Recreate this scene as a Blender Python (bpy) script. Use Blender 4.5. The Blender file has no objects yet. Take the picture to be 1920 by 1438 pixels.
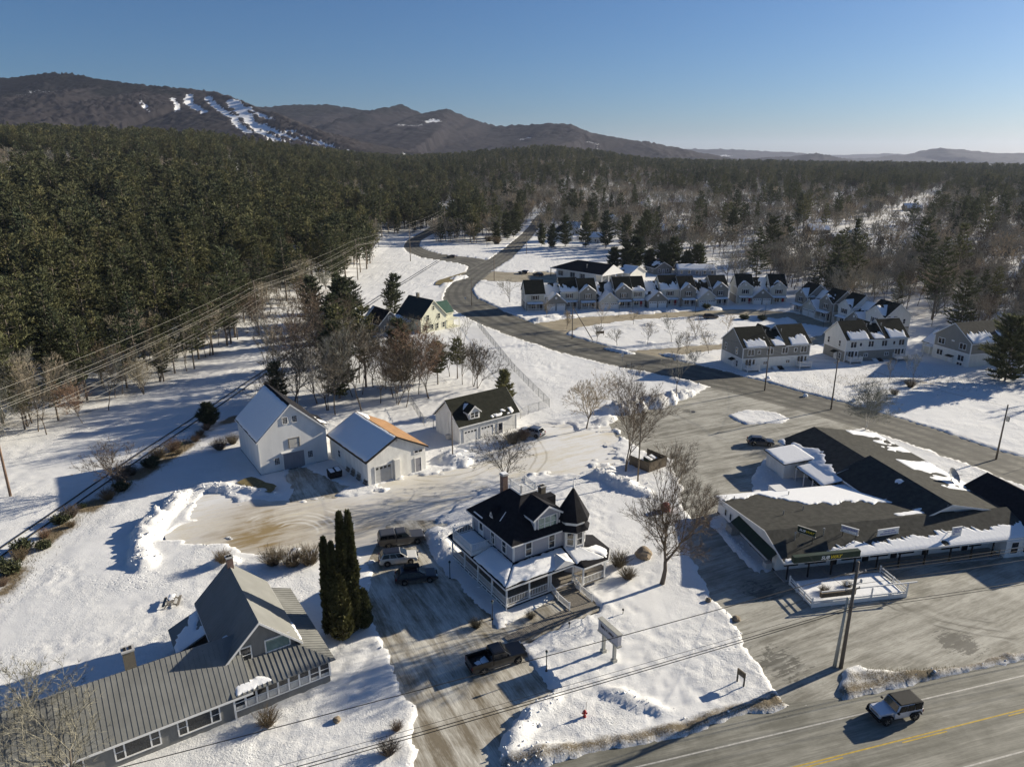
import bpy, bmesh, math, random
import numpy as np
from mathutils import Vector, Matrix

# ------------------------------------------------------------------ camera, sky, sun, exposure
S = bpy.context.scene
COL = S.collection
random.seed(7)
RNG = np.random.default_rng(11)
R = math.radians

cam_d = bpy.data.cameras.new('camera')
cam_d.sensor_width = 36.0
cam_d.lens = 24.956
cam_d.clip_start = 0.5
cam_d.clip_end = 40000.0
cam = bpy.data.objects.new('camera', cam_d)
cam.location = (0, 0, 47.0)
cam.rotation_euler = (R(90 - 17.5), 0, 0)
COL.objects.link(cam)
S.camera = cam

SUN_EL, SUN_AZ = R(18.4), R(63.5)          # azimuth measured clockwise from +Y (straight ahead)
world = bpy.data.worlds.new('World')
S.world = world
world.use_nodes = True
wn = world.node_tree
sky = wn.nodes.new('ShaderNodeTexSky')
sky.sky_type = 'NISHITA'
sky.sun_disc = False
sky.sun_elevation = SUN_EL
sky.sun_rotation = SUN_AZ
sky.altitude = 200
sky.air_density = 1.0
sky.dust_density = 0.9
sky.ozone_density = 8.0
wn.nodes['Background'].inputs['Strength'].default_value = 0.05
wn.links.new(sky.outputs[0], wn.nodes['Background'].inputs['Color'])

sun_d = bpy.data.lights.new('sun', 'SUN')
sun_d.energy = 5.0
sun_d.angle = R(0.53)
sun_d.color = (1.0, 0.905, 0.74)
sun = bpy.data.objects.new('sun', sun_d)
to_sun = Vector((math.sin(SUN_AZ) * math.cos(SUN_EL), math.cos(SUN_AZ) * math.cos(SUN_EL), math.sin(SUN_EL)))
sun.rotation_euler = to_sun.to_track_quat('Z', 'Y').to_euler()
sun.location = (300, 150, 200)
COL.objects.link(sun)

S.view_settings.view_transform = 'Standard'
S.view_settings.look = 'None'
S.view_settings.exposure = 0.88
S.view_settings.gamma = 1.0
S.cycles.max_bounces = 6
S.cycles.diffuse_bounces = 3
S.cycles.glossy_bounces = 3
S.cycles.transmission_bounces = 4
S.cycles.volume_bounces = 0
S.cycles.transparent_max_bounces = 8
S.cycles.use_denoising = True

# ------------------------------------------------------------------ numpy noise
def _hash(ix, iy, seed):
    n = (ix.astype(np.int64) * 374761393 + iy.astype(np.int64) * 668265263 + seed * 1442695041) & 0xffffffff
    n = ((n ^ (n >> 13)) * 1274126177) & 0xffffffff
    n = (n ^ (n >> 16)) & 0xffffffff
    return n / 4294967295.0

def vnoise(x, y, seed=0):
    x = np.asarray(x, float); y = np.asarray(y, float)
    ix = np.floor(x); iy = np.floor(y); fx = x - ix; fy = y - iy
    fx = fx * fx * (3 - 2 * fx); fy = fy * fy * (3 - 2 * fy)
    a = _hash(ix, iy, seed); b = _hash(ix + 1, iy, seed); c = _hash(ix, iy + 1, seed); d = _hash(ix + 1, iy + 1, seed)
    return (a * (1 - fx) + b * fx) * (1 - fy) + (c * (1 - fx) + d * fx) * fy

def fbm(x, y, octv=4, seed=0):
    s = 0; amp = 0.5; tot = 0
    for i in range(octv):
        s = s + amp * vnoise(np.asarray(x) * 2 ** i + 17.3 * i, np.asarray(y) * 2 ** i - 9.1 * i, seed + i)
        tot += amp; amp *= 0.5
    return s / tot

def sstep(a, b, x):
    t = np.clip((np.asarray(x, float) - a) / (b - a), 0, 1)
    return t * t * (3 - 2 * t)

# ------------------------------------------------------------------ mesh building
def mesh_np(name, verts, faces, mats=None, midx=None, smooth=False):
    """verts (n,3) array, faces list of index tuples or (m,k) array"""
    me = bpy.data.meshes.new(name)
    if isinstance(faces, np.ndarray):
        v = np.asarray(verts, np.float32); f = faces.astype(np.int32); k = f.shape[1]
        me.vertices.add(len(v)); me.vertices.foreach_set('co', v.ravel())
        me.loops.add(f.size); me.loops.foreach_set('vertex_index', f.ravel())
        me.polygons.add(len(f))
        me.polygons.foreach_set('loop_start', np.arange(0, f.size, k, dtype=np.int32))
        me.polygons.foreach_set('loop_total', np.full(len(f), k, np.int32))
        me.update(calc_edges=True)
    else:
        me.from_pydata([tuple(p) for p in verts], [], faces)
        me.update()
    for m in (mats or []):
        me.materials.append(m)
    if midx is not None:
        me.polygons.foreach_set('material_index', np.asarray(midx, np.int32))
    if smooth:
        me.polygons.foreach_set('use_smooth', np.ones(len(me.polygons), bool))
    return me

class MB:
    """collects boxes, prisms, tubes into ONE mesh"""
    def __init__(s): s.v = []; s.f = []; s.m = []; s.cur = 0
    def add(s, vs, fs):
        o = len(s.v); s.v += [tuple(p) for p in vs]; s.f += [tuple(i + o for i in f) for f in fs]; s.m += [s.cur] * len(fs); return s
    def box(s, x0, x1, y0, y1, z0, z1):
        return s.add([(x0,y0,z0),(x1,y0,z0),(x1,y1,z0),(x0,y1,z0),(x0,y0,z1),(x1,y0,z1),(x1,y1,z1),(x0,y1,z1)],
                     [(0,3,2,1),(4,5,6,7),(0,1,5,4),(1,2,6,5),(2,3,7,6),(3,0,4,7)])
    def taper(s, x0, x1, y0, y1, z0, z1, ix, iy):
        return s.add([(x0,y0,z0),(x1,y0,z0),(x1,y1,z0),(x0,y1,z0),(x0+ix,y0+iy,z1),(x1-ix,y0+iy,z1),(x1-ix,y1-iy,z1),(x0+ix,y1-iy,z1)],
                     [(0,3,2,1),(4,5,6,7),(0,1,5,4),(1,2,6,5),(2,3,7,6),(3,0,4,7)])
    def beam(s, p0, p1, w, h=None):
        h = h or w
        a = Vector(p0); b = Vector(p1); d = (b - a)
        if d.length < 1e-6: return s
        d.normalize()
        up = Vector((0,0,1)) if abs(d.z) < 0.95 else Vector((1,0,0))
        sx = d.cross(up).normalized() * (w / 2); sz = sx.cross(d).normalized() * (h / 2)
        c = [(-1,-1),(1,-1),(1,1),(-1,1)]
        vs = [tuple(a + sx*i + sz*j) for i, j in c] + [tuple(b + sx*i + sz*j) for i, j in c]
        return s.add(vs, [(0,3,2,1),(4,5,6,7),(0,1,5,4),(1,2,6,5),(2,3,7,6),(3,0,4,7)])
    def tube(s, p0, p1, r0, r1=None, n=8, caps=True):
        r1 = r0 if r1 is None else r1
        a = Vector(p0); b = Vector(p1); d = (b - a).normalized()
        up = Vector((0,0,1)) if abs(d.z) < 0.95 else Vector((1,0,0))
        ux = d.cross(up).normalized(); uy = ux.cross(d).normalized()
        vs = []
        for c, r in ((a, r0), (b, r1)):
            for i in range(n):
                t = 2 * math.pi * i / n
                vs.append(tuple(c + ux * (r * math.cos(t)) + uy * (r * math.sin(t))))
        fs = [(i, (i+1) % n, n + (i+1) % n, n + i) for i in range(n)]
        if caps: fs += [tuple(range(n-1, -1, -1)), tuple(range(n, 2*n))]
        return s.add(vs, fs)
    def prism(s, poly, z0, z1):
        n = len(poly)
        vs = [(p[0], p[1], z0) for p in poly] + [(p[0], p[1], z1) for p in poly]
        return s.add(vs, [tuple(range(n-1, -1, -1)), tuple(range(n, 2*n))] + [(i, (i+1) % n, n + (i+1) % n, n + i) for i in range(n)])
    def side_prism(s, poly, y0, y1):
        """poly in (x,z), extruded along y"""
        n = len(poly)
        vs = [(p[0], y0, p[1]) for p in poly] + [(p[0], y1, p[1]) for p in poly]
        return s.add(vs, [tuple(range(n)), tuple(range(2*n-1, n-1, -1))] + [((i+1) % n, i, n + i, n + (i+1) % n) for i in range(n)])
    def slab(s, a, b, c, d, th):
        """quad top a,b,c,d (ccw seen from above) with thickness th below"""
        A, B, C, D = map(Vector, (a, b, c, d))
        n = (B - A).cross(D - A).normalized() * th
        return s.add([A, B, C, D, A - n, B - n, C - n, D - n], [(0,1,2,3),(7,6,5,4),(0,4,5,1),(1,5,6,2),(2,6,7,3),(3,7,4,0)])
    def quad(s, *p): return s.add(p, [tuple(range(len(p)))])
    def lathe(s, prof, n=12, cx=0, cy=0):
        vs = []; fs = []
        for r, z in prof:
            for i in range(n):
                t = 2 * math.pi * i / n; vs.append((cx + r * math.cos(t), cy + r * math.sin(t), z))
        for k in range(len(prof) - 1):
            for i in range(n):
                fs.append((k*n + i, k*n + (i+1) % n, (k+1)*n + (i+1) % n, (k+1)*n + i))
        return s.add(vs, fs)
    def mesh(s, name, mats, smooth=False):
        if not isinstance(mats, (list, tuple)): mats = [mats]
        return mesh_np(name, s.v, s.f, mats, s.m, smooth)
    def build(s, name, mats, parent=None, smooth=False, bevel=0):
        me = s.mesh(name, mats, smooth)
        o = bpy.data.objects.new(name, me); COL.objects.link(o)
        if parent: o.parent = parent
        if bevel:
            md = o.modifiers.new('bevel', 'BEVEL'); md.width = bevel; md.segments = 2; md.limit_method = 'ANGLE'
        return o

def obj(name, me, parent=None, loc=None, rz=None):
    o = bpy.data.objects.new(name, me); COL.objects.link(o)
    if parent: o.parent = parent
    if loc is not None: o.location = loc
    if rz is not None: o.rotation_euler = (0, 0, rz)
    return o

def tag(o, label, cat, group=None):
    o['label'] = label; o['category'] = cat
    if group: o['group'] = group
    return o

def thing(name, label, cat, loc=(0,0,0), rz=0.0, group=None):
    o = bpy.data.objects.new(name, None); COL.objects.link(o)
    o.empty_display_size = 0.3
    o.location = loc; o.rotation_euler = (0, 0, rz)
    return tag(o, label, cat, group)

def kind(o, k): o['kind'] = k; return o
# ------------------------------------------------------------------ materials
def nodes_of(name):
    m = bpy.data.materials.new(name); m.use_nodes = True
    nt = m.node_tree
    return m, nt, nt.nodes['Principled BSDF']

def N(nt, t, **kw):
    n = nt.nodes.new(t)
    for k, v in kw.items():
        if k in n.inputs: n.inputs[k].default_value = v
        else: setattr(n, k, v)
    return n

def mix(nt, fac, a, b, mode='MIX'):
    n = nt.nodes.new('ShaderNodeMix'); n.data_type = 'RGBA'; n.blend_type = mode
    for sock, val in ((n.inputs[0], fac), (n.inputs[6], a), (n.inputs[7], b)):
        if hasattr(val, 'links'): nt.links.new(val, sock)
        elif isinstance(val, (tuple, list)): sock.default_value = (*val[:3], 1)
        else: sock.default_value = val
    return n.outputs[2]

def mth(nt, op, a, b=None, c=None, clamp=False):
    n = nt.nodes.new('ShaderNodeMath'); n.operation = op; n.use_clamp = clamp
    for i, v in enumerate((a, b, c)):
        if v is None: continue
        if hasattr(v, 'links'): nt.links.new(v, n.inputs[i])
        else: n.inputs[i].default_value = v
    return n.outputs[0]

def ramp(nt, fac, stops):
    n = nt.nodes.new('ShaderNodeValToRGB')
    e = n.color_ramp.elements
    while len(e) < len(stops): e.new(0.5)
    for i, (p, c) in enumerate(stops):
        e[i].position = p
        e[i].color = (c, c, c, 1) if not isinstance(c, (tuple, list)) else (*c[:3], 1)
    nt.links.new(fac, n.inputs[0])
    return n.outputs[0]

def coords(nt, scale=(1,1,1), rot=0.0, space='obj'):
    if space == 'obj':
        t = nt.nodes.new('ShaderNodeTexCoord').outputs['Object']
    else:
        t = nt.nodes.new('ShaderNodeNewGeometry').outputs['Position']
    if rot:
        m0 = nt.nodes.new('ShaderNodeMapping'); m0.inputs['Rotation'].default_value = (0, 0, rot)
        nt.links.new(t, m0.inputs['Vector']); t = m0.outputs[0]
    m = nt.nodes.new('ShaderNodeMapping')
    m.inputs['Scale'].default_value = scale
    nt.links.new(t, m.inputs['Vector'])
    return m.outputs[0]

def noise(nt, vec, scale, detail=4, rough=0.55, dist=0.0):
    n = nt.nodes.new('ShaderNodeTexNoise')
    n.inputs['Scale'].default_value = scale; n.inputs['Detail'].default_value = detail
    n.inputs['Roughness'].default_value = rough; n.inputs['Distortion'].default_value = dist
    nt.links.new(vec, n.inputs['Vector'])
    return n.outputs['Fac']

def bump(nt, bsdf, h, strength=0.3, dist=0.05):
    b = nt.nodes.new('ShaderNodeBump')
    b.inputs['Strength'].default_value = strength; b.inputs['Distance'].default_value = dist
    nt.links.new(h, b.inputs['Height']); nt.links.new(b.outputs[0], bsdf.inputs['Normal'])

def plain(name, col, rough=0.7, metal=0.0, var=0.12, scale=3.0, streak=False, bmp=0.0, spec=0.3):
    """a colour with soft uneven variation (wear, dirt)"""
    m, nt, b = nodes_of(name)
    v = coords(nt, (1, 1, 0.25) if streak else (1, 1, 1))
    f = noise(nt, v, scale, 5, 0.6)
    lo = tuple(max(0, c * (1 - var)) for c in col); hi = tuple(min(1, c * (1 + var)) for c in col)
    nt.links.new(mix(nt, ramp(nt, f, [(0.3, 0), (0.7, 1)]), lo, hi), b.inputs['Base Color'])
    b.inputs['Roughness'].default_value = rough; b.inputs['Metallic'].default_value = metal
    b.inputs['Specular IOR Level'].default_value = spec
    if bmp: bump(nt, b, noise(nt, v, scale * 6, 3), bmp, 0.02)
    return m

M = {}
def siding(name, col, pitch=0.13, var=0.1):
    m, nt, b = nodes_of(name)
    tc = nt.nodes.new('ShaderNodeTexCoord')
    sp = nt.nodes.new('ShaderNodeSeparateXYZ'); nt.links.new(tc.outputs['Object'], sp.inputs[0])
    fr = mth(nt, 'FRACT', mth(nt, 'DIVIDE', sp.outputs[2], pitch))
    f = noise(nt, coords(nt, (1, 1, 0.3)), 1.2, 6, 0.65)
    lo = tuple(c * (1 - 1.6 * var) for c in col); hi = tuple(min(1, c * (1 + var)) for c in col)
    c = mix(nt, ramp(nt, f, [(0.3, 0), (0.65, 1)]), lo, hi)
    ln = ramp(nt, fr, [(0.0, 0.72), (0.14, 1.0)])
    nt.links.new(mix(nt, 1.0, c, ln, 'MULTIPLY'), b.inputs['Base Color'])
    b.inputs['Roughness'].default_value = 0.75; b.inputs['Specular IOR Level'].default_value = 0.25
    bump(nt, b, fr, 0.35, 0.02)
    return m

def make_mats():
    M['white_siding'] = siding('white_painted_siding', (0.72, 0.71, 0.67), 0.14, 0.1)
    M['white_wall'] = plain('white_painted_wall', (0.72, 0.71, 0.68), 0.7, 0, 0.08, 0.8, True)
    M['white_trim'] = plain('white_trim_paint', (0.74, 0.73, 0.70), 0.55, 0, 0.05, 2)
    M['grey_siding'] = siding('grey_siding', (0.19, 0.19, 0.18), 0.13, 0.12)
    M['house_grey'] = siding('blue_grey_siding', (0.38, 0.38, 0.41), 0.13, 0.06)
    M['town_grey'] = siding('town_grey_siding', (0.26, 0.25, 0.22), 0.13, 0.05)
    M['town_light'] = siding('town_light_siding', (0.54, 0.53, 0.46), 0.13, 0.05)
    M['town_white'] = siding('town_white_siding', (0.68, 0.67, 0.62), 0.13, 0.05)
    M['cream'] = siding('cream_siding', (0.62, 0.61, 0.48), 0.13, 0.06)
    M['shingle_dark'] = plain('dark_shingle', (0.016, 0.016, 0.019), 0.9, 0, 0.35, 2.2, False, 0.25, 0.12)
    M['shingle_grey'] = plain('grey_shingle', (0.058, 0.057, 0.050), 0.95, 0, 0.3, 1.5, False, 0.25, 0.08)
    M['shingle_town'] = plain('town_shingle', (0.024, 0.025, 0.019), 0.95, 0, 0.3, 1.5, False, 0.2, 0.08)
    M['shingle_brown'] = plain('rusty_brown_roof', (0.30, 0.17, 0.08), 0.85, 0, 0.25, 1.2, True, 0.2)
    M['shingle_green'] = plain('green_metal_roof', (0.02, 0.065, 0.045), 0.5, 0, 0.2, 1.2)
    M['metal_roof'] = plain('grey_metal_roof', (0.20, 0.20, 0.185), 0.55, 0.0, 0.16, 0.7, True, 0, 0.2)
    M['metal_roof_smooth'] = plain('smooth_grey_metal_roof', (0.20, 0.20, 0.185), 0.6, 0.0, 0.1, 0.5, False, 0, 0.15)
    M['brick'] = brickm('chimney_brick', (0.16, 0.06, 0.04), (0.3, 0.27, 0.23))
    M['brick_old'] = brickm('old_brick', (0.13, 0.10, 0.07), (0.26, 0.24, 0.18))
    M['concrete'] = plain('concrete', (0.3, 0.29, 0.27), 0.9, 0, 0.2, 3, False, 0.3)
    M['stone_cap'] = plain('stone_cap', (0.42, 0.41, 0.39), 0.9, 0, 0.15, 3)
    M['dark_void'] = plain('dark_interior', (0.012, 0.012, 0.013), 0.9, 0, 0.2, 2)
    M['shade_wall'] = plain('porch_shade_wall', (0.12, 0.12, 0.125), 0.8, 0, 0.2, 1.5)  # dark tone carries the porch shade in the wall's own colour
    M['glass'] = plain('window_glass', (0.018, 0.021, 0.024), 0.08, 0, 0.5, 1.5, False, 0, 0.7)
    M['curtain'] = plain('white_curtain', (0.45, 0.45, 0.43), 0.9, 0, 0.25, 9, True)
    M['bright_glass'] = plain('painted_reflection_glass', (0.16, 0.24, 0.23), 0.06, 0.2, 0.35, 1.2, False, 0, 0.8)  # reflection put into the pale base colour of the glass
    M['wood_grey'] = plain('weathered_wood', (0.20, 0.18, 0.15), 0.85, 0, 0.3, 6, False, 0.3)
    M['wood_brown'] = plain('brown_board_fence', (0.12, 0.095, 0.065), 0.85, 0, 0.3, 4, True, 0.3)
    M['pole_wood'] = plain('utility_pole_wood', (0.15, 0.125, 0.10), 0.9, 0, 0.3, 5, True, 0.4)
    M['pole_red'] = plain('reddish_pole_wood', (0.20, 0.135, 0.095), 0.9, 0, 0.3, 5, True, 0.4)
    M['black_metal'] = plain('black_metal', (0.02, 0.02, 0.021), 0.5, 0.3, 0.3, 4)
    M['grey_metal'] = plain('galvanised_metal', (0.34, 0.34, 0.33), 0.45, 0.6, 0.15, 4)
    M['wire_dark'] = plain('dark_cable', (0.025, 0.024, 0.022), 0.6, 0, 0.1, 1)
    M['wire_bright'] = plain('bright_aluminium_wire', (0.42, 0.40, 0.35), 0.5, 0.2, 0.1, 1)
    M['insulator'] = plain('porcelain_insulator', (0.5, 0.48, 0.45), 0.3, 0, 0.1, 3)
    M['green_awning'] = plain('dark_green_awning', (0.012, 0.030, 0.018), 0.6, 0, 0.25, 2)
    M['sign_yellow'] = plain('yellow_lettering', (0.75, 0.55, 0.02), 0.5, 0, 0.03, 2)
    M['sign_white'] = plain('white_lettering', (0.8, 0.8, 0.78), 0.5, 0, 0.03, 2)
    M['sign_panel'] = plain('sign_panel_grey', (0.40, 0.40, 0.43), 0.6, 0, 0.12, 3)
    M['sign_mark'] = plain('dark_sign_lettering', (0.03, 0.03, 0.045), 0.6, 0, 0.1, 3)
    M['sign_post'] = plain('sign_post_grey', (0.40, 0.39, 0.34), 0.7, 0, 0.15, 3, True)
    M['sign_blue'] = plain('blue_lettering', (0.12, 0.14, 0.35), 0.6, 0, 0.1, 3)
    M['red_paint'] = plain('red_paint', (0.30, 0.02, 0.018), 0.45, 0, 0.15, 3)
    M['red_door'] = plain('red_door', (0.26, 0.02, 0.03), 0.5, 0, 0.1, 3)
    M['grey_door'] = plain('grey_barn_door', (0.24, 0.24, 0.26), 0.7, 0, 0.1, 3, True)
    M['rock'] = plain('boulder_rock', (0.24, 0.19, 0.13), 0.9, 0, 0.3, 3, False, 0.5)
    M['yellow_paint'] = plain('yellow_road_paint', (0.48, 0.33, 0.05), 0.8, 0, 0.25, 2.5)
    M['white_paint'] = plain('white_road_paint', (0.48, 0.46, 0.41), 0.8, 0, 0.3, 2.5)
    M['tyre'] = plain('rubber_tyre', (0.022, 0.021, 0.020), 0.9, 0, 0.3, 8)
    M['rim'] = plain('alloy_rim', (0.30, 0.29, 0.27), 0.35, 0.7, 0.1, 6)
    M['car_glass'] = plain('car_glass', (0.008, 0.009, 0.010), 0.04, 0, 0.2, 1, False, 0, 0.45)
    M['car_trim'] = plain('car_black_trim', (0.010, 0.010, 0.010), 0.75, 0, 0.2, 4)
    M['chrome'] = plain('chrome', (0.55, 0.55, 0.54), 0.15, 0.9, 0.05, 4)
    M['lamp_clear'] = plain('headlamp_lens', (0.55, 0.55, 0.53), 0.1, 0.3, 0.1, 8)
    M['lamp_red'] = plain('tail_lamp_lens', (0.22, 0.012, 0.01), 0.2, 0, 0.1, 8)
    M['snow_roof'] = snow_mat('roof_snow', 0.84)
    M['bark'] = plain('bark_grey_brown', (0.12, 0.10, 0.08), 0.95, 0, 0.3, 4, True)
    M['bark_birch'] = plain('birch_bark', (0.42, 0.40, 0.36), 0.9, 0, 0.3, 3)
    M['bark_pine'] = plain('pine_bark', (0.16, 0.135, 0.11), 0.95, 0, 0.3, 3, True)
    M['twig'] = leafm('twig_brown', (0.25, 0.235, 0.205), 0.35, 0.0)
    M['twig_dark'] = leafm('twig_dark', (0.115, 0.098, 0.08), 0.3, 0.0)
    M['twig_tan'] = leafm('twig_tan', (0.31, 0.28, 0.225), 0.35, 0.0)
    M['twig_red'] = leafm('twig_reddish', (0.17, 0.125, 0.10), 0.3, 0.0)
    M['needles'] = leafm('pine_needles', (0.120, 0.126, 0.066), 0.5, 0.18)
    M['needles_dark'] = leafm('dark_pine_needles', (0.082, 0.094, 0.054), 0.45, 0.15)
    M['cedar'] = leafm('cedar_sprays', (0.085, 0.088, 0.040), 0.5, 0.1)
    M['shrub'] = leafm('shrub_twigs', (0.14, 0.115, 0.08), 0.4, 0.0)
    M['dry_grass'] = leafm('dry_grass', (0.26, 0.21, 0.12), 0.35, 0.0)

def brickm(name, c1, mortar):
    m, nt, b = nodes_of(name)
    t = nt.nodes.new('ShaderNodeTexBrick')
    t.inputs['Scale'].default_value = 1.0
    t.inputs['Color1'].default_value = (*c1, 1); t.inputs['Color2'].default_value = (c1[0]*0.6, c1[1]*0.65, c1[2]*0.7, 1)
    t.inputs['Mortar'].default_value = (*mortar, 1)
    t.inputs['Brick Width'].default_value = 0.22; t.inputs['Row Height'].default_value = 0.075; t.inputs['Mortar Size'].default_value = 0.01
    tc = nt.nodes.new('ShaderNodeTexCoord'); sp = nt.nodes.new('ShaderNodeSeparateXYZ'); nt.links.new(tc.outputs['Object'], sp.inputs[0])
    cb = nt.nodes.new('ShaderNodeCombineXYZ')
    nt.links.new(mth(nt, 'ADD', sp.outputs[0], sp.outputs[1]), cb.inputs[0]); nt.links.new(sp.outputs[2], cb.inputs[1])
    nt.links.new(cb.outputs[0], t.inputs['Vector'])
    nt.links.new(t.outputs['Color'], b.inputs['Base Color']); b.inputs['Roughness'].default_value = 0.9
    return m

def snow_mat(name, a):
    m, nt, b = nodes_of(name)
    v = coords(nt)
    f = noise(nt, v, 1.1, 5, 0.6)
    nt.links.new(mix(nt, f, (a*0.94, a*0.945, a*0.945), (a*1.03, a*1.03, a*1.02)), b.inputs['Base Color'])
    b.inputs['Roughness'].default_value = 0.85; b.inputs['Specular IOR Level'].default_value = 0.2
    bump(nt, b, noise(nt, v, 3.0, 5, 0.6), 0.35, 0.08)
    return m

def leafm(name, col, var, trans):
    m, nt, b = nodes_of(name)
    oi = nt.nodes.new('ShaderNodeObjectInfo')
    f = noise(nt, coords(nt), 0.9, 3, 0.6)
    lo = tuple(c * (1 - var) for c in col); hi = tuple(c * (1 + var) for c in col)
    c = mix(nt, ramp(nt, f, [(0.3, 0), (0.7, 1)]), lo, hi)
    tint = mix(nt, oi.outputs['Random'], (0.62, 0.70, 0.72), (1.32, 1.18, 1.0))
    nt.links.new(mix(nt, 1.0, c, tint, 'MULTIPLY'), b.inputs['Base Color'])
    b.inputs['Roughness'].default_value = 0.8; b.inputs['Specular IOR Level'].default_value = 0.15
    if trans:
        tr = nt.nodes.new('ShaderNodeBsdfTranslucent'); nt.links.new(c, tr.inputs['Color'])
        ms = nt.nodes.new('ShaderNodeMixShader'); ms.inputs[0].default_value = trans
        nt.links.new(b.outputs[0], ms.inputs[1]); nt.links.new(tr.outputs[0], ms.inputs[2])
        nt.links.new(ms.outputs[0], nt.nodes['Material Output'].inputs['Surface'])
    return m
make_mats()
# ------------------------------------------------------------------ terrain
TH = np.array([-60,-40,-30,-22,-14.5,-9,-5,2,6,10.6,21,35,60.])
GZ = np.array([60,65,62,58,43,28,32,51,42,22,15,9,6.])
D0 = np.array([170,170,175,190,230,430,520,520,480,420,330,300,300.])
D1 = np.array([1000,1000,1000,1000,1200,1200,1300,1600,1600,1500,1500,1500,1500.])
def terr(x, y):
    x = np.asarray(x, float); y = np.asarray(y, float)
    d = np.hypot(x, y); th = np.degrees(np.arctan2(x, np.maximum(y, 1e-3)))
    gz = np.interp(th, TH, GZ); d0 = np.interp(th, TH, D0); d1 = np.interp(th, TH, D1)
    t = np.clip((d - d0) / (d1 - d0), 0, 1)
    z = gz * (0.35 * t + 0.65 * t * t * (3 - 2 * t))
    z = z * (1 - 0.6 * sstep(1, 3, (d - d1) / 1000.0))
    z = z + sstep(250, 700, d) * 6 * (fbm(x / 160, y / 160, 3, 5) - 0.5)
    return z

def terr1(x, y): return float(terr(np.array([x]), np.array([y]))[0])

def sd_poly(X, Y, poly):
    P = np.array(poly, float); n = len(P)
    ins = np.zeros(X.shape, bool); d2 = np.full(X.shape, 1e12)
    for i in range(n):
        x1, y1 = P[i]; x2, y2 = P[(i + 1) % n]
        c = (y1 > Y) != (y2 > Y)
        if y2 != y1:
            ins ^= c & (X < (x2 - x1) * (Y - y1) / (y2 - y1) + x1)
        dx, dy = x2 - x1, y2 - y1; L = dx * dx + dy * dy + 1e-12
        t = np.clip(((X - x1) * dx + (Y - y1) * dy) / L, 0, 1)
        d2 = np.minimum(d2, (X - x1 - t * dx) ** 2 + (Y - y1 - t * dy) ** 2)
    d = np.sqrt(d2)
    return np.where(ins, -d, d)

def sd_line(X, Y, pts):
    d2 = np.full(X.shape, 1e12)
    for (x1, y1), (x2, y2) in zip(pts[:-1], pts[1:]):
        dx, dy = x2 - x1, y2 - y1; L = dx * dx + dy * dy + 1e-12
        t = np.clip(((X - x1) * dx + (Y - y1) * dy) / L, 0, 1)
        d2 = np.minimum(d2, (X - x1 - t * dx) ** 2 + (Y - y1 - t * dy) ** 2)
    return np.sqrt(d2)

MK = 0.276                                   # slope of the main road in plan
def main_y(x, off): return 48.3 + (x - 19.9) * MK + off * 1.0375
POLY = {}
POLY['main_road'] = [(-70, main_y(-70, 1.7)), (17, main_y(17, 1.9)), (24, main_y(24, 2.4)), (30, main_y(30, 1.6)), (120, main_y(120, 1.5)), (120, main_y(120, -12)), (-70, main_y(-70, -12))]
POLY['driveway'] = [(-16.8,72.2),(-15.6,65.1),(-12.8,59.9),(-8.4,51.3),(-7.2,45.6),(-9.0,40.5),(1.0,43.5),(-0.9,46.2),(-0.9,48.2),(1.0,51.0),(4.2,53.2),(1.3,58.3),(-1.1,62.8),(-4.8,69.0),(-8.2,73.3),(-9.6,76.5),(-10.8,82.0),(-7.9,86.5),(-16,86)]
POLY['yard_lot'] = [(-43.7,82.0),(-46,85.5),(-45.9,92.4),(-43.2,95.2),(-36,93.4),(-32.0,92.6),(-26.7,94.6),(-23,96.3),(-20.0,97.3),(-16.5,100.6),(-12.3,103.5),(-9.6,106.2),(-7.5,112.5),(-1,117.0),(0.8,121.5),(10.0,124.4),(12.5,119.9),(15.5,122.0),(20,126),(19.1,112.4),(18.5,107.0),(12.6,103.0),(8.3,100.6),(3.3,99.7),(-2.4,97.5),(-6.0,90.3),(-7.8,85.8),(-11.1,82.0),(-13,74),(-16.8,72.2),(-22.0,77.0),(-25.9,77.2),(-31.5,76.6),(-36.6,78.5)]
POLY['barn_ramp'] = [(-35.4,103.6),(-32.9,105.2),(-28.6,99.6),(-24.8,97.4),(-26,94.0),(-31.6,92.6),(-33.2,97)]
POLY['parking_lot'] = [(19,126.5),(23.0,130.3),(30.0,132.5),(37.5,140.5),(43.8,146.5),(56.1,133.4),(66,123.0),(60.5,121.0),(57.9,118.9),(49.7,116.6),(42.1,108.1),(38.3,103.6),(36.0,98.7),(35.4,94.5),(30.5,92.9),(27.0,86.2),(27.6,80.6),(30.3,73.8),(32.5,76.3),(80,85.5),(80,67.0),(51.7,60.0),(43.3,57.5),(38.8,56.7),(32.3,56.9),(30.9,55.0),(30,52),(24.6,52.5),(24.4,55.3),(24.0,61.5),(22.8,69.0),(22.0,78.0),(24.6,87.7),(25.0,93),(26,99.7),(26.5,107),(22.5,112.4),(19.6,118)]
RN = [(140,0),(84.1,107.4),(78.4,118.6),(71.5,129.8),(61.1,143.0),(53.1,153.5),(44.7,163.5),(32.3,173.3),(20.3,187.1),(7.9,205.1),(-3.5,228.5),(-12.5,249.0),(-15.5,265.1),(-13.7,286.0),(-9.4,314.8),(-1.3,351.7),(4.4,393.0),(14.0,474.1),(27.9,606.7)]
RS = [(132,0),(77.6,98.7),(69.4,114.5),(63.6,123.9),(56.1,132.9),(44.8,145.6),(35.1,154.3),(24.3,163.5),(12.3,175.9),(0.0,193.2),(-11.4,212.4),(-20.2,232.2),(-24.0,249.0),(-24.6,271.0),(-21.2,304.1),(-11,352),(-4.5,394),(6.8,476),(21.4,608)]
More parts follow.
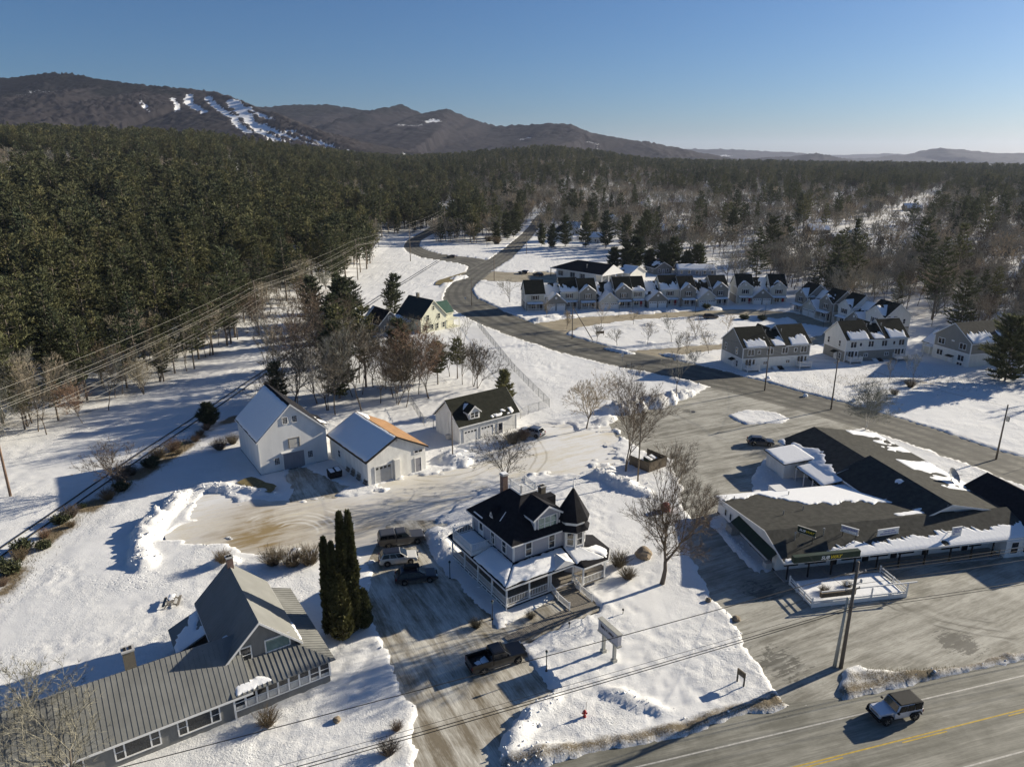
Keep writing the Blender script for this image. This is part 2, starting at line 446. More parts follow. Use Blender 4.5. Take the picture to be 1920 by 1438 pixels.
LS = [(-19.8,308),(-19.4,328),(-25.4,340.3),(-36.8,351.7),(-45.6,359.7),(-55.7,383.5),(-61.5,408.0),(-63.8,441.7),(-60.9,484.8),(-57.9,532.5),(-56.4,579.8),(-55.6,650)]
LN = [(-10.5,338),(-11.1,352),(-24.3,361.7),(-35.9,370.1),(-46.2,388.2),(-53,408.0),(-55.9,437),(-52.5,481.2),(-49.8,519.7),(-49.0,579.8),(-48,650)]
TN = [(5.9,207.6),(16.4,214.9),(37.3,222.3),(57.3,226.8),(77.8,230.0),(88,226),(98.3,214),(103,204)]
TS = [(12.4,192.2),(20.9,205.1),(36.1,213.9),(55.6,219.2),(73,221.5),(81,217),(89,208.5),(95,200)]
UN = [(29,176.5),(38.8,178.9),(46.4,181.3),(56.3,184.1),(75.2,187.1),(86.4,193.2),(96,206)]
US = [(35.5,160.2),(39.8,169.7),(45.6,175.6),(54.7,178.6),(75,181.2),(90,186.5),(103,201)]
CN = [(-9,312),(2,309),(14,312),(22,305)]          # church car park
CS = [(-13,290),(0,286),(12,284),(26,272)]
POLY['town_road'] = RN + RS[::-1]
POLY['junction_road'] = LN + LS[::-1]
POLY['loop_drive'] = TN + TS[::-1]
POLY['back_drive'] = UN + US[::-1]
POLY['church_lot'] = CN + CS[::-1]
ISLAND = [(41.5,128.3),(44.2,131.4),(48.7,132.2),(52.3,130.0),(53.0,126.5),(50.0,123.8),(43.3,123.4)]
POLY['front_walk'] = [(-1.5,62.8),(0.7,60.9),(9.6,66.9),(7.9,70.6),(5.4,69.0)]
PLOW = ['front_walk','main_road','driveway','yard_lot','barn_ramp','parking_lot','town_road','junction_road','loop_drive','back_drive','church_lot']

ROUGH = {'yard_lot': 7.0, 'driveway': 1.6, 'parking_lot': 1.6, 'barn_ramp': 2.0, 'loop_drive': 1.5, 'back_drive': 1.5}
def paved_sd(X, Y):
    sd = np.full(X.shape, 1e6)
    for k in PLOW:
        P = np.array(POLY[k]); a = P.min(0) - 15; b = P.max(0) + 15
        m = (X > a[0]) & (X < b[0]) & (Y > a[1]) & (Y < b[1])
        if m.any():
            s_ = sd_poly(X[m], Y[m], POLY[k])
            if k in ROUGH: s_ = s_ + ROUGH[k] * (fbm(X[m] * .22, Y[m] * .22, 4, 23) - .42) + 2.2 * sstep(.60, .72, fbm(X[m] * .30, Y[m] * .9, 3, 24)) * (ROUGH[k] > 3)
            sd[m] = np.minimum(sd[m], s_)
    return np.maximum(sd, -sd_poly(X, Y, ISLAND))

# ploughed heaps: x, y, radius along, radius across, heading (deg), height, dirt
PILES = [(-48.2,91,5.5,1.6,95,1.2,.15),(-48.2,84,5,2.0,100,1.7,.15),(-45.6,77,4,1.7,125,1.4,.15),(-43.5,96.8,5,1.4,-8,.8,.05),(-37.5,95.4,4,1.1,-20,.6,.1),
 (22,131.6,5.5,2.8,20,2.1,.45),(29,135.6,5.5,3.0,30,2.3,.55),(35,140.5,4.5,2.2,40,1.4,.45),(37,150,6,1.6,-42,.8,.5),(30.5,155.5,5,1.6,-40,.8,.45),(17.6,125.2,3,1.4,40,1.0,.3),
 (-9.6,108.4,3.2,2.2,70,1.5,.2),(-8.4,106,2.2,1.6,20,.9,.1),(-9.4,81.8,3.5,1.8,-70,.9,.05),(-7.6,78.2,3,1.4,-60,.6,.05),(14.3,101.5,2.8,1.6,40,1.4,.05),(16.4,98.6,2.6,1.8,-20,1.3,.05),(18.6,95.6,3.2,1.5,-30,1.0,.1),
 (2.6,51.9,2.6,1.0,40,.9,.2),(0.4,48.6,2.4,1.1,55,1.0,.25),(1.6,46.6,3.2,1.2,10,.7,.4),(11,52.9,3.4,1.1,-28,.55,.35),
 (8.6,213.4,3.4,1.7,20,1.4,.25),(12.6,216.9,3,1.5,20,1.2,.15),(18.5,218.6,3,1.4,10,.8,.1),(87,243,3.5,2.2,-20,1.6,0),(92,236,4,2,-40,1.5,0),(97,229,4,2,-50,1.3,0),(43,223.6,3,1.3,10,.9,.1),(52,226.5,3,1.3,10,.9,.1),(66,229.5,3.6,1.6,5,1.1,.0),(84,212,3,1.8,-30,1.2,0),
 (-35,75.9,2.0,1.2,10,1.1,.2),(41,206,3.2,1.2,0,.9,.1),(40.5,171.6,4,1.2,-35,.7,.3),(36,185,3,1,-40,.5,.2),(27.5,176.5,5,1.3,-42,.7,.3),(-22,294,7,3,70,.9,.3),(-26,278,6,2,80,.7,.2),(36,92,2.6,1.6,20,.6,.05),(39.2,101,3,1.6,60,.5,.0),(28.6,79,5,.8,100,.35,.0)]

def ground_fields(X, Y, fine=True):
    base = terr(X, Y)
    d = np.hypot(X, Y)
    near = 1 - sstep(300, 450, d)
    sd = paved_sd(X, Y)
    wob = (fbm(X * 0.35, Y * 0.35, 3, 21) - 0.5) * 1.3 + (fbm(X * 1.6, Y * 1.6, 2, 22) - 0.5) * 0.55
    sdn = sd + wob * np.clip(0.4 + 0.6 * near, 0, 1)
    t = sstep(-0.25, 0.55, sdn)
    hs = 0.12 + 0.30 * (fbm(X / 14, Y / 14, 3, 31) - 0.35) + 0.07 * (fbm(X / 1.4, Y / 1.4, 3, 32) - 0.5)
    pits = sstep(0.63, 0.74, vnoise(X * 2.1, Y * 2.1, 41)) * sstep(0.5, 0.66, fbm(X / 9, Y / 9, 2, 42))
    hs = hs - 0.13 * pits * near
    # low wall of ploughed snow along the edges of everything that was cleared
    edge = np.exp(-((sdn - 0.9) / 0.75) ** 2)
    sm = sd_poly(X, Y, POLY['main_road'])
    em = np.exp(-((sm - 1.0 + wob * .6) / 0.9) ** 2) * (sm > -0.5)
    lump = fbm(X * 1.1, Y * 1.1, 3, 51)
    hs = hs + near * edge * 0.13 * np.clip(lump * 2.2 - 0.7, 0, 1.3) + em * 0.17 * (0.2 + lump)
    dirt = em * 0.62 + 0.32 * edge * (vnoise(X / 3, Y / 3, 61))
    for (px, py, a, b, ang, h, dr) in PILES:
        c, s = math.cos(R(ang)), math.sin(R(ang))
        m = (np.abs(X - px) < a * 1.5) & (np.abs(Y - py) < a * 1.5)
        if not m.any(): continue
        u = ((X[m] - px) * c + (Y[m] - py) * s) / a; v = (-(X[m] - px) * s + (Y[m] - py) * c) / b
        r2 = u * u + v * v + (fbm(X[m] * 0.7, Y[m] * 0.7, 3, 71) - 0.5) * 0.9
        w = np.clip(1 - r2, 0, 1) ** 0.75
        rid = 1 - np.abs(2 * fbm(X[m] * 1.5, Y[m] * 1.5, 3, 72) - 1)
        add = w * h * 0.8 * (0.35 + 0.75 * rid)
        hs[m] += add; t[m] = np.maximum(t[m], sstep(0.0, 0.25, w)); dirt[m] = np.maximum(dirt[m], dr * w)
    # grassy berm between the car park and the main road
    bd = sd_poly(X, Y, [(31.6,56.7),(31.4,54.6),(37.8,55.2),(42.3,56.8),(44,57.6),(42,57.6),(38,57.1)])
    bw = sstep(0.5, -0.9, bd)
    hs += bw * 0.22 * (0.6 + 0.8 * lump); dirt = np.maximum(dirt, bw * 0.62); t = np.maximum(t, bw)
    # overgrown ditch along the west side
    dl = sd_line(X, Y, [(-58.4,40),(-58.6,70),(-60.4,80),(-60.0,88),(-59.2,96),(-58,103),(-56.8,110),(-55.6,118),(-53,127)])
    dw = np.exp(-(dl / 1.9) ** 2)
    hs += -0.5 * np.exp(-((dl) / 3.0) ** 2); litter = dw * (0.35 + 0.8 * sstep(0.35, 0.65, fbm(X / 3.5, Y / 3.5, 3, 83)))
    # roadside verges, rough field beside the townhouses, woodland floor
    litter = np.maximum(litter, 0.42 * np.exp(-((sd_poly(X, Y, POLY['town_road']) - 1.2) / 1.0) ** 2) * near)
    fld = sstep(1.0, 0.2, np.hypot((X - 85) / 28, (Y - 150) / 9)) * sstep(0.45, 0.6, fbm(X / 5, Y / 5, 3, 81))
    litter = np.maximum(litter, fld * 0.55)
    wood = forest_mask(X, Y)
    litter = np.maximum(litter, wood * (0.22 + 0.30 * sstep(0.35, 0.75, fbm(X / 4, Y / 4, 4, 82))))
    lawn = sstep(0.2, -2.0, sd_poly(X, Y, [(8,61),(22,69),(24,54),(12,49),(2,50)]))     # trodden lawn in front
    hs -= lawn * 0.10 * sstep(0.52, 0.7, vnoise(X * 1.7, Y * 2.3, 43))
    dirt = np.maximum(dirt, lawn * 0.30 * vnoise(X * 1.2, Y * 1.2, 44))
    z = base + t * np.maximum(hs, 0.05) - (1 - t) * 0.45
    return z, np.clip(dirt, 0, 1), np.clip(litter, 0, 1), wood

WEST_EDGE_Y = [0, 60, 94, 112, 125, 149, 181, 200, 289, 344, 440, 500, 650]
WEST_EDGE_X = [-125, -105, -90, -87, -82, -75, -73, -68, -66, -66, -74, -70, -64]
FOREST_CLEAR = [  # plan outlines where nothing grows: lawns, yards, the village
    [(-118,0),(-104,60),(-92,104),(-82,125),(-75,149),(-71,181),(-64,206),(-63,289),(-66,344),(-78,440),(-72,480),(-52,470),(-46,425),(-12,415),(0,470),(14,478),(17,450),(26,418),(62,404),(64,345),(108,345),(104,300),(72,292),(64,288),(103,252),(109,228),(122,205),(118,182),(128,160),(118,150),(150,120),(230,0)],]
STRIP = [(165,400),(278,552),(382,704),(560,970),(520,860),(292,517),(224,424),(165,375)]
HOUSE_CLEAR = [(36,470,11),(30,428,9),(48,423,9),(70,505,8),(102,470,9),(96,420,8),(-22,560,10),(-66,620,10),(76,303,11),(66,305,8),(193,462,8),(208,443,8),(186,410,8),(180,384,9),(216,300,8),(303,620,8),(348,640,8),(113,640,7),(153,700,7),(183,710,7),(253,760,7)]
def forest_mask(X, Y):
    m = np.ones(X.shape)
    for p in FOREST_CLEAR:
        m = m * sstep(-1.0, 2.0, sd_poly(X, Y, p))
    for k in ('town_road', 'junction_road'):
        m = m * sstep(1.5, 4.0, sd_poly(X, Y, POLY[k]))
    for (cx, cy, r_) in HOUSE_CLEAR:
        m = m * sstep(r_ + 2, r_ + 5, np.hypot(X - cx, (Y - cy + 6) * .8))
    m = m * (Y > 5)
    return m

def axis_lines(segs):
    out = []
    for a, b, s0, s1 in segs:
        p = a
        while p < b - 1e-6:
            out.append(p); t = (p - a) / (b - a); p += s0 + (s1 - s0) * t
    out.append(segs[-1][1])
    return np.array(out)

gx = np.concatenate([-axis_lines([(110, 300, 2, 10), (300, 2500, 20, 150), (2500, 14000, 300, 1500)])[::-1], axis_lines([(-110, -70, 1.2, .55), (-70, 66, .42, .42), (66, 110, .5, 1.6), (110, 300, 2, 10), (300, 2500, 20, 150), (2500, 14000, 300, 1500)])])
gx = np.unique(np.round(gx, 3))
gy = axis_lines([(-60, 34, 6, 4), (34, 110, .36, .5), (110, 250, .55, 1.6), (250, 500, 2, 6), (500, 2500, 10, 80), (2500, 16000, 200, 1500)])
GX, GY = np.meshgrid(gx, gy)
gz_, gd_, gl_, gw_ = ground_fields(GX.ravel(), GY.ravel())
nx, ny = len(gx), len(gy)
idx = np.arange(nx * ny).reshape(ny, nx)
quads = np.stack([idx[:-1, :-1].ravel(), idx[:-1, 1:].ravel(), idx[1:, 1:].ravel(), idx[1:, :-1].ravel()], 1)

def ground_material():
    m, nt, b = nodes_of('snow_ground')
    at = nt.nodes.new('ShaderNodeAttribute'); at.attribute_name = 'cover'
    sp = nt.nodes.new('ShaderNodeSeparateColor'); nt.links.new(at.outputs['Color'], sp.inputs[0])
    v = coords(nt, space='w')
    f1 = noise(nt, v, 0.25, 5, 0.6); f2 = noise(nt, v, 2.2, 5, 0.65); f3 = noise(nt, v, 7.0, 4, 0.7)
    snow = mix(nt, mth(nt, 'ADD', mth(nt, 'MULTIPLY', f1, .6), mth(nt, 'MULTIPLY', f2, .4)), (0.60, 0.595, 0.575), (0.82, 0.82, 0.81))
    soil = mix(nt, f2, (0.085, 0.068, 0.045), (0.22, 0.18, 0.12))
    leaf = mix(nt, f2, (0.11, 0.085, 0.055), (0.30, 0.24, 0.155))
    dm = mth(nt, 'MULTIPLY', mth(nt, 'SUBTRACT', mth(nt, 'ADD', sp.outputs[0], mth(nt, 'MULTIPLY', f3, 0.9)), 0.78, clamp=True), 2.4, clamp=True)
    lm = mth(nt, 'MULTIPLY', mth(nt, 'SUBTRACT', mth(nt, 'ADD', sp.outputs[1], mth(nt, 'MULTIPLY', f2, 0.8)), 0.72, clamp=True), 2.2, clamp=True)
    c = mix(nt, lm, snow, leaf)
    c = mix(nt, dm, c, soil)
    nt.links.new(c, b.inputs['Base Color'])
    b.inputs['Roughness'].default_value = 0.85; b.inputs['Specular IOR Level'].default_value = 0.15
    vo = nt.nodes.new('ShaderNodeTexVoronoi'); vo.inputs['Scale'].default_value = 1.5; vo.inputs['Randomness'].default_value = 1.0
    wv = nt.nodes.new('ShaderNodeMapping'); wv.inputs['Scale'].default_value = (1.0, 1.5, 1.0); nt.links.new(v, wv.inputs['Vector']); nt.links.new(wv.outputs[0], vo.inputs['Vector'])
    pit = mth(nt, 'MULTIPLY', ramp(nt, vo.outputs['Distance'], [(0.05, 0.0), (0.30, 1.0)]), ramp(nt, noise(nt, v, 0.09, 3, 0.6), [(0.50, 0.0), (0.60, 1.0)]))
    h = mth(nt, 'ADD', mth(nt, 'ADD', mth(nt, 'MULTIPLY', noise(nt, v, 0.9, 7, 0.7), 0.75), mth(nt, 'MULTIPLY', f3, 0.30)), mth(nt, 'MULTIPLY', pit, 0.32))
    rough_ = ramp(nt, noise(nt, v, 0.055, 3, 0.6), [(0.40, 0.12), (0.60, 1.0)])
    bump(nt, b, mth(nt, 'MULTIPLY', h, rough_), 0.9, 0.26)
    return m
M['ground'] = ground_material()
gme = mesh_np('snow_ground', np.stack([GX.ravel(), GY.ravel(), gz_], 1), quads, [M['ground']], smooth=True)
ca = gme.color_attributes.new('cover', 'FLOAT_COLOR', 'POINT')
ca.data.foreach_set('color', np.stack([gd_, gl_, gw_, np.ones_like(gd_)], 1).astype(np.float32).ravel())
ground = kind(obj('snow_ground', gme), 'structure')

# ------------------------------------------------------------------ cleared surfaces (sheets below the snow's edge)
def paved_material(name, asphalt, packed, sand=None, spots=(), streak_rot=0.0, packed_amt=0.5, stretch=7.0, lanes=False, bare=(), rings=()):
    """dry, salted or icy cleared ground: asphalt under films of packed snow and sand"""
    m, nt, b = nodes_of(name)
    v = coords(nt, space='w')
    vs = coords(nt, (1.0 / stretch, 1.0, 1.0), streak_rot, 'w')
    f1 = noise(nt, v, 0.16, 6, 0.62, 0.6); f2 = noise(nt, vs, 0.9, 6, 0.65, 0.4); f3 = noise(nt, v, 3.2, 4, 0.7)
    f4 = noise(nt, vs, 3.5, 4, 0.6)
    k = mth(nt, 'ADD', mth(nt, 'MULTIPLY', f1, 0.62), mth(nt, 'ADD', mth(nt, 'MULTIPLY', f2, 0.42), mth(nt, 'MULTIPLY', f4, 0.16)))
    f5 = noise(nt, vs, 9.0, 5, 0.7); f6 = noise(nt, v, 0.7, 6, 0.7, 1.2)
    k = mth(nt, 'ADD', mth(nt, 'MULTIPLY', f1, 0.40), mth(nt, 'ADD', mth(nt, 'MULTIPLY', f2, 0.50), mth(nt, 'ADD', mth(nt, 'MULTIPLY', f4, 0.16), mth(nt, 'ADD', mth(nt, 'MULTIPLY', f5, 0.12), mth(nt, 'MULTIPLY', f6, 0.06)))))
    c_ = 0.62 + (0.5 - packed_amt) * 0.26
    amt = ramp(nt, k, [(c_ - 0.085, 0.0), (c_ + 0.0, 0.5), (c_ + 0.085, 1.0)])
    a2 = tuple(c * 1.75 for c in asphalt)
    c0 = mix(nt, f3, asphalt, a2)
    p2 = tuple(min(.8, c * 1.35) for c in packed); p0 = tuple(c * 0.8 for c in packed)
    c1 = mix(nt, ramp(nt, f5, [(0.25, 0), (0.75, 1)]), p0, p2)
    for (sx, sy, rad, strength, col) in list(spots):
        vm = nt.nodes.new('ShaderNodeVectorMath'); vm.operation = 'DISTANCE'
        geo = nt.nodes.new('ShaderNodeNewGeometry'); nt.links.new(geo.outputs['Position'], vm.inputs[0]); vm.inputs[1].default_value = (sx, sy, 0)
        w = mth(nt, 'MULTIPLY', mth(nt, 'SUBTRACT', 1.0, mth(nt, 'DIVIDE', vm.outputs['Value'], rad), clamp=True), strength)
        w = mth(nt, 'MULTIPLY', w, ramp(nt, mth(nt, 'ADD', mth(nt, 'MULTIPLY', f2, .6), mth(nt, 'MULTIPLY', f1, .5)), [(0.40, 0.05), (0.66, 1.0)]), clamp=True)
        c1 = mix(nt, w, c1, col); c0 = mix(nt, w, c0, col)
    c = mix(nt, amt, c0, c1)
    for (sx, sy, rad) in bare:
        vm = nt.nodes.new('ShaderNodeVectorMath'); vm.operation = 'DISTANCE'
        geo = nt.nodes.new('ShaderNodeNewGeometry'); nt.links.new(geo.outputs['Position'], vm.inputs[0]); vm.inputs[1].default_value = (sx, sy, 0)
        w = mth(nt, 'SUBTRACT', 1.0, mth(nt, 'DIVIDE', vm.outputs['Value'], rad), clamp=True)
        w = ramp(nt, mth(nt, 'ADD', mth(nt, 'MULTIPLY', w, 0.9), mth(nt, 'MULTIPLY', mth(nt, 'SUBTRACT', mth(nt, 'ADD', f6, f4), 1.0), 1.5)), [(0.42, 0), (0.62, 0.8)])
        c = mix(nt, w, c, tuple(x * 0.55 for x in asphalt))
    for (sx, sy, rad, col, am) in rings:
        vm = nt.nodes.new('ShaderNodeVectorMath'); vm.operation = 'DISTANCE'
        geo = nt.nodes.new('ShaderNodeNewGeometry'); nt.links.new(geo.outputs['Position'], vm.inputs[0]); vm.inputs[1].default_value = (sx, sy, 0)
        dd = mth(nt, 'ABSOLUTE', mth(nt, 'SUBTRACT', mth(nt, 'ADD', vm.outputs['Value'], mth(nt, 'MULTIPLY', f1, 1.5)), rad + .75))
        w = mth(nt, 'MULTIPLY', ramp(nt, dd, [(0.05, am), (0.26, 0.0)]), ramp(nt, noise(nt, v, 0.13, 2, .5), [(0.47, 0), (0.56, 1)]))
        c = mix(nt, w, c, col)
    if lanes:
        at = nt.nodes.new('ShaderNodeAttribute'); at.attribute_name = 'across'
        wv = mth(nt, 'ABSOLUTE', mth(nt, 'SINE', mth(nt, 'MULTIPLY', at.outputs['Fac'], 4 * math.pi)))
        worn = mth(nt, 'MULTIPLY', ramp(nt, wv, [(0.55, 0.0), (0.95, 1.0)]), mth(nt, 'ADD', 0.25, mth(nt, 'MULTIPLY', f2, 0.5)))
        c = mix(nt, worn, c, tuple(x * 0.72 for x in asphalt))
        ed = ramp(nt, mth(nt, 'ABSOLUTE', mth(nt, 'SUBTRACT', at.outputs['Fac'], 0.5)), [(0.36, 0.0), (0.47, 1.0)])
        c = mix(nt, mth(nt, 'MULTIPLY', ed, mth(nt, 'MULTIPLY', f1, 1.1)), c, packed)
    nt.links.new(c, b.inputs['Base Color'])
    b.inputs['Roughness'].default_value = 0.75; b.inputs['Specular IOR Level'].default_value = 0.3
    bump(nt, b, mth(nt, 'ADD', f3, f4), 0.3, 0.03)
    return m

def expand(poly, e):
    P = [Vector((x, y)) for x, y in poly]; n = len(P)
    area = sum(P[i].x * P[(i+1) % n].y - P[(i+1) % n].x * P[i].y for i in range(n))
    sg = 1 if area > 0 else -1
    out = []
    for i in range(n):
        a, b, c = P[i-1], P[i], P[(i+1) % n]
        n1 = Vector(((b-a).y, -(b-a).x)).normalized() * sg; n2 = Vector(((c-b).y, -(c-b).x)).normalized() * sg
        d = (n1 + n2)
        d = d.normalized() if d.length > 0.2 else n1
        out.append((b.x + d.x * e, b.y + d.y * e))
    return out

def sheet(name, poly, z, m, e=1.2):
    P = expand(poly, e)
    bm = bmesh.new()
    f = bm.faces.new([bm.verts.new((x, y, z)) for x, y in P])
    bmesh.ops.triangulate(bm, faces=[f])
    bmesh.ops.recalc_face_normals(bm, faces=bm.faces)
    if sum(ff.normal.z for ff in bm.faces) < 0: bmesh.ops.reverse_faces(bm, faces=bm.faces)
    me = bpy.data.meshes.new(name); bm.to_mesh(me); bm.free(); me.materials.append(m)
    return kind(obj(name, me), 'structure')

def resample(pts, n):
    P = np.array(pts, float); s = np.concatenate([[0], np.cumsum(np.hypot(*np.diff(P, axis=0).T))])
    # Catmull-Rom smooth then even spacing
    t = np.linspace(0, s[-1], n)
    x = np.interp(t, s, P[:, 0]); y = np.interp(t, s, P[:, 1])
    k = 5
    if n > 20:
        ker = np.ones(k) / k
        xp = np.concatenate([np.full(k//2, x[0]), x, np.full(k//2, x[-1])]); yp = np.concatenate([np.full(k//2, y[0]), y, np.full(k//2, y[-1])])
        xs, ys = np.convolve(xp, ker, 'valid'), np.convolve(yp, ker, 'valid')
        xs[0], ys[0], xs[-1], ys[-1] = x[0], y[0], x[-1], y[-1]
        x, y = xs, ys
    return np.stack([x, y], 1)

def strip(name, A, B, z, m, n=80, k=6, e=1.0, sink=0.0):
    a = resample(A, n); b = resample(B, n)
    w = (b - a); L = np.linalg.norm(w, axis=1, keepdims=True); u = w / L
    a = a - u * e; b = b + u * e
    V = []; ac = []
    for i in range(n):
        for j in range(k + 1):
            t = j / k; V.append((*(a[i] * (1 - t) + b[i] * t), 0)); ac.append(t)
    V = np.array(V); V[:, 2] = terr(V[:, 0], V[:, 1]) + z
    id_ = np.arange(n * (k + 1)).reshape(n, k + 1)
    q = np.stack([id_[:-1, :-1].ravel(), id_[1:, :-1].ravel(), id_[1:, 1:].ravel(), id_[:-1, 1:].ravel()], 1)
    me = mesh_np(name, V, q, [m])
    if me.polygons[0].normal.z < 0: me.flip_normals()
    at = me.attributes.new('across', 'FLOAT', 'POINT'); at.data.foreach_set('value', np.array(ac, np.float32))
    return kind(obj(name, me), 'structure')

ASPH = (0.115, 0.107, 0.090); PACK = (0.40, 0.385, 0.34); SAND = (0.34, 0.26, 0.14)
M['asphalt_main'] = paved_material('salted_asphalt', (0.10, 0.097, 0.078), (0.26, 0.25, 0.21), streak_rot=-math.atan(MK), packed_amt=0.46, stretch=16)
M['asphalt_town'] = paved_material('town_road_asphalt', (0.070, 0.066, 0.054), (0.20, 0.19, 0.155), packed_amt=0.34, stretch=3, lanes=True)
M['lot_ice'] = paved_material('icy_car_park', (0.125, 0.118, 0.095), (0.37, 0.355, 0.305), streak_rot=-R(25), packed_amt=0.55, stretch=10, bare=[(31,91.5,4.0),(45.5,61.2,4.0),(34.5,131,2.5),(26.2,58,4.5),(28.5,70,3.5),(40,72,4)], rings=[(52,74,r_,(.075,.07,.055),.6) for r_ in (9,9.5,11,12.2)] + [(36,118,r_,(.40,.39,.34),.4) for r_ in (7,8.6,13,14.6)] + [(38,40,r_,(.40,.39,.34),.4) for r_ in (20,21.6,25,26.6)])
M['lot_yard'] = paved_material('packed_snow_yard', (0.44, 0.40, 0.31), (0.78, 0.77, 0.73), spots=[(-32,84,14,1.5,(0.29,0.215,0.105)),(-19,86,11,.9,(0.32,0.26,0.16)),(-13,98,10,.7,(0.38,0.32,0.20)),(0,106,9,.5,(0.40,0.34,0.23))], streak_rot=-R(30), packed_amt=0.70, stretch=9, rings=[(-29,83,r_,(.72,.70,.64),.7) for r_ in (3.2,4.0,5.1,5.9,7.3,8.1)] + [(-12,110,r_,(.30,.26,.18),.5) for r_ in (9,10.6,16,17.6)])
M['drive_mat'] = paved_material('driveway_packed', (0.145, 0.122, 0.085), (0.55, 0.525, 0.455), streak_rot=-R(118), packed_amt=0.52, stretch=9)
M['drive_sand'] = paved_material('sanded_drive', (0.17, 0.145, 0.10), (0.36, 0.32, 0.24), spots=[(30,214,60,.5,(0.34,0.27,0.16))], streak_rot=-R(10), packed_amt=0.42, stretch=4)
sheet('yard_lot', POLY['yard_lot'], 0.0, M['lot_yard'])
sheet('barn_ramp', POLY['barn_ramp'], 0.004, M['drive_mat'], 0.6)
sheet('front_walk', POLY['front_walk'], 0.002, M['drive_mat'], 0.3)
sheet('driveway', POLY['driveway'], 0.008, M['drive_mat'])
sheet('parking_lot', POLY['parking_lot'], 0.012, M['lot_ice'])
strip('town_road', RN, RS, 0.020, M['asphalt_town'], 140, 8)
strip('junction_road', LN, LS, 0.016, M['asphalt_town'], 60, 8)
strip('loop_drive', TN, TS, 0.010, M['drive_sand'], 60, 4)
strip('back_drive', UN, US, 0.006, M['drive_sand'], 50, 4)
strip('church_lot', CN, CS, 0.008, M['drive_sand'], 20, 4)
sheet('main_road', POLY['main_road'], 0.024, M['asphalt_main'], 0.6)

def line_mark(name, x0, x1, off, w, m, z=0.028):
    mb = MB()
    y = lambda x, o: main_y(x, o)
    n = max(1, int((x1 - x0) / 1.5))
    for i in range(n):
        a = x0 + (x1 - x0) * i / n; b = x0 + (x1 - x0) * (i + 1) / n
        mb.quad((a, y(a, off - w/2), z), (b, y(b, off - w/2), z), (b, y(b, off + w/2), z), (a, y(a, off + w/2), z))
    return kind(mb.build(name, m), 'structure')
line_mark('edge_line_marking', -30, 100, 0.0, 0.14, M['white_paint'])
line_mark('centre_line_marking', -30, 100, -3.40, 0.13, M['yellow_paint'])
for a, b in ((22.6, 27.3), (33, 37.5), (44, 48)):
    line_mark('centre_dash_marking', a, b, -3.66, 0.12, M['yellow_paint'])
line_mark('far_edge_line_marking', -30, 100, -7.1, 0.14, M['white_paint'])

# bare earth / dead grass left by the thaw
def patch(name, poly, m, z=0.03):
    P = []
    for (x1, y1), (x2, y2) in zip(poly, poly[1:] + poly[:1]):
        for k in range(5):
            t = k / 5; x = x1 + (x2 - x1) * t; y = y1 + (y2 - y1) * t
            P.append((x + .5 * (vnoise(x, y, 91) - .5), y + .5 * (vnoise(x, y, 92) - .5)))
    bm = bmesh.new(); f = bm.faces.new([bm.verts.new((x, y, float(terr1(x, y)) + z)) for x, y in P]); bmesh.ops.triangulate(bm, faces=[f])
    for ff in bm.faces:
        ff.normal_update()
        if ff.normal.z < 0: ff.normal_flip()
    me = bpy.data.meshes.new(name); bm.to_mesh(me); bm.free(); me.materials.append(m)
    return kind(obj(name, me), 'structure')
M['dead_grass'] = plain('dead_grass_ground', (0.17, 0.135, 0.06), 0.95, 0, 0.45, 2.5, False, 0.5)
patch('dead_grass_patch', [(-41.6,97.6),(-40.2,99.9),(-34.9,96.4),(-35.4,94.2)], M['dead_grass'], 0.55)
patch('verge_grass_patch', [(-19.7,312),(-25,298),(-30,287),(-30.5,277),(-25.3,275),(-22.5,297)], M['dead_grass'], 0.32)
# ------------------------------------------------------------------ mountains: height fields raised over ridge lines
SKI = [(-2968,3300,331),(-2468,3200,353),(-2065,3100,357),(-1903,3050,364),(-1787,3000,367),(-1656,2950,352),(-1530,2900,334),(-1407,2850,314),(-1287,2800,299),(-1179,2750,290),(-1055,2700,276),(-981,2650,258),(-876,2550,221),(-759,2450,182),(-664,2350,149),(-575,2250,115),(-420,2100,75),(-286,2000,48)]
RIDGE2 = [(-2400,4500,320),(-1792,4400,325),(-1604,4400,345),(-1404,4350,333),(-1206,4300,344),(-1013,4250,332),(-768,4200,296),(-677,4150,301),(-598,4100,326),(-484,4050,278),(-343,4000,304),(-226,4000,255),(-84,3950,210),(69,3900,214),(190,3850,226),(295,3800,217),(404,3800,174),(506,3750,152),(605,3700,136),(668,3600,94),(740,3500,48),(850,3400,10)]
FAR_A = [(800,9500,40),(1291,9500,107),(1831,9500,153),(2237,9500,172),(2953,9400,158),(3589,9300,125),(3952,9200,68),(4400,9100,20)]
FAR_B = [(1300,5600,5),(1487,5600,24),(1845,5600,56),(2008,5500,63),(2200,5400,92),(2353,5300,55),(2538,5200,16),(2700,5150,0)]
FAR_C = [(3000,7500,10),(3268,7600,44),(3749,7700,65),(4128,7800,97),(4451,7800,160),(4671,7700,143),(4944,7600,106),(5305,7500,115),(6025,7400,124),(6734,7300,93),(7600,7200,60)]
FAR_D = [(4000,11500,60),(4443,11500,105),(5263,11500,120),(5754,11500,136),(6251,11500,112),(7000,11500,90)]

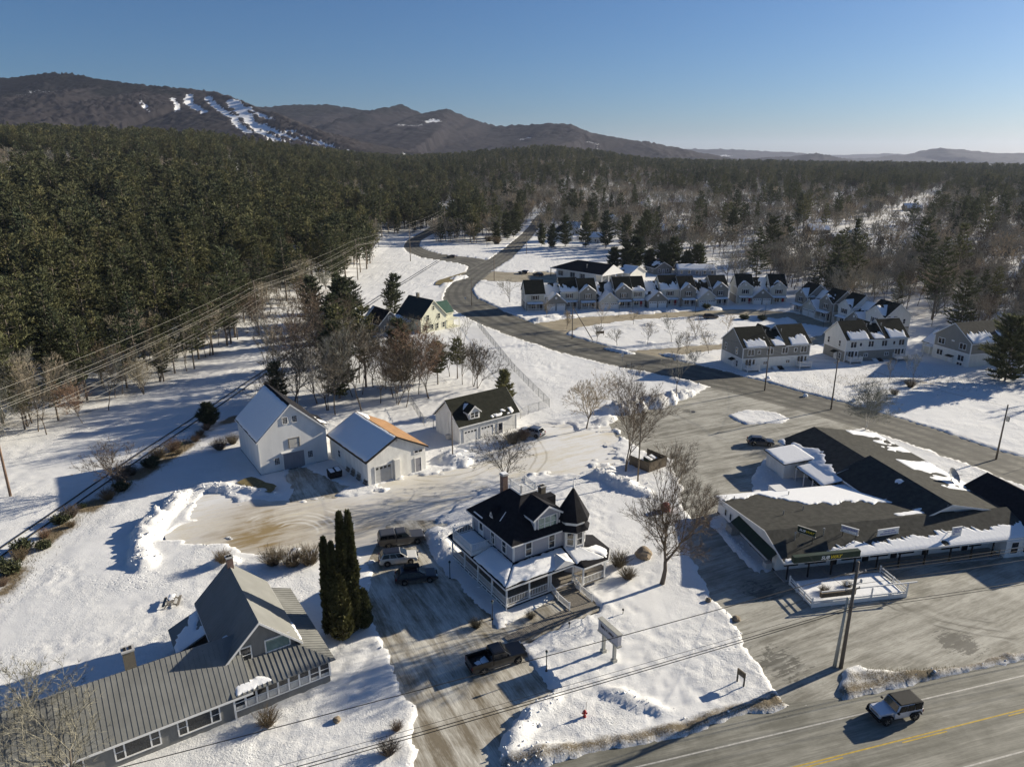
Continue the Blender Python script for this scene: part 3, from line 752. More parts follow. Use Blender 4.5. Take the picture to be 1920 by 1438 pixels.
def ridge_h(X, Y, line, w_front, w_back, seed, spur, spur_len):
    d2 = np.full(X.shape, 1e15); hz = np.zeros(X.shape); front = np.zeros(X.shape); sv = np.zeros(X.shape); s0 = 0
    for (x1, y1, h1), (x2, y2, h2) in zip(line[:-1], line[1:]):
        dx, dy = x2 - x1, y2 - y1; L = math.hypot(dx, dy)
        t = np.clip(((X - x1) * dx + (Y - y1) * dy) / L ** 2, 0, 1)
        ex = X - x1 - t * dx; ey = Y - y1 - t * dy; q = ex * ex + ey * ey
        m = q < d2
        d2 = np.where(m, q, d2); hz = np.where(m, h1 + (h2 - h1) * t, hz)
        front = np.where(m, ey < 0, front); sv = np.where(m, s0 + t * L, sv); s0 += L
    d = np.sqrt(d2)
    w = np.where(front > 0.5, w_front, w_back)
    r = np.clip(d / w, 0, 1)
    prof = (1 - r) ** 1.45 * (1 + 0.5 * r)
    sp = 1 - np.abs(2 * fbm(sv / spur_len, d / (w * 1.6), 3, seed) - 1)
    mid = np.sin(np.pi * np.clip(r, 0, 1))
    gully = 1 + spur * mid * (sp - 0.92) * 2.4 + 0.35 * spur * mid * (fbm(X / 120, Y / 120, 4, seed + 3) - 0.6)
    return hz * prof * gully

# ski runs, plan polylines and half-widths
RUNS = []

def hill_material(name, dark, light, snow_amt, scale):
    m, nt, b = nodes_of(name)
    at = nt.nodes.new('ShaderNodeAttribute'); at.attribute_name = 'cover'
    sp = nt.nodes.new('ShaderNodeSeparateColor'); nt.links.new(at.outputs['Color'], sp.inputs[0])
    v = coords(nt, space='w')
    f1 = noise(nt, v, scale, 6, 0.6); f2 = noise(nt, v, 0.06, 4, 0.7); f3 = noise(nt, v, 0.18, 3, 0.7)
    conifer = mix(nt, f3, tuple(c * 0.6 for c in dark), tuple(c * 1.35 for c in dark))
    hard = mix(nt, f2, tuple(c * 0.75 for c in light), tuple(c * 1.2 for c in light))
    c = mix(nt, ramp(nt, mth(nt, 'ADD', mth(nt, 'MULTIPLY', f1, 0.75), mth(nt, 'MULTIPLY', sp.outputs[1], 0.5)), [(0.50, 0), (0.58, 1)]), hard, conifer)
    thin = ramp(nt, mth(nt, 'ADD', mth(nt, 'MULTIPLY', f2, 0.5), mth(nt, 'MULTIPLY', f1, -0.35)), [(0.16, 0), (0.34, snow_amt)])
    c = mix(nt, thin, c, (0.45, 0.45, 0.46))
    edge = ramp(nt, mth(nt, 'ADD', sp.outputs[0], mth(nt, 'ADD', mth(nt, 'MULTIPLY', mth(nt, 'SUBTRACT', f3, 0.5), 1.5), mth(nt, 'MULTIPLY', mth(nt, 'SUBTRACT', f2, 0.5), 1.2))), [(0.48, 0), (0.62, 1)])
    c = mix(nt, edge, c, (0.82, 0.82, 0.82))
    nt.links.new(c, b.inputs['Base Color']); b.inputs['Roughness'].default_value = 0.95; b.inputs['Specular IOR Level'].default_value = 0.05
    return m

def hill(name, line, x0, x1, y0, y1, step, wf, wb, seed, spur, slen, mat_, treeh, runs=(), clear=(), base=0.0):
    xs = np.arange(x0, x1 + step, step); ys = np.arange(y0, y1 + step, step)
    X, Y = np.meshgrid(xs, ys); sh = X.shape; X = X.ravel(); Y = Y.ravel()
    X = X + (RNG.random(X.shape) - .5) * step * .5; Y = Y + (RNG.random(Y.shape) - .5) * step * .5
    Z = ridge_h(X, Y, line, wf, wb, seed, spur, slen)
    snow = np.zeros(X.shape)
    for pts, hw in runs:
        m = (X > min(p[0] for p in pts) - 200) & (X < max(p[0] for p in pts) + 200)
        q_ = sd_line(X[m], Y[m], pts) / (hw * .62) + (fbm(X[m] / 22, Y[m] / 22, 3, 13) - .5) * 1.9
        snow[m] = np.maximum(snow[m], sstep(1.35, 0.75, q_))
    for (cx, cy, rx, ry, a) in clear:
        q = np.hypot((X - cx) / rx, (Y - cy) / ry) + (fbm(X / 45, Y / 45, 3, 7) - .5) * 1.6
        snow = np.maximum(snow, a * sstep(1.0, 0.35, q))
    up = np.clip(Z / max(p[2] for p in line), 0, 1)
    con = sstep(0.45, 0.95, up) * 0.55 + sstep(0.35, 0.1, up) * 0.35
    jit = (RNG.random(X.shape) ** 1.5) * treeh * (1 - np.clip(snow * 1.3, 0, 1)) * (0.6 + 0.8 * sstep(.4, .7, fbm(X / 180, Y / 180, 3, seed + 9)))
    V = np.stack([X, Y, Z + jit + base - 3.0], 1)
    id_ = np.arange(X.size).reshape(sh)
    q = np.stack([id_[:-1, :-1].ravel(), id_[:-1, 1:].ravel(), id_[1:, 1:].ravel(), id_[1:, :-1].ravel()], 1)
    zz = (Z)[q].max(1) > 1.0
    me = mesh_np(name, V, q[zz], [mat_])
    ca = me.color_attributes.new('cover', 'FLOAT_COLOR', 'POINT')
    ca.data.foreach_set('color', np.stack([snow, con, up, np.ones_like(up)], 1).astype(np.float32).ravel())
    return kind(obj(name, me), 'structure')

HM1 = hill_material('mountain_forest_near', (0.008, 0.010, 0.010), (0.034, 0.030, 0.031), 0.14, 0.0065)
HM2 = hill_material('mountain_forest_far', (0.008, 0.010, 0.012), (0.027, 0.024, 0.027), 0.08, 0.005)
RUNS = [([(-1231,2528),(-1189,2484)],8),([(-1159,2608),(-1134,2568),(-1118,2544)],12),([(-1123,2664),(-1109,2604),(-1066,2568),(-1021,2516)],17),([(-1060,2652),(-987,2548),(-895,2432),(-849,2348),(-784,2256)],17),([(-966,2604),(-891,2496),(-842,2404),(-769,2284),(-662,2104)],19),([(-882,2528),(-761,2400)],13),([(-828,2396),(-729,2288),(-636,2168),(-512,2064)],20),([(-683,2292),(-554,2148),(-492,2072),(-414,2028)],17),([(-947,2608),(-896,2532),(-828,2396)],16),([(-930,2560),(-850,2460),(-790,2340),(-700,2190),(-610,2080)],10),([(-780,2350),(-670,2220),(-570,2100)],12),([(-343,2360),(-320,2200)],10),([(-440,2050),(-348,2028)],10)]
hill('mountain', SKI, -3300, -60, 1450, 3700, 8.0, 1350, 900, 101, .30, 420, HM1, 11.0, RUNS, [(-1700,2760,90,60,.35)])
hill('ridge_hills', RIDGE2, -2700, 1300, 2000, 5000, 14, 1500, 1200, 202, .32, 520, HM2, 10.0, (), [(-394,3716,55,60,.7),(-490,3610,90,50,.42),(49,3596,55,45,.5),(373,3488,55,30,.45)])
hill('far_hills', FAR_A, 300, 5200, 7600, 11000, 45, 1500, 1300, 303, .25, 900, HM2, 14.0, (), [(1850,8700,120,160,.7),(2500,8800,150,140,.6)])
hill('wooded_hill', FAR_B, 900, 3000, 4600, 6400, 18, 700, 700, 404, .25, 400, HM2, 10.0)
hill('distant_hills', FAR_C, 2500, 8200, 5600, 9200, 45, 1600, 1300, 505, .25, 900, HM2, 14.0, (), [(4900,6800,200,150,.6)])
hill('farthest_hills', FAR_D, 3000, 8000, 10200, 12800, 80, 1200, 1200, 606, .2, 900, HM2, 14.0)
# ------------------------------------------------------------------ trees
class TB:
    """triangle/quad soup builder for one tree part"""
    def __init__(s): s.v = []; s.f = []; s.n = 0
    def tri(s, a, b, c):
        s.v += [a, b, c]; s.f.append((s.n, s.n+1, s.n+2)); s.n += 3
    def seg(s, a, b, r0, r1, n=5):
        ax, ay, az = float(a[0]), float(a[1]), float(a[2]); bx, by, bz = float(b[0]), float(b[1]), float(b[2])
        dx, dy, dz = bx - ax, by - ay, bz - az; L = math.sqrt(dx * dx + dy * dy + dz * dz)
        if L < 1e-5: return
        dx, dy, dz = dx / L, dy / L, dz / L
        ux, uy, uz = (dy, -dx, 0.0) if abs(dz) < 0.9 else (0.0, dz, -dy)
        q = math.sqrt(ux * ux + uy * uy + uz * uz); ux, uy, uz = ux / q, uy / q, uz / q
        wx, wy, wz = uy * dz - uz * dy, uz * dx - ux * dz, ux * dy - uy * dx
        base = s.n
        for cx, cy, cz, r in ((ax, ay, az, r0), (bx, by, bz, r1)):
            for i in range(n):
                t = 2 * math.pi * i / n; p, k = r * math.cos(t), r * math.sin(t)
                s.v.append((cx + ux * p + wx * k, cy + uy * p + wy * k, cz + uz * p + wz * k))
        s.n += 2 * n
        for i in range(n):
            j = (i + 1) % n
            s.f.append((base + i, base + j, base + n + j)); s.f.append((base + i, base + n + j, base + n + i))
    def blades(s, c, o, half, length, back, r):
        """many thin triangles at once: base centres c, unit directions o"""
        n = len(c)
        if n == 0: return
        w = np.cross(o, r.normal(size=(n, 3))); w /= np.linalg.norm(w, axis=1, keepdims=True) + 1e-9; w = w * np.reshape(half, (-1, 1))
        L = np.reshape(length, (-1, 1)); b0 = c - o * np.reshape(back, (-1, 1))
        V = np.stack([b0 - w, b0 + w, c + o * L], 1).reshape(-1, 3)
        s.v += list(V); s.f += [(s.n + 3 * i, s.n + 3 * i + 1, s.n + 3 * i + 2) for i in range(n)]; s.n += 3 * n
    def mesh(s, name, m, smooth=False):
        return mesh_np(name, np.array(s.v), np.array(s.f, np.int32), [m], smooth=smooth)

def _unit(v): return v / (math.sqrt(v[0] * v[0] + v[1] * v[1] + v[2] * v[2]) + 1e-9)
def _units(v): return v / (np.linalg.norm(v, axis=1, keepdims=True) + 1e-9)

def pine_meshes(seed, h=20.0, dens=1.0, spread=1.0, start=0.25, needle='needles', taper=1.0, leafscale=1.0, trunk_sides=6):
    r = np.random.default_rng(seed)
    tk = TB(); cr = TB()
    lean = (r.random(2) - .5) * 0.03 * h
    path = lambda t: np.array([lean[0] * t * t, lean[1] * t * t, h * t])
    n = 8
    for i in range(n):
        a, b = i / n, (i + 1) / n
        tk.seg(path(a), path(b), 0.26 * h / 20 * (1 - a) + 0.03, 0.26 * h / 20 * (1 - b) + 0.03, trunk_sides)
    z = start * h + r.random() * 0.4; SC, SO, SS = [], [], []
    while z < h - 0.3:
        t = z / h; k = (t - start) / (1 - start)
        env = (0.35 + 0.65 * min(1, k / 0.22)) * (1 - k) ** (0.62 * taper) + 0.05
        L0 = 4.1 * spread * h / 20 * env
        nb = int(r.integers(4, 7))
        az0 = r.random() * 6.28
        for bnum in range(nb):
            if r.random() < 0.12: continue
            az = az0 + bnum * 6.283 / nb + r.normal() * 0.25
            L = L0 * (0.55 + 0.65 * r.random())
            p0 = path(t); rise = 0.05 + 0.42 * k + 0.12 * r.normal()
            dirv = _unit(np.array([math.cos(az), math.sin(az), rise]))
            p1 = p0 + dirv * L * 0.6; tip = p0 + dirv * L + np.array([0, 0, L * (0.10 + 0.08 * r.random())])
            tk.seg(p0, p1, 0.05 * h / 20 + 0.012, 0.03, 3); tk.seg(p1, tip, 0.03, 0.01, 3)
            side = np.array([-math.sin(az), math.cos(az), 0])
            ns = max(3, int(L * 4.6 * dens))
            for q in range(ns):
                f = 0.22 + 0.78 * (q + r.random()) / ns
                c = p0 + dirv * L * f + np.array([0, 0, L * 0.12 * f * f])
                wdt = L * 0.30 * (1 - 0.55 * f) + 0.18
                c = c + side * (r.random() - .5) * 2 * wdt + np.array([0, 0, (r.random() - .4) * 0.22])
                out = _unit(dirv * 0.8 + side * (r.random() - .5) * 1.5 + np.array([0, 0, 0.30 + 0.3 * r.random()]))
                s = (0.50 + 0.40 * r.random()) * leafscale
                SC.append(c); SO.append(out); SS.append(s)
        z += (0.62 + 0.35 * r.random()) * h / 20 * (1.0 if dens > 0.6 else 1.35)
    C3 = np.repeat(np.array(SC), 3, 0); S3 = np.repeat(np.array(SS), 3); O3 = np.repeat(np.array(SO), 3, 0)
    O3 = _units(O3 + r.normal(size=O3.shape) * 0.38)
    cr.blades(C3, O3, S3 * 0.17, S3, S3 * .25, r)
    c = path(1.0)
    for e in range(int(14 * dens) + 5):
        o2 = _unit(np.array([r.normal() * .5, r.normal() * .5, 1])); w2 = _unit(np.cross(o2, r.normal(size=3))) * 0.09
        b0 = c - np.array([0, 0, r.random() * 0.9]); cr.tri(b0 - w2, b0 + w2, b0 + o2 * 0.6)
    return tk.mesh('pine_trunk', M['bark_pine']), cr.mesh('pine_crown', M[needle])

def bare_meshes(seed, h=14.0, depth=5, spread=0.55, trunk=0.25, stems=1, twig='twig', bark='bark', twigs=3, upright=0.25, r0=None, tw_w=0.018):
    """a leafless broadleaf tree: limbs in the trunk mesh, fine branches and twigs in the crown mesh"""
    r = np.random.default_rng(seed)
    tk = TB(); cr = TB()
    R0 = r0 or h * 0.017; TQ, TD, TL, TN_ = [], [], [], []
    def grow(p, d, L, rad, lev):
        nseg = 3 if lev < 2 else 2
        q = p
        for i in range(nseg):
            d = _unit(d + r.normal(size=3) * 0.10 + np.array([0, 0, upright * 0.18]))
            e = q + d * (L / nseg)
            ra = rad * (1 - 0.32 * i / nseg); rb = rad * (1 - 0.32 * (i + 1) / nseg)
            (tk if lev < 2 else cr).seg(q, e, ra, rb, 6 if lev == 0 else (4 if lev < 3 else 3))
            if lev >= 1 and i < nseg - 1 and lev < depth - 1:
                sd = _unit(d * 0.9 + _unit(np.cross(d, r.normal(size=3))) * (spread + 0.25))
                grow(e, sd, L * (0.45 + 0.2 * r.random()), rb * 0.5, lev + 2 if lev + 2 < depth else depth - 1)
            q = e
            if lev >= 2:
                TQ.append(q); TD.append(d); TL.append(L / nseg); TN_.append(twigs)
        if lev >= depth - 1:
            TQ.append(q); TD.append(d); TL.append(0.0); TN_.append(twigs * 2)
            return
        nb = 3 if lev == 0 else (3 if r.random() < 0.45 else 2)
        if lev == 0: nb = int(r.integers(3, 6))
        az = r.random() * 6.28
        ux = _unit(np.cross(d, np.array([0.3, 0.9, 0.1]))); uy = np.cross(d, ux)
        for b in range(nb):
            a = az + b * 6.283 / nb + r.normal() * 0.3
            sp = spread * (0.6 + 0.7 * r.random())
            nd = _unit(d + (ux * math.cos(a) + uy * math.sin(a)) * sp)
            grow(q, nd, L * (0.66 + 0.22 * r.random()) if lev else h * (0.26 + 0.08 * r.random()), rad * 0.66 * (0.62 if nb > 2 else 0.78) * 1.25, lev + 1)
    for s in range(stems):
        base = np.array([r.normal() * .15 * (stems > 1), r.normal() * .15 * (stems > 1), -0.2])
        d0 = _unit(np.array([r.normal() * (0.05 + 0.16 * (stems > 1)), r.normal() * (0.05 + 0.16 * (stems > 1)), 1]))
        grow(base, d0, h * trunk * (0.85 + 0.3 * r.random()), R0 * (0.65 if stems > 1 else 1), 0)
    Q = np.repeat(np.array(TQ), TN_, 0); D = np.repeat(np.array(TD), TN_, 0); SL = np.repeat(np.array(TL), TN_); n_ = len(Q)
    Q = Q - D * (r.random(n_) * SL)[:, None]
    T = _units(D + r.normal(size=(n_, 3)) * 0.55 + np.array([0, 0, 0.12]))
    cr.blades(Q, T, np.full(n_, tw_w), (0.55 + 0.85 * r.random(n_)) * h / 14, np.zeros(n_), r)
    V = np.array(cr.v); top = max(V[:, 2].max(), 0.1); sc = h / top      # bring to the wanted height
    tk.v = np.array(tk.v) * sc; cr.v = V * sc
    return tk.mesh('bare_trunk', M[bark]), cr.mesh('bare_crown', M[twig])

def column_meshes(seed, h=13.0, rad=1.0, needle='cedar', n=5200):
    r = np.random.default_rng(seed); tk = TB(); cr = TB()
    for i in range(6):
        tk.seg(np.array([0, 0, -.2 + i * h * .15]), np.array([0, 0, -.2 + (i + 1) * h * .15]), 0.16 * (1 - i / 7), 0.16 * (1 - (i + 1) / 7), 6)
    ph = r.random(8) * 6.28
    t = r.random(n) ** 0.85; az = r.random(n) * 6.283
    env = (1 - t ** 2.6) ** 0.75 * (0.78 + 0.22 * np.minimum(1, t / .12)) * rad
    lump = 1 + 0.16 * np.sin(3 * az + ph[(t * 7).astype(int)]) + 0.14 * np.sin(9 * t * 6.28 / 4 + 2 * az)
    rr = env * lump * (0.70 + 0.36 * r.random(n))
    c = np.stack([rr * np.cos(az), rr * np.sin(az), 0.15 + t * (h - 0.3)], 1)
    o = _units(np.stack([np.cos(az) * .5, np.sin(az) * .5, np.full(n, 0.9)], 1) + r.normal(size=(n, 3)) * 0.3)
    s = 0.26 + 0.2 * r.random(n)
    cr.blades(c, o, s * .42, s, np.zeros(n), r)
    return tk.mesh('cedar_trunk', M['bark']), cr.mesh('cedar_crown', M[needle])

def shrub_meshes(seed, h=1.6, rad=1.2, n=260, twig='shrub', leafy=0, needle='needles_dark'):
    r = np.random.default_rng(seed); tk = TB(); cr = TB()
    for i in range(n):
        az = r.random() * 6.283; sp = (r.random() ** 0.6)
        base = np.array([math.cos(az), math.sin(az), 0]) * rad * 0.35 * r.random(); base[2] = -0.1
        d = _unit(np.array([math.cos(az) * sp * rad, math.sin(az) * sp * rad, h * (1.05 - 0.35 * sp)])); L = h * (0.6 + 0.5 * r.random())
        m = base + d * L * .55; e = m + _unit(d + r.normal(size=3) * .25) * L * .5
        b = tk if i % 9 == 0 else cr
        b.seg(base, m, 0.018, 0.012, 3); b.seg(m, e, 0.012, 0.005, 3)
        for _ in range(4):
            tw = _unit(d + r.normal(size=3) * .55); w = _unit(np.cross(tw, r.normal(size=3))) * 0.012
            q = m + (e - m) * r.random(); cr.tri(q - w, q + w, q + tw * (.25 + .3 * r.random()) * h / 1.6)
        for _ in range(leafy):
            o = _unit(d + r.normal(size=3) * .8); w = _unit(np.cross(o, r.normal(size=3))) * 0.09
            q = base + (e - base) * (0.3 + .7 * r.random()); cr.tri(q - w, q + w, q + o * .32)
    return tk.mesh('shrub_stems', M['bark']), cr.mesh('shrub_twigs', M[needle] if leafy else M[twig])

def put_tree(name, label, cat, meshes, x, y, s=1.0, rz=None, group=None, parts=('trunk', 'crown'), sz=None, z=None):
    t = thing(name, label, cat, (x, y, (terr1(x, y) + 0.05) if z is None else z), random.random() * 6.28 if rz is None else rz, group)
    t.scale = (s, s, sz or s)
    obj(parts[0], meshes[0], t); obj(parts[1], meshes[1], t)
    return t

PINE = [pine_meshes(100 + i, 20, 1.0, 1.12 + 0.14 * (i % 3), 0.16 + 0.07 * (i % 3), ['needles', 'needles_dark', 'needles'][i % 3], [1.0, 1.3, 0.65][i % 3]) for i in range(6)]
PINE_LOW = [pine_meshes(200 + i, 12, 1.0, 1.5, 0.06, 'needles', 1.0) for i in range(2)]
BARE = [bare_meshes(300 + i, 15, 5, 0.50 + 0.05 * (i % 2), 0.24 + 0.05 * (i % 3), 1, ['twig', 'twig_tan'][i % 2], 'bark', 6, .25, None, .022) for i in range(4)]
SLIM = [bare_meshes(330 + i, 15, 5, 0.36, 0.32, 1, ['twig', 'twig_tan', 'twig_dark', 'twig'][i], 'bark', 6, 0.45, 0.16, .022) for i in range(4)]
CLUMP = [bare_meshes(350 + i, 12, 5, 0.34, 0.2, 5, 'twig_tan', 'bark', 3, 0.45) for i in range(2)]

# lighter versions for the mass of the forest
def joined(meshes, name):
    v = []; f = []; mi = []; o = 0; mats = []
    for k, me in enumerate(meshes):
        n = len(me.vertices); co = np.zeros(n * 3); me.vertices.foreach_get('co', co); v.append(co.reshape(-1, 3))
        fi = np.zeros(len(me.polygons) * 3, np.int32); me.polygons.foreach_get('vertices', fi); f.append(fi.reshape(-1, 3) + o)
        mi += [k] * len(me.polygons); o += n; mats.append(me.materials[0])
    return mesh_np(name, np.concatenate(v), np.concatenate(f), mats, mi)
FAR_PINE = [joined(pine_meshes(400 + i, 20, 0.42, [1.0, 1.15, 1.5, .85, 1.3, 1.1][i], [.25, .2, .35, .12, .3, .45][i], ['needles', 'needles_dark'][i % 2], [1.0, 1.2, .6, 1.5, .75, .7][i], 1.75, 4), 'far_pine') for i in range(6)]
FAR_BARE = [joined(bare_meshes(450 + i, 15, 4, 0.46, 0.28, 1, ['twig', 'twig_tan', 'twig_dark', 'twig'][i], 'bark', 9, 0.3, 0.14, 0.045), 'far_bare') for i in range(4)]

# where the woods grow
def scatter_forest():
    pts = []
    for (d0, d1, spacing) in ((60, 320, 5.6), (320, 620, 6.3), (620, 1100, 7.6), (1100, 2300, 10.0)):
        n = int((math.radians(84) / 2) * (d1 ** 2 - d0 ** 2) / spacing ** 2)
        d = np.sqrt(RNG.random(n) * (d1 ** 2 - d0 ** 2) + d0 ** 2); th = R(-42) + RNG.random(n) * R(84)
        pts.append(np.stack([d * np.sin(th), d * np.cos(th)], 1))
    P = np.concatenate(pts)
    X, Y = P[:, 0], P[:, 1]; D = np.hypot(X, Y)
    keep = forest_mask(X, Y) > 0.5
    keep &= sd_line(X, Y, [(-73.2,93.9),(-70.4,192.6),(-62.8,288.6),(-48.9,344)]) > 3
    east = X > -20
    # open understorey east of the village and thinning at the very edge of the woods
    keep &= ~(east & (D < 420) & (RNG.random(len(X)) < 0.12)) & ~(east & (D >= 420) & (D < 1000) & (X > 60) & (RNG.random(len(X)) < 0.38))
    instrip = sd_poly(X, Y, STRIP) < 0
    keep &= ~(instrip & (RNG.random(len(X)) < 0.72))
    P = P[keep]; X, Y = P[:, 0], P[:, 1]; D = np.hypot(X, Y); th = np.degrees(np.arctan2(X, Y))
    pz = fbm(X / 70, Y / 70, 3, 77)
    west_p = np.interp(D, [100, 150, 230, 600, 1000], [.55, .68, .82, .64, .68])
    east_p = np.interp(D, [100, 400, 700, 1200, 2000], [.03, .05, .12, .34, .72])
    w = sstep(-9, 3, th)
    prob = west_p * (1 - w) + east_p * w
    ishard = sstep(0.1, -0.1, np.abs(D - 640) / 1000 - 0.07) * (th < -18)      # leafless belt high on the west slope
    prob = prob * (1 - 0.75 * ishard) + (pz - 0.5) * (1.7 - 1.0 * w) - 2.0 * (sd_poly(X, Y, STRIP) < 0)
    ispine = RNG.random(len(X)) < np.clip(prob, 0.03, 0.97)
    return X, Y, D, th, ispine
FX, FY, FD, FTH, FP = scatter_forest()
FZ = terr(FX, FY)
FS = np.where(FP, 0.62 + 0.62 * RNG.random(len(FX)) ** 1.3, 0.62 + 0.42 * RNG.random(len(FX)))
FS = np.where((FTH > 0) & FP, FS * 1.0, FS)
# ------------- 300 nearest of each kind in view stand on their own
in_view = (np.abs(FX) < FY * 0.735 + 6)
order = np.argsort(FD)
single_p = [i for i in order if FP[i] and in_view[i]][:300]
single_b = [i for i in order if (not FP[i]) and in_view[i]][:300]
def wood_label(i):
    side = 'west of the power line' if FX[i] < -20 else 'behind the townhouses'
    return side
for i in single_p:
    west = FX[i] < -20
    lab = 'tall dark green pine in the dense woods beside the power line' if west else 'green pine among bare trees in the woods behind the townhouses'
    put_tree('pine_tree', lab, 'pine tree', PINE[int(RNG.integers(len(PINE)))], float(FX[i]), float(FY[i]), float(FS[i]) * (1.0 if FD[i] > 140 else .9), None, 'pines of the west woods' if west else 'pines of the east woods')
for i in single_b:
    west = FX[i] < -20
    lab = 'leafless grey tree at the edge of the pine woods beside the power line' if west else 'leafless brown tree in the woods behind the townhouses'
    src = (SLIM if RNG.random() < .7 else BARE)
    put_tree('bare_tree', lab, 'bare tree', src[int(RNG.integers(len(src)))], float(FX[i]), float(FY[i]), float(FS[i]), None, 'bare trees of the west woods' if west else 'bare trees of the east woods')
taken = np.zeros(len(FX), bool); taken[single_p] = True; taken[single_b] = True

# ------------- the rest of the forest reads as one mass: points that carry instances
def forest_mass(name, label, sel, sources, mult):
    coll = bpy.data.collections.new(name + '_sources')
    for k, me in enumerate(sources):
        o = bpy.data.objects.new('%s_source' % name, me); coll.objects.link(o)
    n = int(sel.sum())
    me = bpy.data.meshes.new(name)
    me.vertices.add(n); me.vertices.foreach_set('co', np.stack([FX[sel], FY[sel], FZ[sel] - 0.2], 1).astype(np.float32).ravel())
    for nm, val in (('scl', FS[sel] * mult * (1 + 0.25 * sstep(1000, 2000, FD[sel]))), ('rot', RNG.random(n) * 6.28)):
        a = me.attributes.new(nm, 'FLOAT', 'POINT'); a.data.foreach_set('value', val.astype(np.float32))
    a = me.attributes.new('pick', 'INT', 'POINT'); a.data.foreach_set('value', RNG.integers(0, len(sources), n).astype(np.int32))
    o = obj(name, me); kind(o, 'stuff'); o['label'] = label; o['category'] = 'forest'
    ng = bpy.data.node_groups.new(name + '_nodes', 'GeometryNodeTree')
    ng.interface.new_socket('Geometry', in_out='INPUT', socket_type='NodeSocketGeometry'); ng.interface.new_socket('Geometry', in_out='OUTPUT', socket_type='NodeSocketGeometry')
    gi = ng.nodes.new('NodeGroupInput'); go = ng.nodes.new('NodeGroupOutput')
    ip = ng.nodes.new('GeometryNodeInstanceOnPoints'); ci = ng.nodes.new('GeometryNodeCollectionInfo')
    ci.inputs['Collection'].default_value = coll; ci.inputs['Separate Children'].default_value = True; ci.inputs['Reset Children'].default_value = True
    ip.inputs['Pick Instance'].default_value = True
    def attr(nm, t):
        q = ng.nodes.new('GeometryNodeInputNamedAttribute'); q.data_type = t; q.inputs['Name'].default_value = nm
        return next(s for s in q.outputs if s.enabled and s.name == 'Attribute')
    cx = ng.nodes.new('ShaderNodeCombineXYZ'); ng.links.new(attr('rot', 'FLOAT'), cx.inputs[2])
    ng.links.new(gi.outputs[0], ip.inputs['Points']); ng.links.new(ci.outputs[0], ip.inputs['Instance'])
    ng.links.new(attr('pick', 'INT'), ip.inputs['Instance Index'])
    er = ng.nodes.new('FunctionNodeEulerToRotation'); ng.links.new(cx.outputs[0], er.inputs[0]); ng.links.new(er.outputs[0], ip.inputs['Rotation'])
    ng.links.new(attr('scl', 'FLOAT'), ip.inputs['Scale'])
    ng.links.new(ip.outputs[0], go.inputs[0])
    md = o.modifiers.new('instances', 'NODES'); md.node_group = ng
    return o
forest_mass('pine_forest', 'dark green pine forest rising towards the mountains', FP & ~taken, FAR_PINE, 1.0)
forest_mass('bare_forest', 'grey brown leafless forest mixed among the pines', (~FP) & ~taken, FAR_BARE, 1.0)
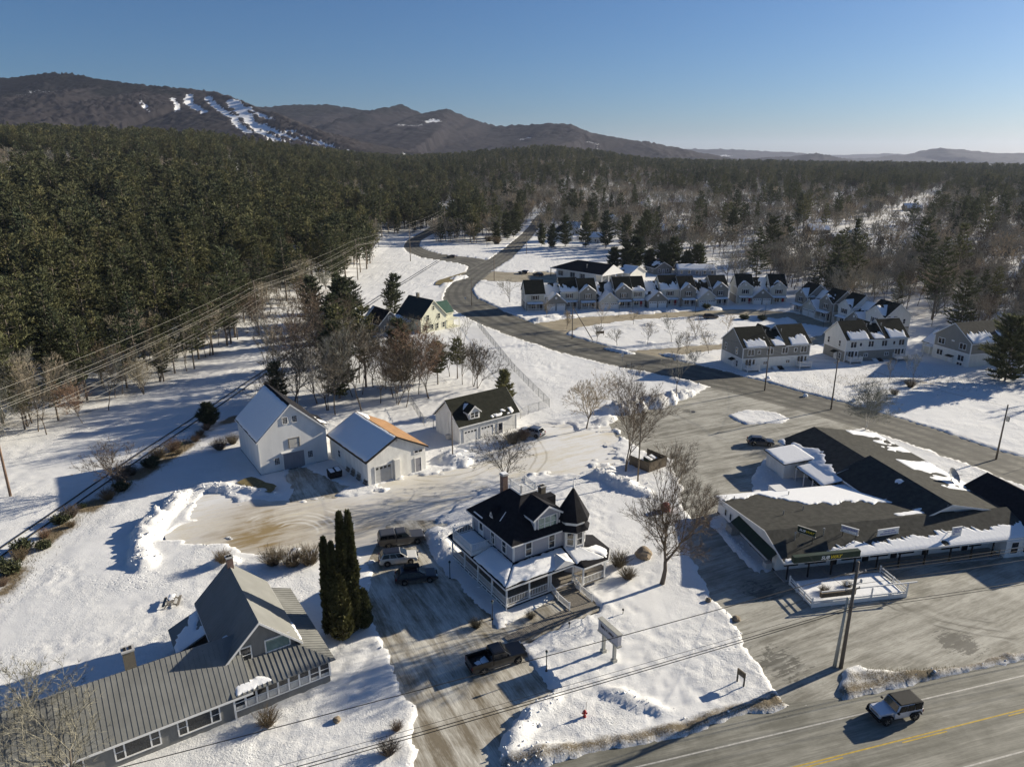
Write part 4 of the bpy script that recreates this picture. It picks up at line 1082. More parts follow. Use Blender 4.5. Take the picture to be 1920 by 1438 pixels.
# ------------------------------------------------------------------ building kit
SIDE = {'f': 0.0, 'l': -math.pi / 2, 'r': math.pi / 2, 'b': math.pi}
_cache = {}
def win_meshes(w, h, style, trim):
    k = (round(w, 2), round(h, 2), style, trim)
    if k in _cache: return _cache[k]
    f = MB(); t = 0.11
    f.box(-w/2 - t, -w/2, -0.07, 0.03, -h/2 - t, h/2 + t); f.box(w/2, w/2 + t, -0.07, 0.03, -h/2 - t, h/2 + t)
    f.box(-w/2, w/2, -0.07, 0.03, h/2, h/2 + t); f.box(-w/2, w/2, -0.09, 0.03, -h/2 - t, -h/2)
    panes = []
    if style == 'hung':          # two sashes
        f.box(-w/2, w/2, -0.055, 0.0, -0.035, 0.035)
        panes = [(-w/2, w/2, 0.035, h/2), (-w/2, w/2, -h/2, -0.035)]
    elif style == 'pair':
        f.box(-0.06, 0.06, -0.06, 0.0, -h/2, h/2)
        panes = [(-w/2, -0.06, -h/2, h/2), (0.06, w/2, -h/2, h/2)]
    elif style == 'pairhung':
        f.box(-0.07, 0.07, -0.06, 0.0, -h/2, h/2); f.box(-w/2, -0.07, -0.05, 0.0, -0.03, 0.03); f.box(0.07, w/2, -0.05, 0.0, -0.03, 0.03)
        panes = [(a, b, c, d) for a, b in ((-w/2, -.07), (.07, w/2)) for c, d in ((-h/2, -.03), (.03, h/2))]
    elif style == 'triple':
        for s in (-1, 1): f.box(s * w/6 - .06, s * w/6 + .06, -0.06, 0.0, -h/2, h/2)
        for a in (-1, 0, 1): f.box(a * w/3 - w/6 + .06, a * w/3 + w/6 - .06, -0.05, 0.0, -0.03, 0.03)
        panes = [(a * w/3 - w/6 + .06, a * w/3 + w/6 - .06, c, d) for a in (-1, 0, 1) for c, d in ((-h/2, -.03), (.03, h/2))]
    elif style == 'picture':     # narrow hung windows flank a wide pane
        q = w * 0.2
        for s in (-1, 1): f.box(s * (w/2 - q) - .06, s * (w/2 - q) + .06, -0.065, 0.0, -h/2, h/2)
        for a, b in ((-w/2, -w/2 + q - .06), (w/2 - q + .06, w/2)): f.box(a, b, -0.05, 0.0, -0.03, 0.03)
        panes = [(-w/2 + q + .06, w/2 - q - .06, -h/2, h/2)] + [(a, b, c, d) for a, b in ((-w/2, -w/2 + q - .06), (w/2 - q + .06, w/2)) for c, d in ((-h/2, -.03), (.03, h/2))]
    elif style == 'grid':        # many small lights
        for i in (1, 2): f.box(-w/2 + w*i/3 - .015, -w/2 + w*i/3 + .015, -0.05, 0.0, -h/2, h/2)
        for i in (1, 2, 3): f.box(-w/2, w/2, -0.045, 0.0, -h/2 + h*i/4 - .015, -h/2 + h*i/4 + .015)
        panes = [(-w/2, w/2, -h/2, h/2)]
    else:
        panes = [(-w/2, w/2, -h/2, h/2)]
    fm = f.mesh('window_frame', trim)
    pm = []
    for (a, b, c, d) in panes:
        p = MB(); p.box(a, b, -0.03, 0.01, c, d); pm.append(p)
    _cache[k] = (fm, pm, {})
    return _cache[k]

def window(parent, x, y, z, w, h, side='f', style='hung', trim=None, glass=None, shutters=None, rz=None):
    trim = trim or M['white_trim']; glass = glass or M['glass']
    fm, pm, pc = win_meshes(w, h, style, trim)
    o = obj('window', fm, parent, (x, y, z), SIDE[side] if rz is None else rz)
    key = glass.name
    if key not in pc: pc[key] = [p.mesh('pane', glass) for p in pm]
    for me in pc[key]: obj('pane', me, o)
    if shutters:
        kk = ('sh', round(w, 2), round(h, 2), shutters.name)
        if kk not in _cache:
            ms = []
            for s in (-1, 1):
                q = MB(); q.box(s * (w/2 + .28) - .16, s * (w/2 + .28) + .16, -0.075, 0.02, -h/2 - .05, h/2 + .05); ms.append(q.mesh('shutter', shutters))
            _cache[kk] = ms
        for me in _cache[kk]: obj('shutter', me, o)
    return o

def door(parent, x, y, z0, w, h, side='f', m=None, style='plain', name='door', trim=None):
    m = m or M['white_trim']
    k = ('door', round(w, 2), round(h, 2), m.name, style)
    if k not in _cache:
        p = MB()
        if style == 'garage':
            n = 4; hh = h / n
            for i in range(n): p.box(-w/2, w/2, -0.03, 0.03, i * hh + .015, (i + 1) * hh - .015)
            p.box(-w/2, w/2, 0.0, 0.02, 0, h)
        elif style == 'double':
            p.box(-w/2, -.015, -0.05, 0.02, 0, h); p.box(.015, w/2, -0.05, 0.02, 0, h); p.box(-w/2, w/2, -.01, .015, 0, h)
        else:
            p.box(-w/2, w/2, -0.04, 0.02, 0, h)
        f = MB(); t = 0.12
        f.box(-w/2 - t, -w/2, -0.08, 0.02, 0, h + t); f.box(w/2, w/2 + t, -0.08, 0.02, 0, h + t); f.box(-w/2, w/2, -0.08, 0.02, h, h + t)
        g = MB()
        if style == 'garage':
            for i in range(4): g.box(-w/2 + w * (i + .18) / 4, -w/2 + w * (i + .82) / 4, -0.036, 0.0, h * .81, h * .94)
        elif style == 'glazed':
            g.box(-w * .32, w * .32, -0.055, 0, h * .35, h * .92)
        hd = MB(); hd.box(w * .36, w * .44, -0.11, -0.03, h * .44, h * .50)
        _cache[k] = (p.mesh('door', m), f.mesh('door_frame', trim or M['white_trim']), g.mesh('door_glass', M['glass']) if g.v else None, hd.mesh('handle', M['black_metal']))
    pm, fm, gm, hm = _cache[k]
    o = obj(name, pm, parent, (x, y, z0), SIDE[side])
    obj('door_frame', fm, o)
    if gm: obj('door_glass', gm, o)
    if style in ('plain', 'glazed'): obj('handle', hm, o)
    return o

def slope_snow(parent, q, maskfn, res=0.3, thick=0.10, name='roof_snow', mat_=None, off=0.012):
    """snow lying on a roof plane q = (eave_a, eave_b, ridge_b, ridge_a); kept where maskfn(u metres, v metres, U, V) > 0, thinning to its edge"""
    A, B, C, D = [np.array(p, float) for p in q]
    U = max(np.linalg.norm(B - A), np.linalg.norm(C - D)); Vl = np.linalg.norm(D - A)
    nu = max(2, int(U / res)); nv = max(2, int(Vl / res))
    uu, vv = np.meshgrid(np.linspace(0, 1, nu + 1), np.linspace(0, 1, nv + 1))
    P = (A[None, None] * (1 - uu)[..., None] + B[None, None] * uu[..., None]) * (1 - vv)[..., None] + (D[None, None] * (1 - uu)[..., None] + C[None, None] * uu[..., None]) * vv[..., None]
    nrm = np.cross(B - A, D - A); nrm /= np.linalg.norm(nrm)
    if nrm[2] < 0: nrm = -nrm
    val = np.asarray(maskfn(uu * U, vv * Vl, U, Vl), float)
    V = []; F = []; cache = {}
    def vert(key, p, w):
        if key not in cache:
            cache[key] = len(V)
            V.append(tuple(p + nrm * (off + thick * min(1.0, max(0.0, w) / 0.35) ** 0.6)))
        return cache[key]
    for j in range(nv):
        for i in range(nu):
            cs = [(j, i), (j, i + 1), (j + 1, i + 1), (j + 1, i)]
            vals = [val[c] for c in cs]
            if max(vals) <= 0: continue
            poly = []
            for k in range(4):
                c0, c1 = cs[k], cs[(k + 1) % 4]; a, b = vals[k], vals[(k + 1) % 4]
                if a > 0: poly.append(vert(c0, P[c0], a))
                if (a > 0) != (b > 0):
                    t = a / (a - b); poly.append(vert((min(c0, c1), max(c0, c1)), P[c0] * (1 - t) + P[c1] * t, 0))
            if len(poly) >= 3: F.append(tuple(poly))
    if not F: return None
    me = mesh_np(name, V, F, [mat_ or M['snow_roof']], smooth=True)
    if sum(p.normal.z for p in me.polygons) < 0: me.flip_normals()
    return kind(obj(name, me, parent), 'stuff')

def m_full(seed, top=0.35, bot=0.15, side=0.15, rag=0.35):
    def f(u, v, U, V):
        n = (fbm(u * 1.4 + seed, v * 1.4, 3, seed) - .5) * rag * 2
        return np.minimum(np.minimum(v - bot + n, V - top - v + n), np.minimum(u - side + n * .5, U - side - u + n * .5))
    return f
def m_low(seed, frac, rag=0.35, u0=0.0, u1=1.0, bot=0.03):
    def f(u, v, U, V):
        n = (fbm(u * 3.2 + seed + v * .9, v * 0.5, 4, seed) - .5) * 1.7 * rag * V + (fbm(u * .6, v * .3, 2, seed + 5) - .5) * 2.2 * rag * V
        return np.minimum(np.minimum(frac * V + n - v, v - bot), np.minimum(u - u0 * U, u1 * U - u) + n * .3)
    return f
def m_patch(seed, thr=0.55, su=0.35, sv=0.2, vmax=1.0):
    def f(u, v, U, V):
        n = fbm(u * su + seed, v * sv, 3, seed) * .8 + fbm(u * 3 + seed, v * .7, 2, seed + 1) * .2
        return np.minimum((n - thr) * 5, np.minimum(np.minimum(v, vmax * V - v), np.minimum(u, U - u)))
    return f
def m_poly(seed, poly, rag=0.3):
    def f(u, v, U, V):
        return -sd_poly(u, v, [(a * U, b * V) for a, b in poly]) + (fbm(u * 1.8 + seed, v * .8, 3, seed) - .5) * 2 * rag
    return f

def gable_walls(parent, x0, x1, y0, y1, z0, ze, zr, axis, m, name='wall', rx=None):
    """walls with gables; ridge runs along axis"""
    mb = MB()
    if axis == 'x':
        c = (y0 + y1) / 2 if rx is None else rx
        pts = [(y0, z0), (y1, z0), (y1, ze), (c, zr), (y0, ze)]
        vs = [(x0, p, z) for p, z in pts] + [(x1, p, z) for p, z in pts]
    else:
        c = (x0 + x1) / 2 if rx is None else rx
        pts = [(x0, z0), (x1, z0), (x1, ze), (c, zr), (x0, ze)]
        vs = [(p, y0, z) for p, z in pts] + [(p, y1, z) for p, z in pts]
    fs = [(0,1,2,3,4), (9,8,7,6,5)] + [((i+1) % 5, i, i + 5, (i+1) % 5 + 5) for i in range(5)]
    mb.add(vs, fs)
    me = mb.mesh(name, m)
    bm = bmesh.new(); bm.from_mesh(me); bmesh.ops.recalc_face_normals(bm, faces=bm.faces); bm.to_mesh(me); bm.free()
    return obj(name, me, parent)

def gable_roof(parent, x0, x1, y0, y1, ze, zr, axis, m, oe=0.35, og=0.3, th=0.16, lift=0.03, trim=None, rx=None, name='roof', one_piece=True):
    """two sloping slabs; returns the top planes [(eave_a, eave_b, ridge_b, ridge_a), ...] in local coordinates"""
    mb = MB(); planes = []
    if axis == 'x':
        c = (y0 + y1) / 2 if rx is None else rx
        a0, a1 = x0 - og, x1 + og
        for e, sg in ((y0, -1), (y1, 1)):
            sl = (zr - ze) / abs(c - e)
            ey = e + sg * oe; ez = ze - sl * oe + lift + th; rz_ = zr + lift + th
            q = [(a0, ey, ez), (a1, ey, ez), (a1, c, rz_), (a0, c, rz_)] if sg < 0 else [(a1, ey, ez), (a0, ey, ez), (a0, c, rz_), (a1, c, rz_)]
            mb.slab(*q, th); planes.append(q)
    else:
        c = (x0 + x1) / 2 if rx is None else rx
        a0, a1 = y0 - og, y1 + og
        for e, sg in ((x0, -1), (x1, 1)):
            sl = (zr - ze) / abs(c - e)
            ex = e + sg * oe; ez = ze - sl * oe + lift + th; rz_ = zr + lift + th
            q = [(ex, a1, ez), (ex, a0, ez), (c, a0, rz_), (c, a1, rz_)] if sg < 0 else [(ex, a0, ez), (ex, a1, ez), (c, a1, rz_), (c, a0, rz_)]
            mb.slab(*q, th); planes.append(q)
    o = mb.build(name, m, parent)
    if trim:
        t = MB(); d = 0.02
        for q in planes:
            for e, r_, s in ((q[0], q[3], 0), (q[1], q[2], 1)):
                A, B = Vector(e), Vector(r_)
                ax = Vector((1, 0, 0)) if axis == 'x' else Vector((0, 1, 0))
                oth = Vector(q[1 - s]); out = (A - oth).normalized() * 0.03
                t.add([A + out - Vector((0,0,.02)), B + out - Vector((0,0,.02)), B + out - Vector((0,0,.28)), A + out - Vector((0,0,.28)),
                       A - Vector((0,0,.02)), B - Vector((0,0,.02)), B - Vector((0,0,.28)), A - Vector((0,0,.28))],
                      [(0,1,2,3),(7,6,5,4),(0,4,5,1),(2,6,7,3),(1,5,6,2),(0,3,7,4)])
            A, B = Vector(q[0]), Vector(q[1]); hz = (Vector(q[0]) - Vector(q[3])); hz.z = 0; out = hz.normalized() * 0.03
            t.add([A + out - Vector((0,0,.03)), B + out - Vector((0,0,.03)), B + out - Vector((0,0,.24)), A + out - Vector((0,0,.24)),
                   A - Vector((0,0,.03)), B - Vector((0,0,.03)), B - Vector((0,0,.24)), A - Vector((0,0,.24))],
                  [(0,1,2,3),(7,6,5,4),(0,4,5,1),(2,6,7,3),(1,5,6,2),(0,3,7,4)])
        t.build('roof_trim', trim, parent)
    return planes

def corner_boards(parent, x0, x1, y0, y1, z0, z1, m=None, w=0.16):
    mb = MB()
    for x, y in ((x0, y0), (x1, y0), (x0, y1), (x1, y1)):
        sx = 1 if x == x0 else -1; sy = 1 if y == y0 else -1
        xa, xb = sorted((x - sx * .035, x + sx * w)); ya, yb = sorted((y - sy * .035, y + sy * w))
        mb.box(xa, xb, ya, yb, z0, z1)
    return mb.build('corner_board', m or M['white_trim'], parent)

def band(parent, x0, x1, y0, y1, z, h=0.22, m=None):
    mb = MB(); t = 0.045
    mb.box(x0 - t, x1 + t, y0 - t, y0 + .01, z, z + h); mb.box(x0 - t, x1 + t, y1 - .01, y1 + t, z, z + h)
    mb.box(x0 - t, x0 + .01, y0 + .01, y1 - .01, z + .002, z + h - .002); mb.box(x1 - .01, x1 + t, y0 + .01, y1 - .01, z + .002, z + h - .002)
    return mb.build('trim_band', m or M['white_trim'], parent)

def railing(parent, pts, z, h=0.95, sp=0.16, m=None, posts=True, name='railing', bw=0.045):
    """posts, rails and balusters along a polyline of (x,y) or (x,y,z)"""
    mb = MB()
    P = [Vector((p[0], p[1], p[2] if len(p) > 2 else z)) for p in pts]
    for a, b in zip(P[:-1], P[1:]):
        mb.beam(a + Vector((0,0,h)), b + Vector((0,0,h)), 0.09, 0.06); mb.beam(a + Vector((0,0,.12)), b + Vector((0,0,.12)), 0.07, 0.06)
        n = max(1, int((b - a).length / sp))
        for i in range(1, n):
            c = a.lerp(b, i / n); mb.beam(c + Vector((0,0,.12)), c + Vector((0,0,h)), bw)
    if posts:
        for p in P: mb.beam(p, p + Vector((0,0,h + .14)), 0.12)
    return mb.build(name, m or M['white_trim'], parent)

def chimney(parent, x, y, z0, z1, w, d, m, cap=True, name='chimney', snow=False):
    mb = MB(); mb.box(x - w/2, x + w/2, y - d/2, y + d/2, z0, z1); o = mb.build(name, m, parent)
    c = MB(); c.box(x - w/2 - .07, x + w/2 + .07, y - d/2 - .07, y + d/2 + .07, z1, z1 + .14); c.build('chimney_cap', M['stone_cap'], o)
    f = MB()
    for s in (-1, 1): f.box(x + s * w * .24 - .11, x + s * w * .24 + .11, y - d * .3, y + d * .3, z1 + .14, z1 + .20)
    f.build('flue', M['dark_void'], o)
    if snow:
        s_ = MB(); s_.box(x - w/2 - .05, x + w/2 + .05, y - d/2 - .05, y + d/2 + .05, z1 + .205, z1 + .3); s_.build('chimney_snow', M['snow_roof'], o, bevel=.04)
    return o

def vent_pipe(parent, x, y, z, h=0.7, r=0.06, cap=False):
    mb = MB(); mb.tube((x, y, z - .3), (x, y, z + h), r, r, 8)
    if cap: mb.tube((x, y, z + h), (x, y, z + h + .18), r * 1.9, r * 1.6, 8)
    return mb.build('vent_pipe', M['grey_metal'], parent)
# ------------------------------------------------------------------ Victorian house with turret and wrap-around porch
def victorian():
    h = thing('victorian_house', 'grey Victorian house with black hipped roof, corner turret and wrap-around snowy porch', 'house', (-0.6, 66.3, 0), R(32.5))
    G, W = M['house_grey'], M['white_trim']
    bx0, bx1, by0, by1 = 2.5, 11.2, 2.5, 11.8          # main body
    zf, zp, zw = 0.75, 4.05, 6.35
    # body
    mb = MB(); mb.box(bx0, bx1, by0, by1, 0, zw); mb.build('wall', G, h)
    corner_boards(h, bx0, bx1, by0, by1, zp, zw)
    fr = MB(); t = .05; fr.box(bx0 - t, bx1 + t, by0 - t, by0, zw - .35, zw - .02); fr.box(bx0 - t, bx0, by0, by1, zw - .35, zw - .02); fr.build('frieze_board', W, h)
    # hipped roof with a flat deck
    o = 0.55; ex0, ex1, ey0, ey1 = bx0 - o, bx1 + o, by0 - o, by1 + o
    dx0, dx1, dy0, dy1, zd = 6.1, 7.9, 6.4, 8.4, 10.0
    ze = zw - 0.05
    rf = MB()
    E = [(ex0, ey0), (ex1, ey0), (ex1, ey1), (ex0, ey1)]; Dk = [(dx0, dy0), (dx1, dy0), (dx1, dy1), (dx0, dy1)]
    for i in range(4):
        a, b = E[i], E[(i+1) % 4]; c, d = Dk[(i+1) % 4], Dk[i]
        rf.quad((*a, ze + .14), (*b, ze + .14), (*c, zd), (*d, zd))
        rf.quad((*b, ze + .14), (*a, ze + .14), (*a, ze - .04), (*b, ze - .04))
    rf.quad(*[(*p, zd) for p in Dk]); rf.quad(*[(*p, ze - .04) for p in E[::-1]])
    roof = rf.build('roof', M['shingle_dark'], h)
    g = MB()
    for i in range(4):
        a, b = E[i], E[(i+1) % 4]; g.beam((a[0], a[1], ze + .03), (b[0], b[1], ze + .03), 0.10, 0.16)
    g.build('gutter', W, h)
    # roof deck railing
    railing(roof, [(dx0-.1, dy0-.1), (dx1+.1, dy0-.1), (dx1+.1, dy1+.1), (dx0-.1, dy1+.1), (dx0-.1, dy0-.1)], zd, 0.85, 0.2, W, True, 'roof_deck_railing')
    dk = MB(); dk.box(dx0 - .3, dx1 + .3, dy0 - .3, dy1 + .3, zd - .12, zd + .03); dk.build('roof_deck', M['white_trim'], roof)
    chimney(roof, 6.3, 10.6, 6.5, 10.6, 0.7, 0.7, M['brick'], snow=True)
    chimney(roof, 10.4, 8.4, 7.0, 8.9, 0.7, 0.7, M['brick_old'])
    cb = MB(); cb.box(9.6, 11.2, 6.6, 7.7, 6.6, 8.3); cb.build('rear_dormer', M['shingle_dark'], roof)
    # snow streaks left on the roof
    slope_snow(roof, ((ex0, ey1, ze + .14), (ex0, ey0, ze + .14), (dx0, dy0, zd), (dx0, dy1, zd)), lambda u, v, U, V: np.minimum(.10 - np.abs(v - .5), np.minimum(u - 1.2, 3.4 - u)) , .1, .04)
    slope_snow(roof, ((ex0, ey1, ze + .14), (ex0, ey0, ze + .14), (dx0, dy0, zd), (dx0, dy1, zd)), lambda u, v, U, V: np.minimum(.10 - np.abs(u - 6.3 - .1 * v), np.minimum(v - 1.7, 3.3 - v)), .1, .05)
    # front dormer, gable towards the street
    d = gable_walls(h, 5.5, 9.0, 2.75, 7.4, 6.3, 8.5, 9.6, 'y', G, 'dormer')
    p = gable_roof(d, 5.5, 9.0, 2.75, 7.2, 8.5, 9.6, 'y', M['shingle_dark'], .38, .3, .14, .02, W)
    slope_snow(d, p[0], m_poly(3, [(.06,.3),(.2,.3),(.3,.95),(.1,.95)], .12), .15, .05)
    corner_boards(d, 5.5, 9.0, 2.75, 7.4, 6.5, 8.45, None, .14)
    window(d, 7.25, 2.73, 7.55, 2.5, 1.5, 'f', 'triple', None, M['bright_glass'])
    # little triangular dormer on the west slope
    td = gable_walls(h, 2.8, 5.5, 7.1, 8.3, 6.9, 7.2, 8.25, 'x', W, 'dormer'); gable_roof(td, 2.8, 5.6, 7.1, 8.3, 7.2, 8.25, 'x', M['shingle_dark'], .12, .12, .08, .02, None)
    window(td, 2.78, 7.7, 7.5, .26, .34, 'l', 'plain')
    # upper windows
    for x in (4.5, 7.7): window(h, x, by0 - .02, 5.15, .75, 1.55, 'f', 'hung')
    for y in (4.4, 6.9): window(h, bx0 - .02, y, 5.15, .75, 1.55, 'l', 'hung')
    door(h, bx0 - .02, 9.6, 4.1, .95, 2.0, 'l', M['white_trim'], 'glazed', 'balcony_door')
    # turret
    tx, ty, tr = 10.7, 2.55, 1.5
    oct_ = lambda r, rot=22.5: [(tx + r * math.cos(R(rot + 45 * k)), ty + r * math.sin(R(rot + 45 * k))) for k in range(8)]
    tu = MB(); tu.prism(oct_(tr), 0.8, 6.4); turret = tu.build('turret', G, h)
    sk = MB(); a, b = oct_(tr + .6), oct_(tr + .05)
    for k in range(8): sk.quad((*a[k], 6.35), (*a[(k+1) % 8], 6.35), (*b[(k+1) % 8], 6.95), (*b[k], 6.95))
    sk.add([(*q, 6.3) for q in a[::-1]], [tuple(range(8))]); sk.build('turret_skirt_roof', M['shingle_dark'], turret)
    t2 = MB(); t2.prism(oct_(tr + .05), 6.85, 7.6); t2.build('turret_drum', W, turret)
    cn = MB(); a = oct_(tr + .55)
    for k in range(8): cn.quad((*a[k], 7.55), (*a[(k+1) % 8], 7.55), (tx, ty, 11.2))
    cn.add([(*q, 7.51) for q in a[::-1]], [tuple(range(8))]); cn.build('turret_roof', M['shingle_dark'], turret)
    sp = MB(); sp.tube((tx, ty, 11.1), (tx, ty, 11.6), .14, .07, 8); sp.tube((tx, ty, 11.6), (tx, ty, 12.5), .04, .01, 6); sp.build('finial', W, turret)
    for k in (4, 5, 6):
        an = R(45 * (k + 1)); rr = tr * math.cos(R(22.5)) + .02
        window(turret, tx + rr * math.cos(an), ty + rr * math.sin(an), 5.2, .72, 1.5, 'f', 'hung', rz=an + math.pi / 2)
    tt = MB(); a = oct_(tr + .04)
    for k in range(8): tt.beam((*a[k], 4.0), (*a[k], 6.35), .12)
    tt.build('turret_trim', W, turret)
    # porch: floor, posts, skirt, roof
    fl = MB(); fl.box(0, 12.6, 0, 2.5, .6, zf); fl.box(0, 2.5, 2.5, 12.6, .6, zf)
    fl.prism([(9.0, -.02), (9.5, -1.3), (12.6, -1.3), (14.0, 0.2), (14.2, 3.4), (12.6, 3.4), (12.6, 0)], .6, zf); fl.build('porch_floor', M['wood_grey'], h)
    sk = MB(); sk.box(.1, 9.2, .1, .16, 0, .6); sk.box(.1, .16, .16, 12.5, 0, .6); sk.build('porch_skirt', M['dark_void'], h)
    tr_ = MB(); tr_.beam((0, -.02, .62), (9.0, -.02, .62), .08, .16); tr_.beam((-.02, 0, .62), (-.02, 12.6, .62), .08, .16); tr_.beam((-.02, 0, .22), (-.02, 12.6, .22), .06, .12); tr_.beam((0,-.02,.22),(5,-.02,.22),.06,.12)
    for i in range(13): tr_.beam((-.02, i * 1.05, 0), (-.02, i * 1.05, .6), .1)
    tr_.build('porch_trim', W, h)
    posts_f = [(0.05, 0.05), (3.0, 0.05), (5.6, 0.05), (5.9, 0.05), (9.0, 0.02), (9.5, -1.25), (12.6, -1.25), (14.0, 0.2)]
    posts_l = [(0.05, y) for y in (3.1, 6.2, 9.4, 12.5)]
    for (x, y) in posts_f + posts_l:
        q = MB(); q.beam((x, y, zf), (x, y, 3.15), .16); q.box(x - .13, x + .13, y - .13, y + .13, zf, zf + .14); q.box(x - .13, x + .13, y - .13, y + .13, 2.98, 3.12); q.build('porch_post', W, h)
    for pts in ([(0.05, .05), (3.0, .05), (5.6, .05)], [(9.0, .02), (9.5, -1.25), (12.6, -1.25), (14.0, .2)], [(0.05, .05), (.05, 3.1), (.05, 6.2), (.05, 9.4), (.05, 12.5)]):
        railing(h, pts, zf, .9, .2, W, False, 'porch_railing')
    # porch shade painted as a dark sheet over the wall behind the openings
    bk = MB(); bk.box(bx0 - .03, bx1 - 2, by0 - .03, by0 - .005, zf, 3.2); bk.box(bx0 - .03, bx0 - .005, by0, by1 - .1, zf, 3.2); bk.build('porch_shade_wall', M['shade_wall'], h)
    for x in (3.7, 5.0): window(h, x, by0 - .05, 1.9, .8, 1.5, 'f', 'hung')
    for y in (4.4, 7.0, 9.6): window(h, bx0 - .05, y, 1.9, .8, 1.5, 'l', 'hung')
    door(h, 7.2, by0 - .05, zf, 1.0, 2.1, 'f', M['red_door'], 'plain', 'front_door')
    # low pitched porch roof
    pr = MB(); e, zi, ze_ = .35, 4.05, 3.28
    O = [(-e, -e), (8.7, -e), (9.3, -1.65), (12.8, -1.65), (14.4, 0.05), (14.7, 3.6)]
    I = [(bx0, by0), (8.7, by0), (9.3, by0), (10.3, by0 - 1.1), (11.9, by0 - .8), (12.3, 3.6)]
    for k in range(len(O) - 1): pr.quad((*O[k], ze_), (*O[k+1], ze_), (*I[k+1], zi), (*I[k], zi))
    pr.quad((-e, 12.9, ze_), (-e, -e, ze_), (bx0, by0, zi), (bx0, 12.9, zi))
    OO = [(-e, 12.9)] + O
    for k in range(len(OO) - 1): pr.quad((*OO[k], ze_ - .18), (*OO[k+1], ze_ - .18), (*OO[k+1], ze_), (*OO[k], ze_))
    pr.build('porch_roof', M['shingle_dark'], h)
    pc = MB()
    for k in range(len(OO) - 1): pc.beam((*OO[k], ze_ - .22), (*OO[k+1], ze_ - .22), .1, .2)
    pc.build('porch_fascia', W, h)
    cl = MB(); cl.box(.02, 12.6, .02, 2.45, 3.14, 3.18); cl.box(.02, 2.45, 2.45, 12.7, 3.14, 3.18); cl.build('porch_ceiling', M['white_wall'], h)
    # snow on the porch roof
    slope_snow(h, ((-e, 6.9, ze_), (-e, -e, ze_), (bx0, by0, zi), (bx0, 6.9, zi)), m_full(11, .12, .1, .05, .12), .25, .16, 'porch_snow')
    slope_snow(h, ((-e, -e, ze_), (9.0, -e, ze_), (9.0, by0, zi), (bx0, by0, zi)), m_full(12, .35, .12, .02, .3), .22, .18, 'porch_snow')
    slope_snow(h, ((8.9, -.8, ze_ + .03), (12.8, -1.6, ze_), (10.6, by0 - 1.0, zi), (9.2, by0, zi)), m_full(13, .15, .1, .0, .35), .22, .16, 'porch_snow')
    slope_snow(h, ((12.8, -1.6, ze_), (14.4, .05, ze_), (12.1, by0, zi), (10.6, by0 - 1.0, zi)), m_poly(14, [(0,.05),(.8,.1),(.9,.5),(.3,.7),(0,.9)], .25), .22, .14, 'porch_snow')
    # pediment over the entrance
    pe = MB(); pe.add([(6.0, -.5, 3.35), (9.0, -.5, 3.35), (7.5, -.5, 4.15), (7.5, 1.5, 4.15)], [(0,1,2), (0,2,3), (2,1,3)]); pe.build('entrance_pediment', W, h)
    # balcony on the west side
    bl = MB(); bl.box(-.45, 2.5, 6.9, 11.4, 3.5, 3.98); bl.build('balcony', M['white_trim'], h)
    slope_snow(h, ((-.45, 11.4, 3.98), (-.45, 6.9, 3.98), (2.5, 6.9, 3.98), (2.5, 11.4, 3.98)), m_full(15, .1, .15, .15, .15), .25, .12, 'balcony_snow')
    railing(h, [(2.4, 6.95), (-.38, 6.95), (-.38, 11.35), (2.4, 11.35)], 4.0, .95, .2, W, True, 'balcony_railing')
    # steps and ramp to the front
    st = MB()
    for i in range(4): st.box(5.9, 8.9, -.35 * (i + 1), -.35 * i, 0.0, zf - .16 * (i + 1))
    st.build('front_steps', M['wood_grey'], h)
    ds = MB()
    for i in range(16): ds.box(5.9, 8.9, -1.4 - .2 * (i + 1) + .012, -1.4 - .2 * i, .08, .14 + .004 * (i % 3))
    ds.build('landing', M['wood_grey'], h)
    for x in (5.85, 8.95): railing(h, [(x, 0.0, zf), (x, -1.5, .16), (x, -3.6, .12)], 0, .9, .2, W, True, 'step_railing')
    return h
victorian()
# plank walk from the landing to the drive
def plank_walk():
    t = thing('plank_walk', 'grey wooden plank walkway from the Victorian house steps to the driveway', 'walkway', (7.6, 66.9, 0.10), R(215))
    for i in range(52):
        mb_key = 'plank'
        if mb_key not in _cache:
            q = MB(); q.box(-.085, .085, -.8, .8, -.04, .02); _cache[mb_key] = q.mesh('plank', M['wood_grey'])
        obj('plank', _cache[mb_key], t, (i * .19, 0, .01 * math.sin(i * 1.7)), .02 * math.sin(i * 2.3))
plank_walk()

# ------------------------------------------------------------------ grey house with metal roofs
def ribs(parent, q, sp, m, h=.024, w=.045, horizontal=False, name='roof_ribs'):
    A, B, C, D = [Vector(p) for p in q]
    n = (B - A).cross(D - A).normalized(); n = n if n.z > 0 else -n
    mb = MB(); L = max((B - A).length, (C - D).length) if not horizontal else (D - A).length
    k = int(L / sp)
    for i in range(k + 1):
        t = i / k
        a, b = (A.lerp(B, t), D.lerp(C, t)) if not horizontal else (A.lerp(D, t), B.lerp(C, t))
        mb.beam(a + n * h * .5, b + n * h * .5, w, h)
    o = mb.build(name, m, parent); kind(o, 'stuff'); return o

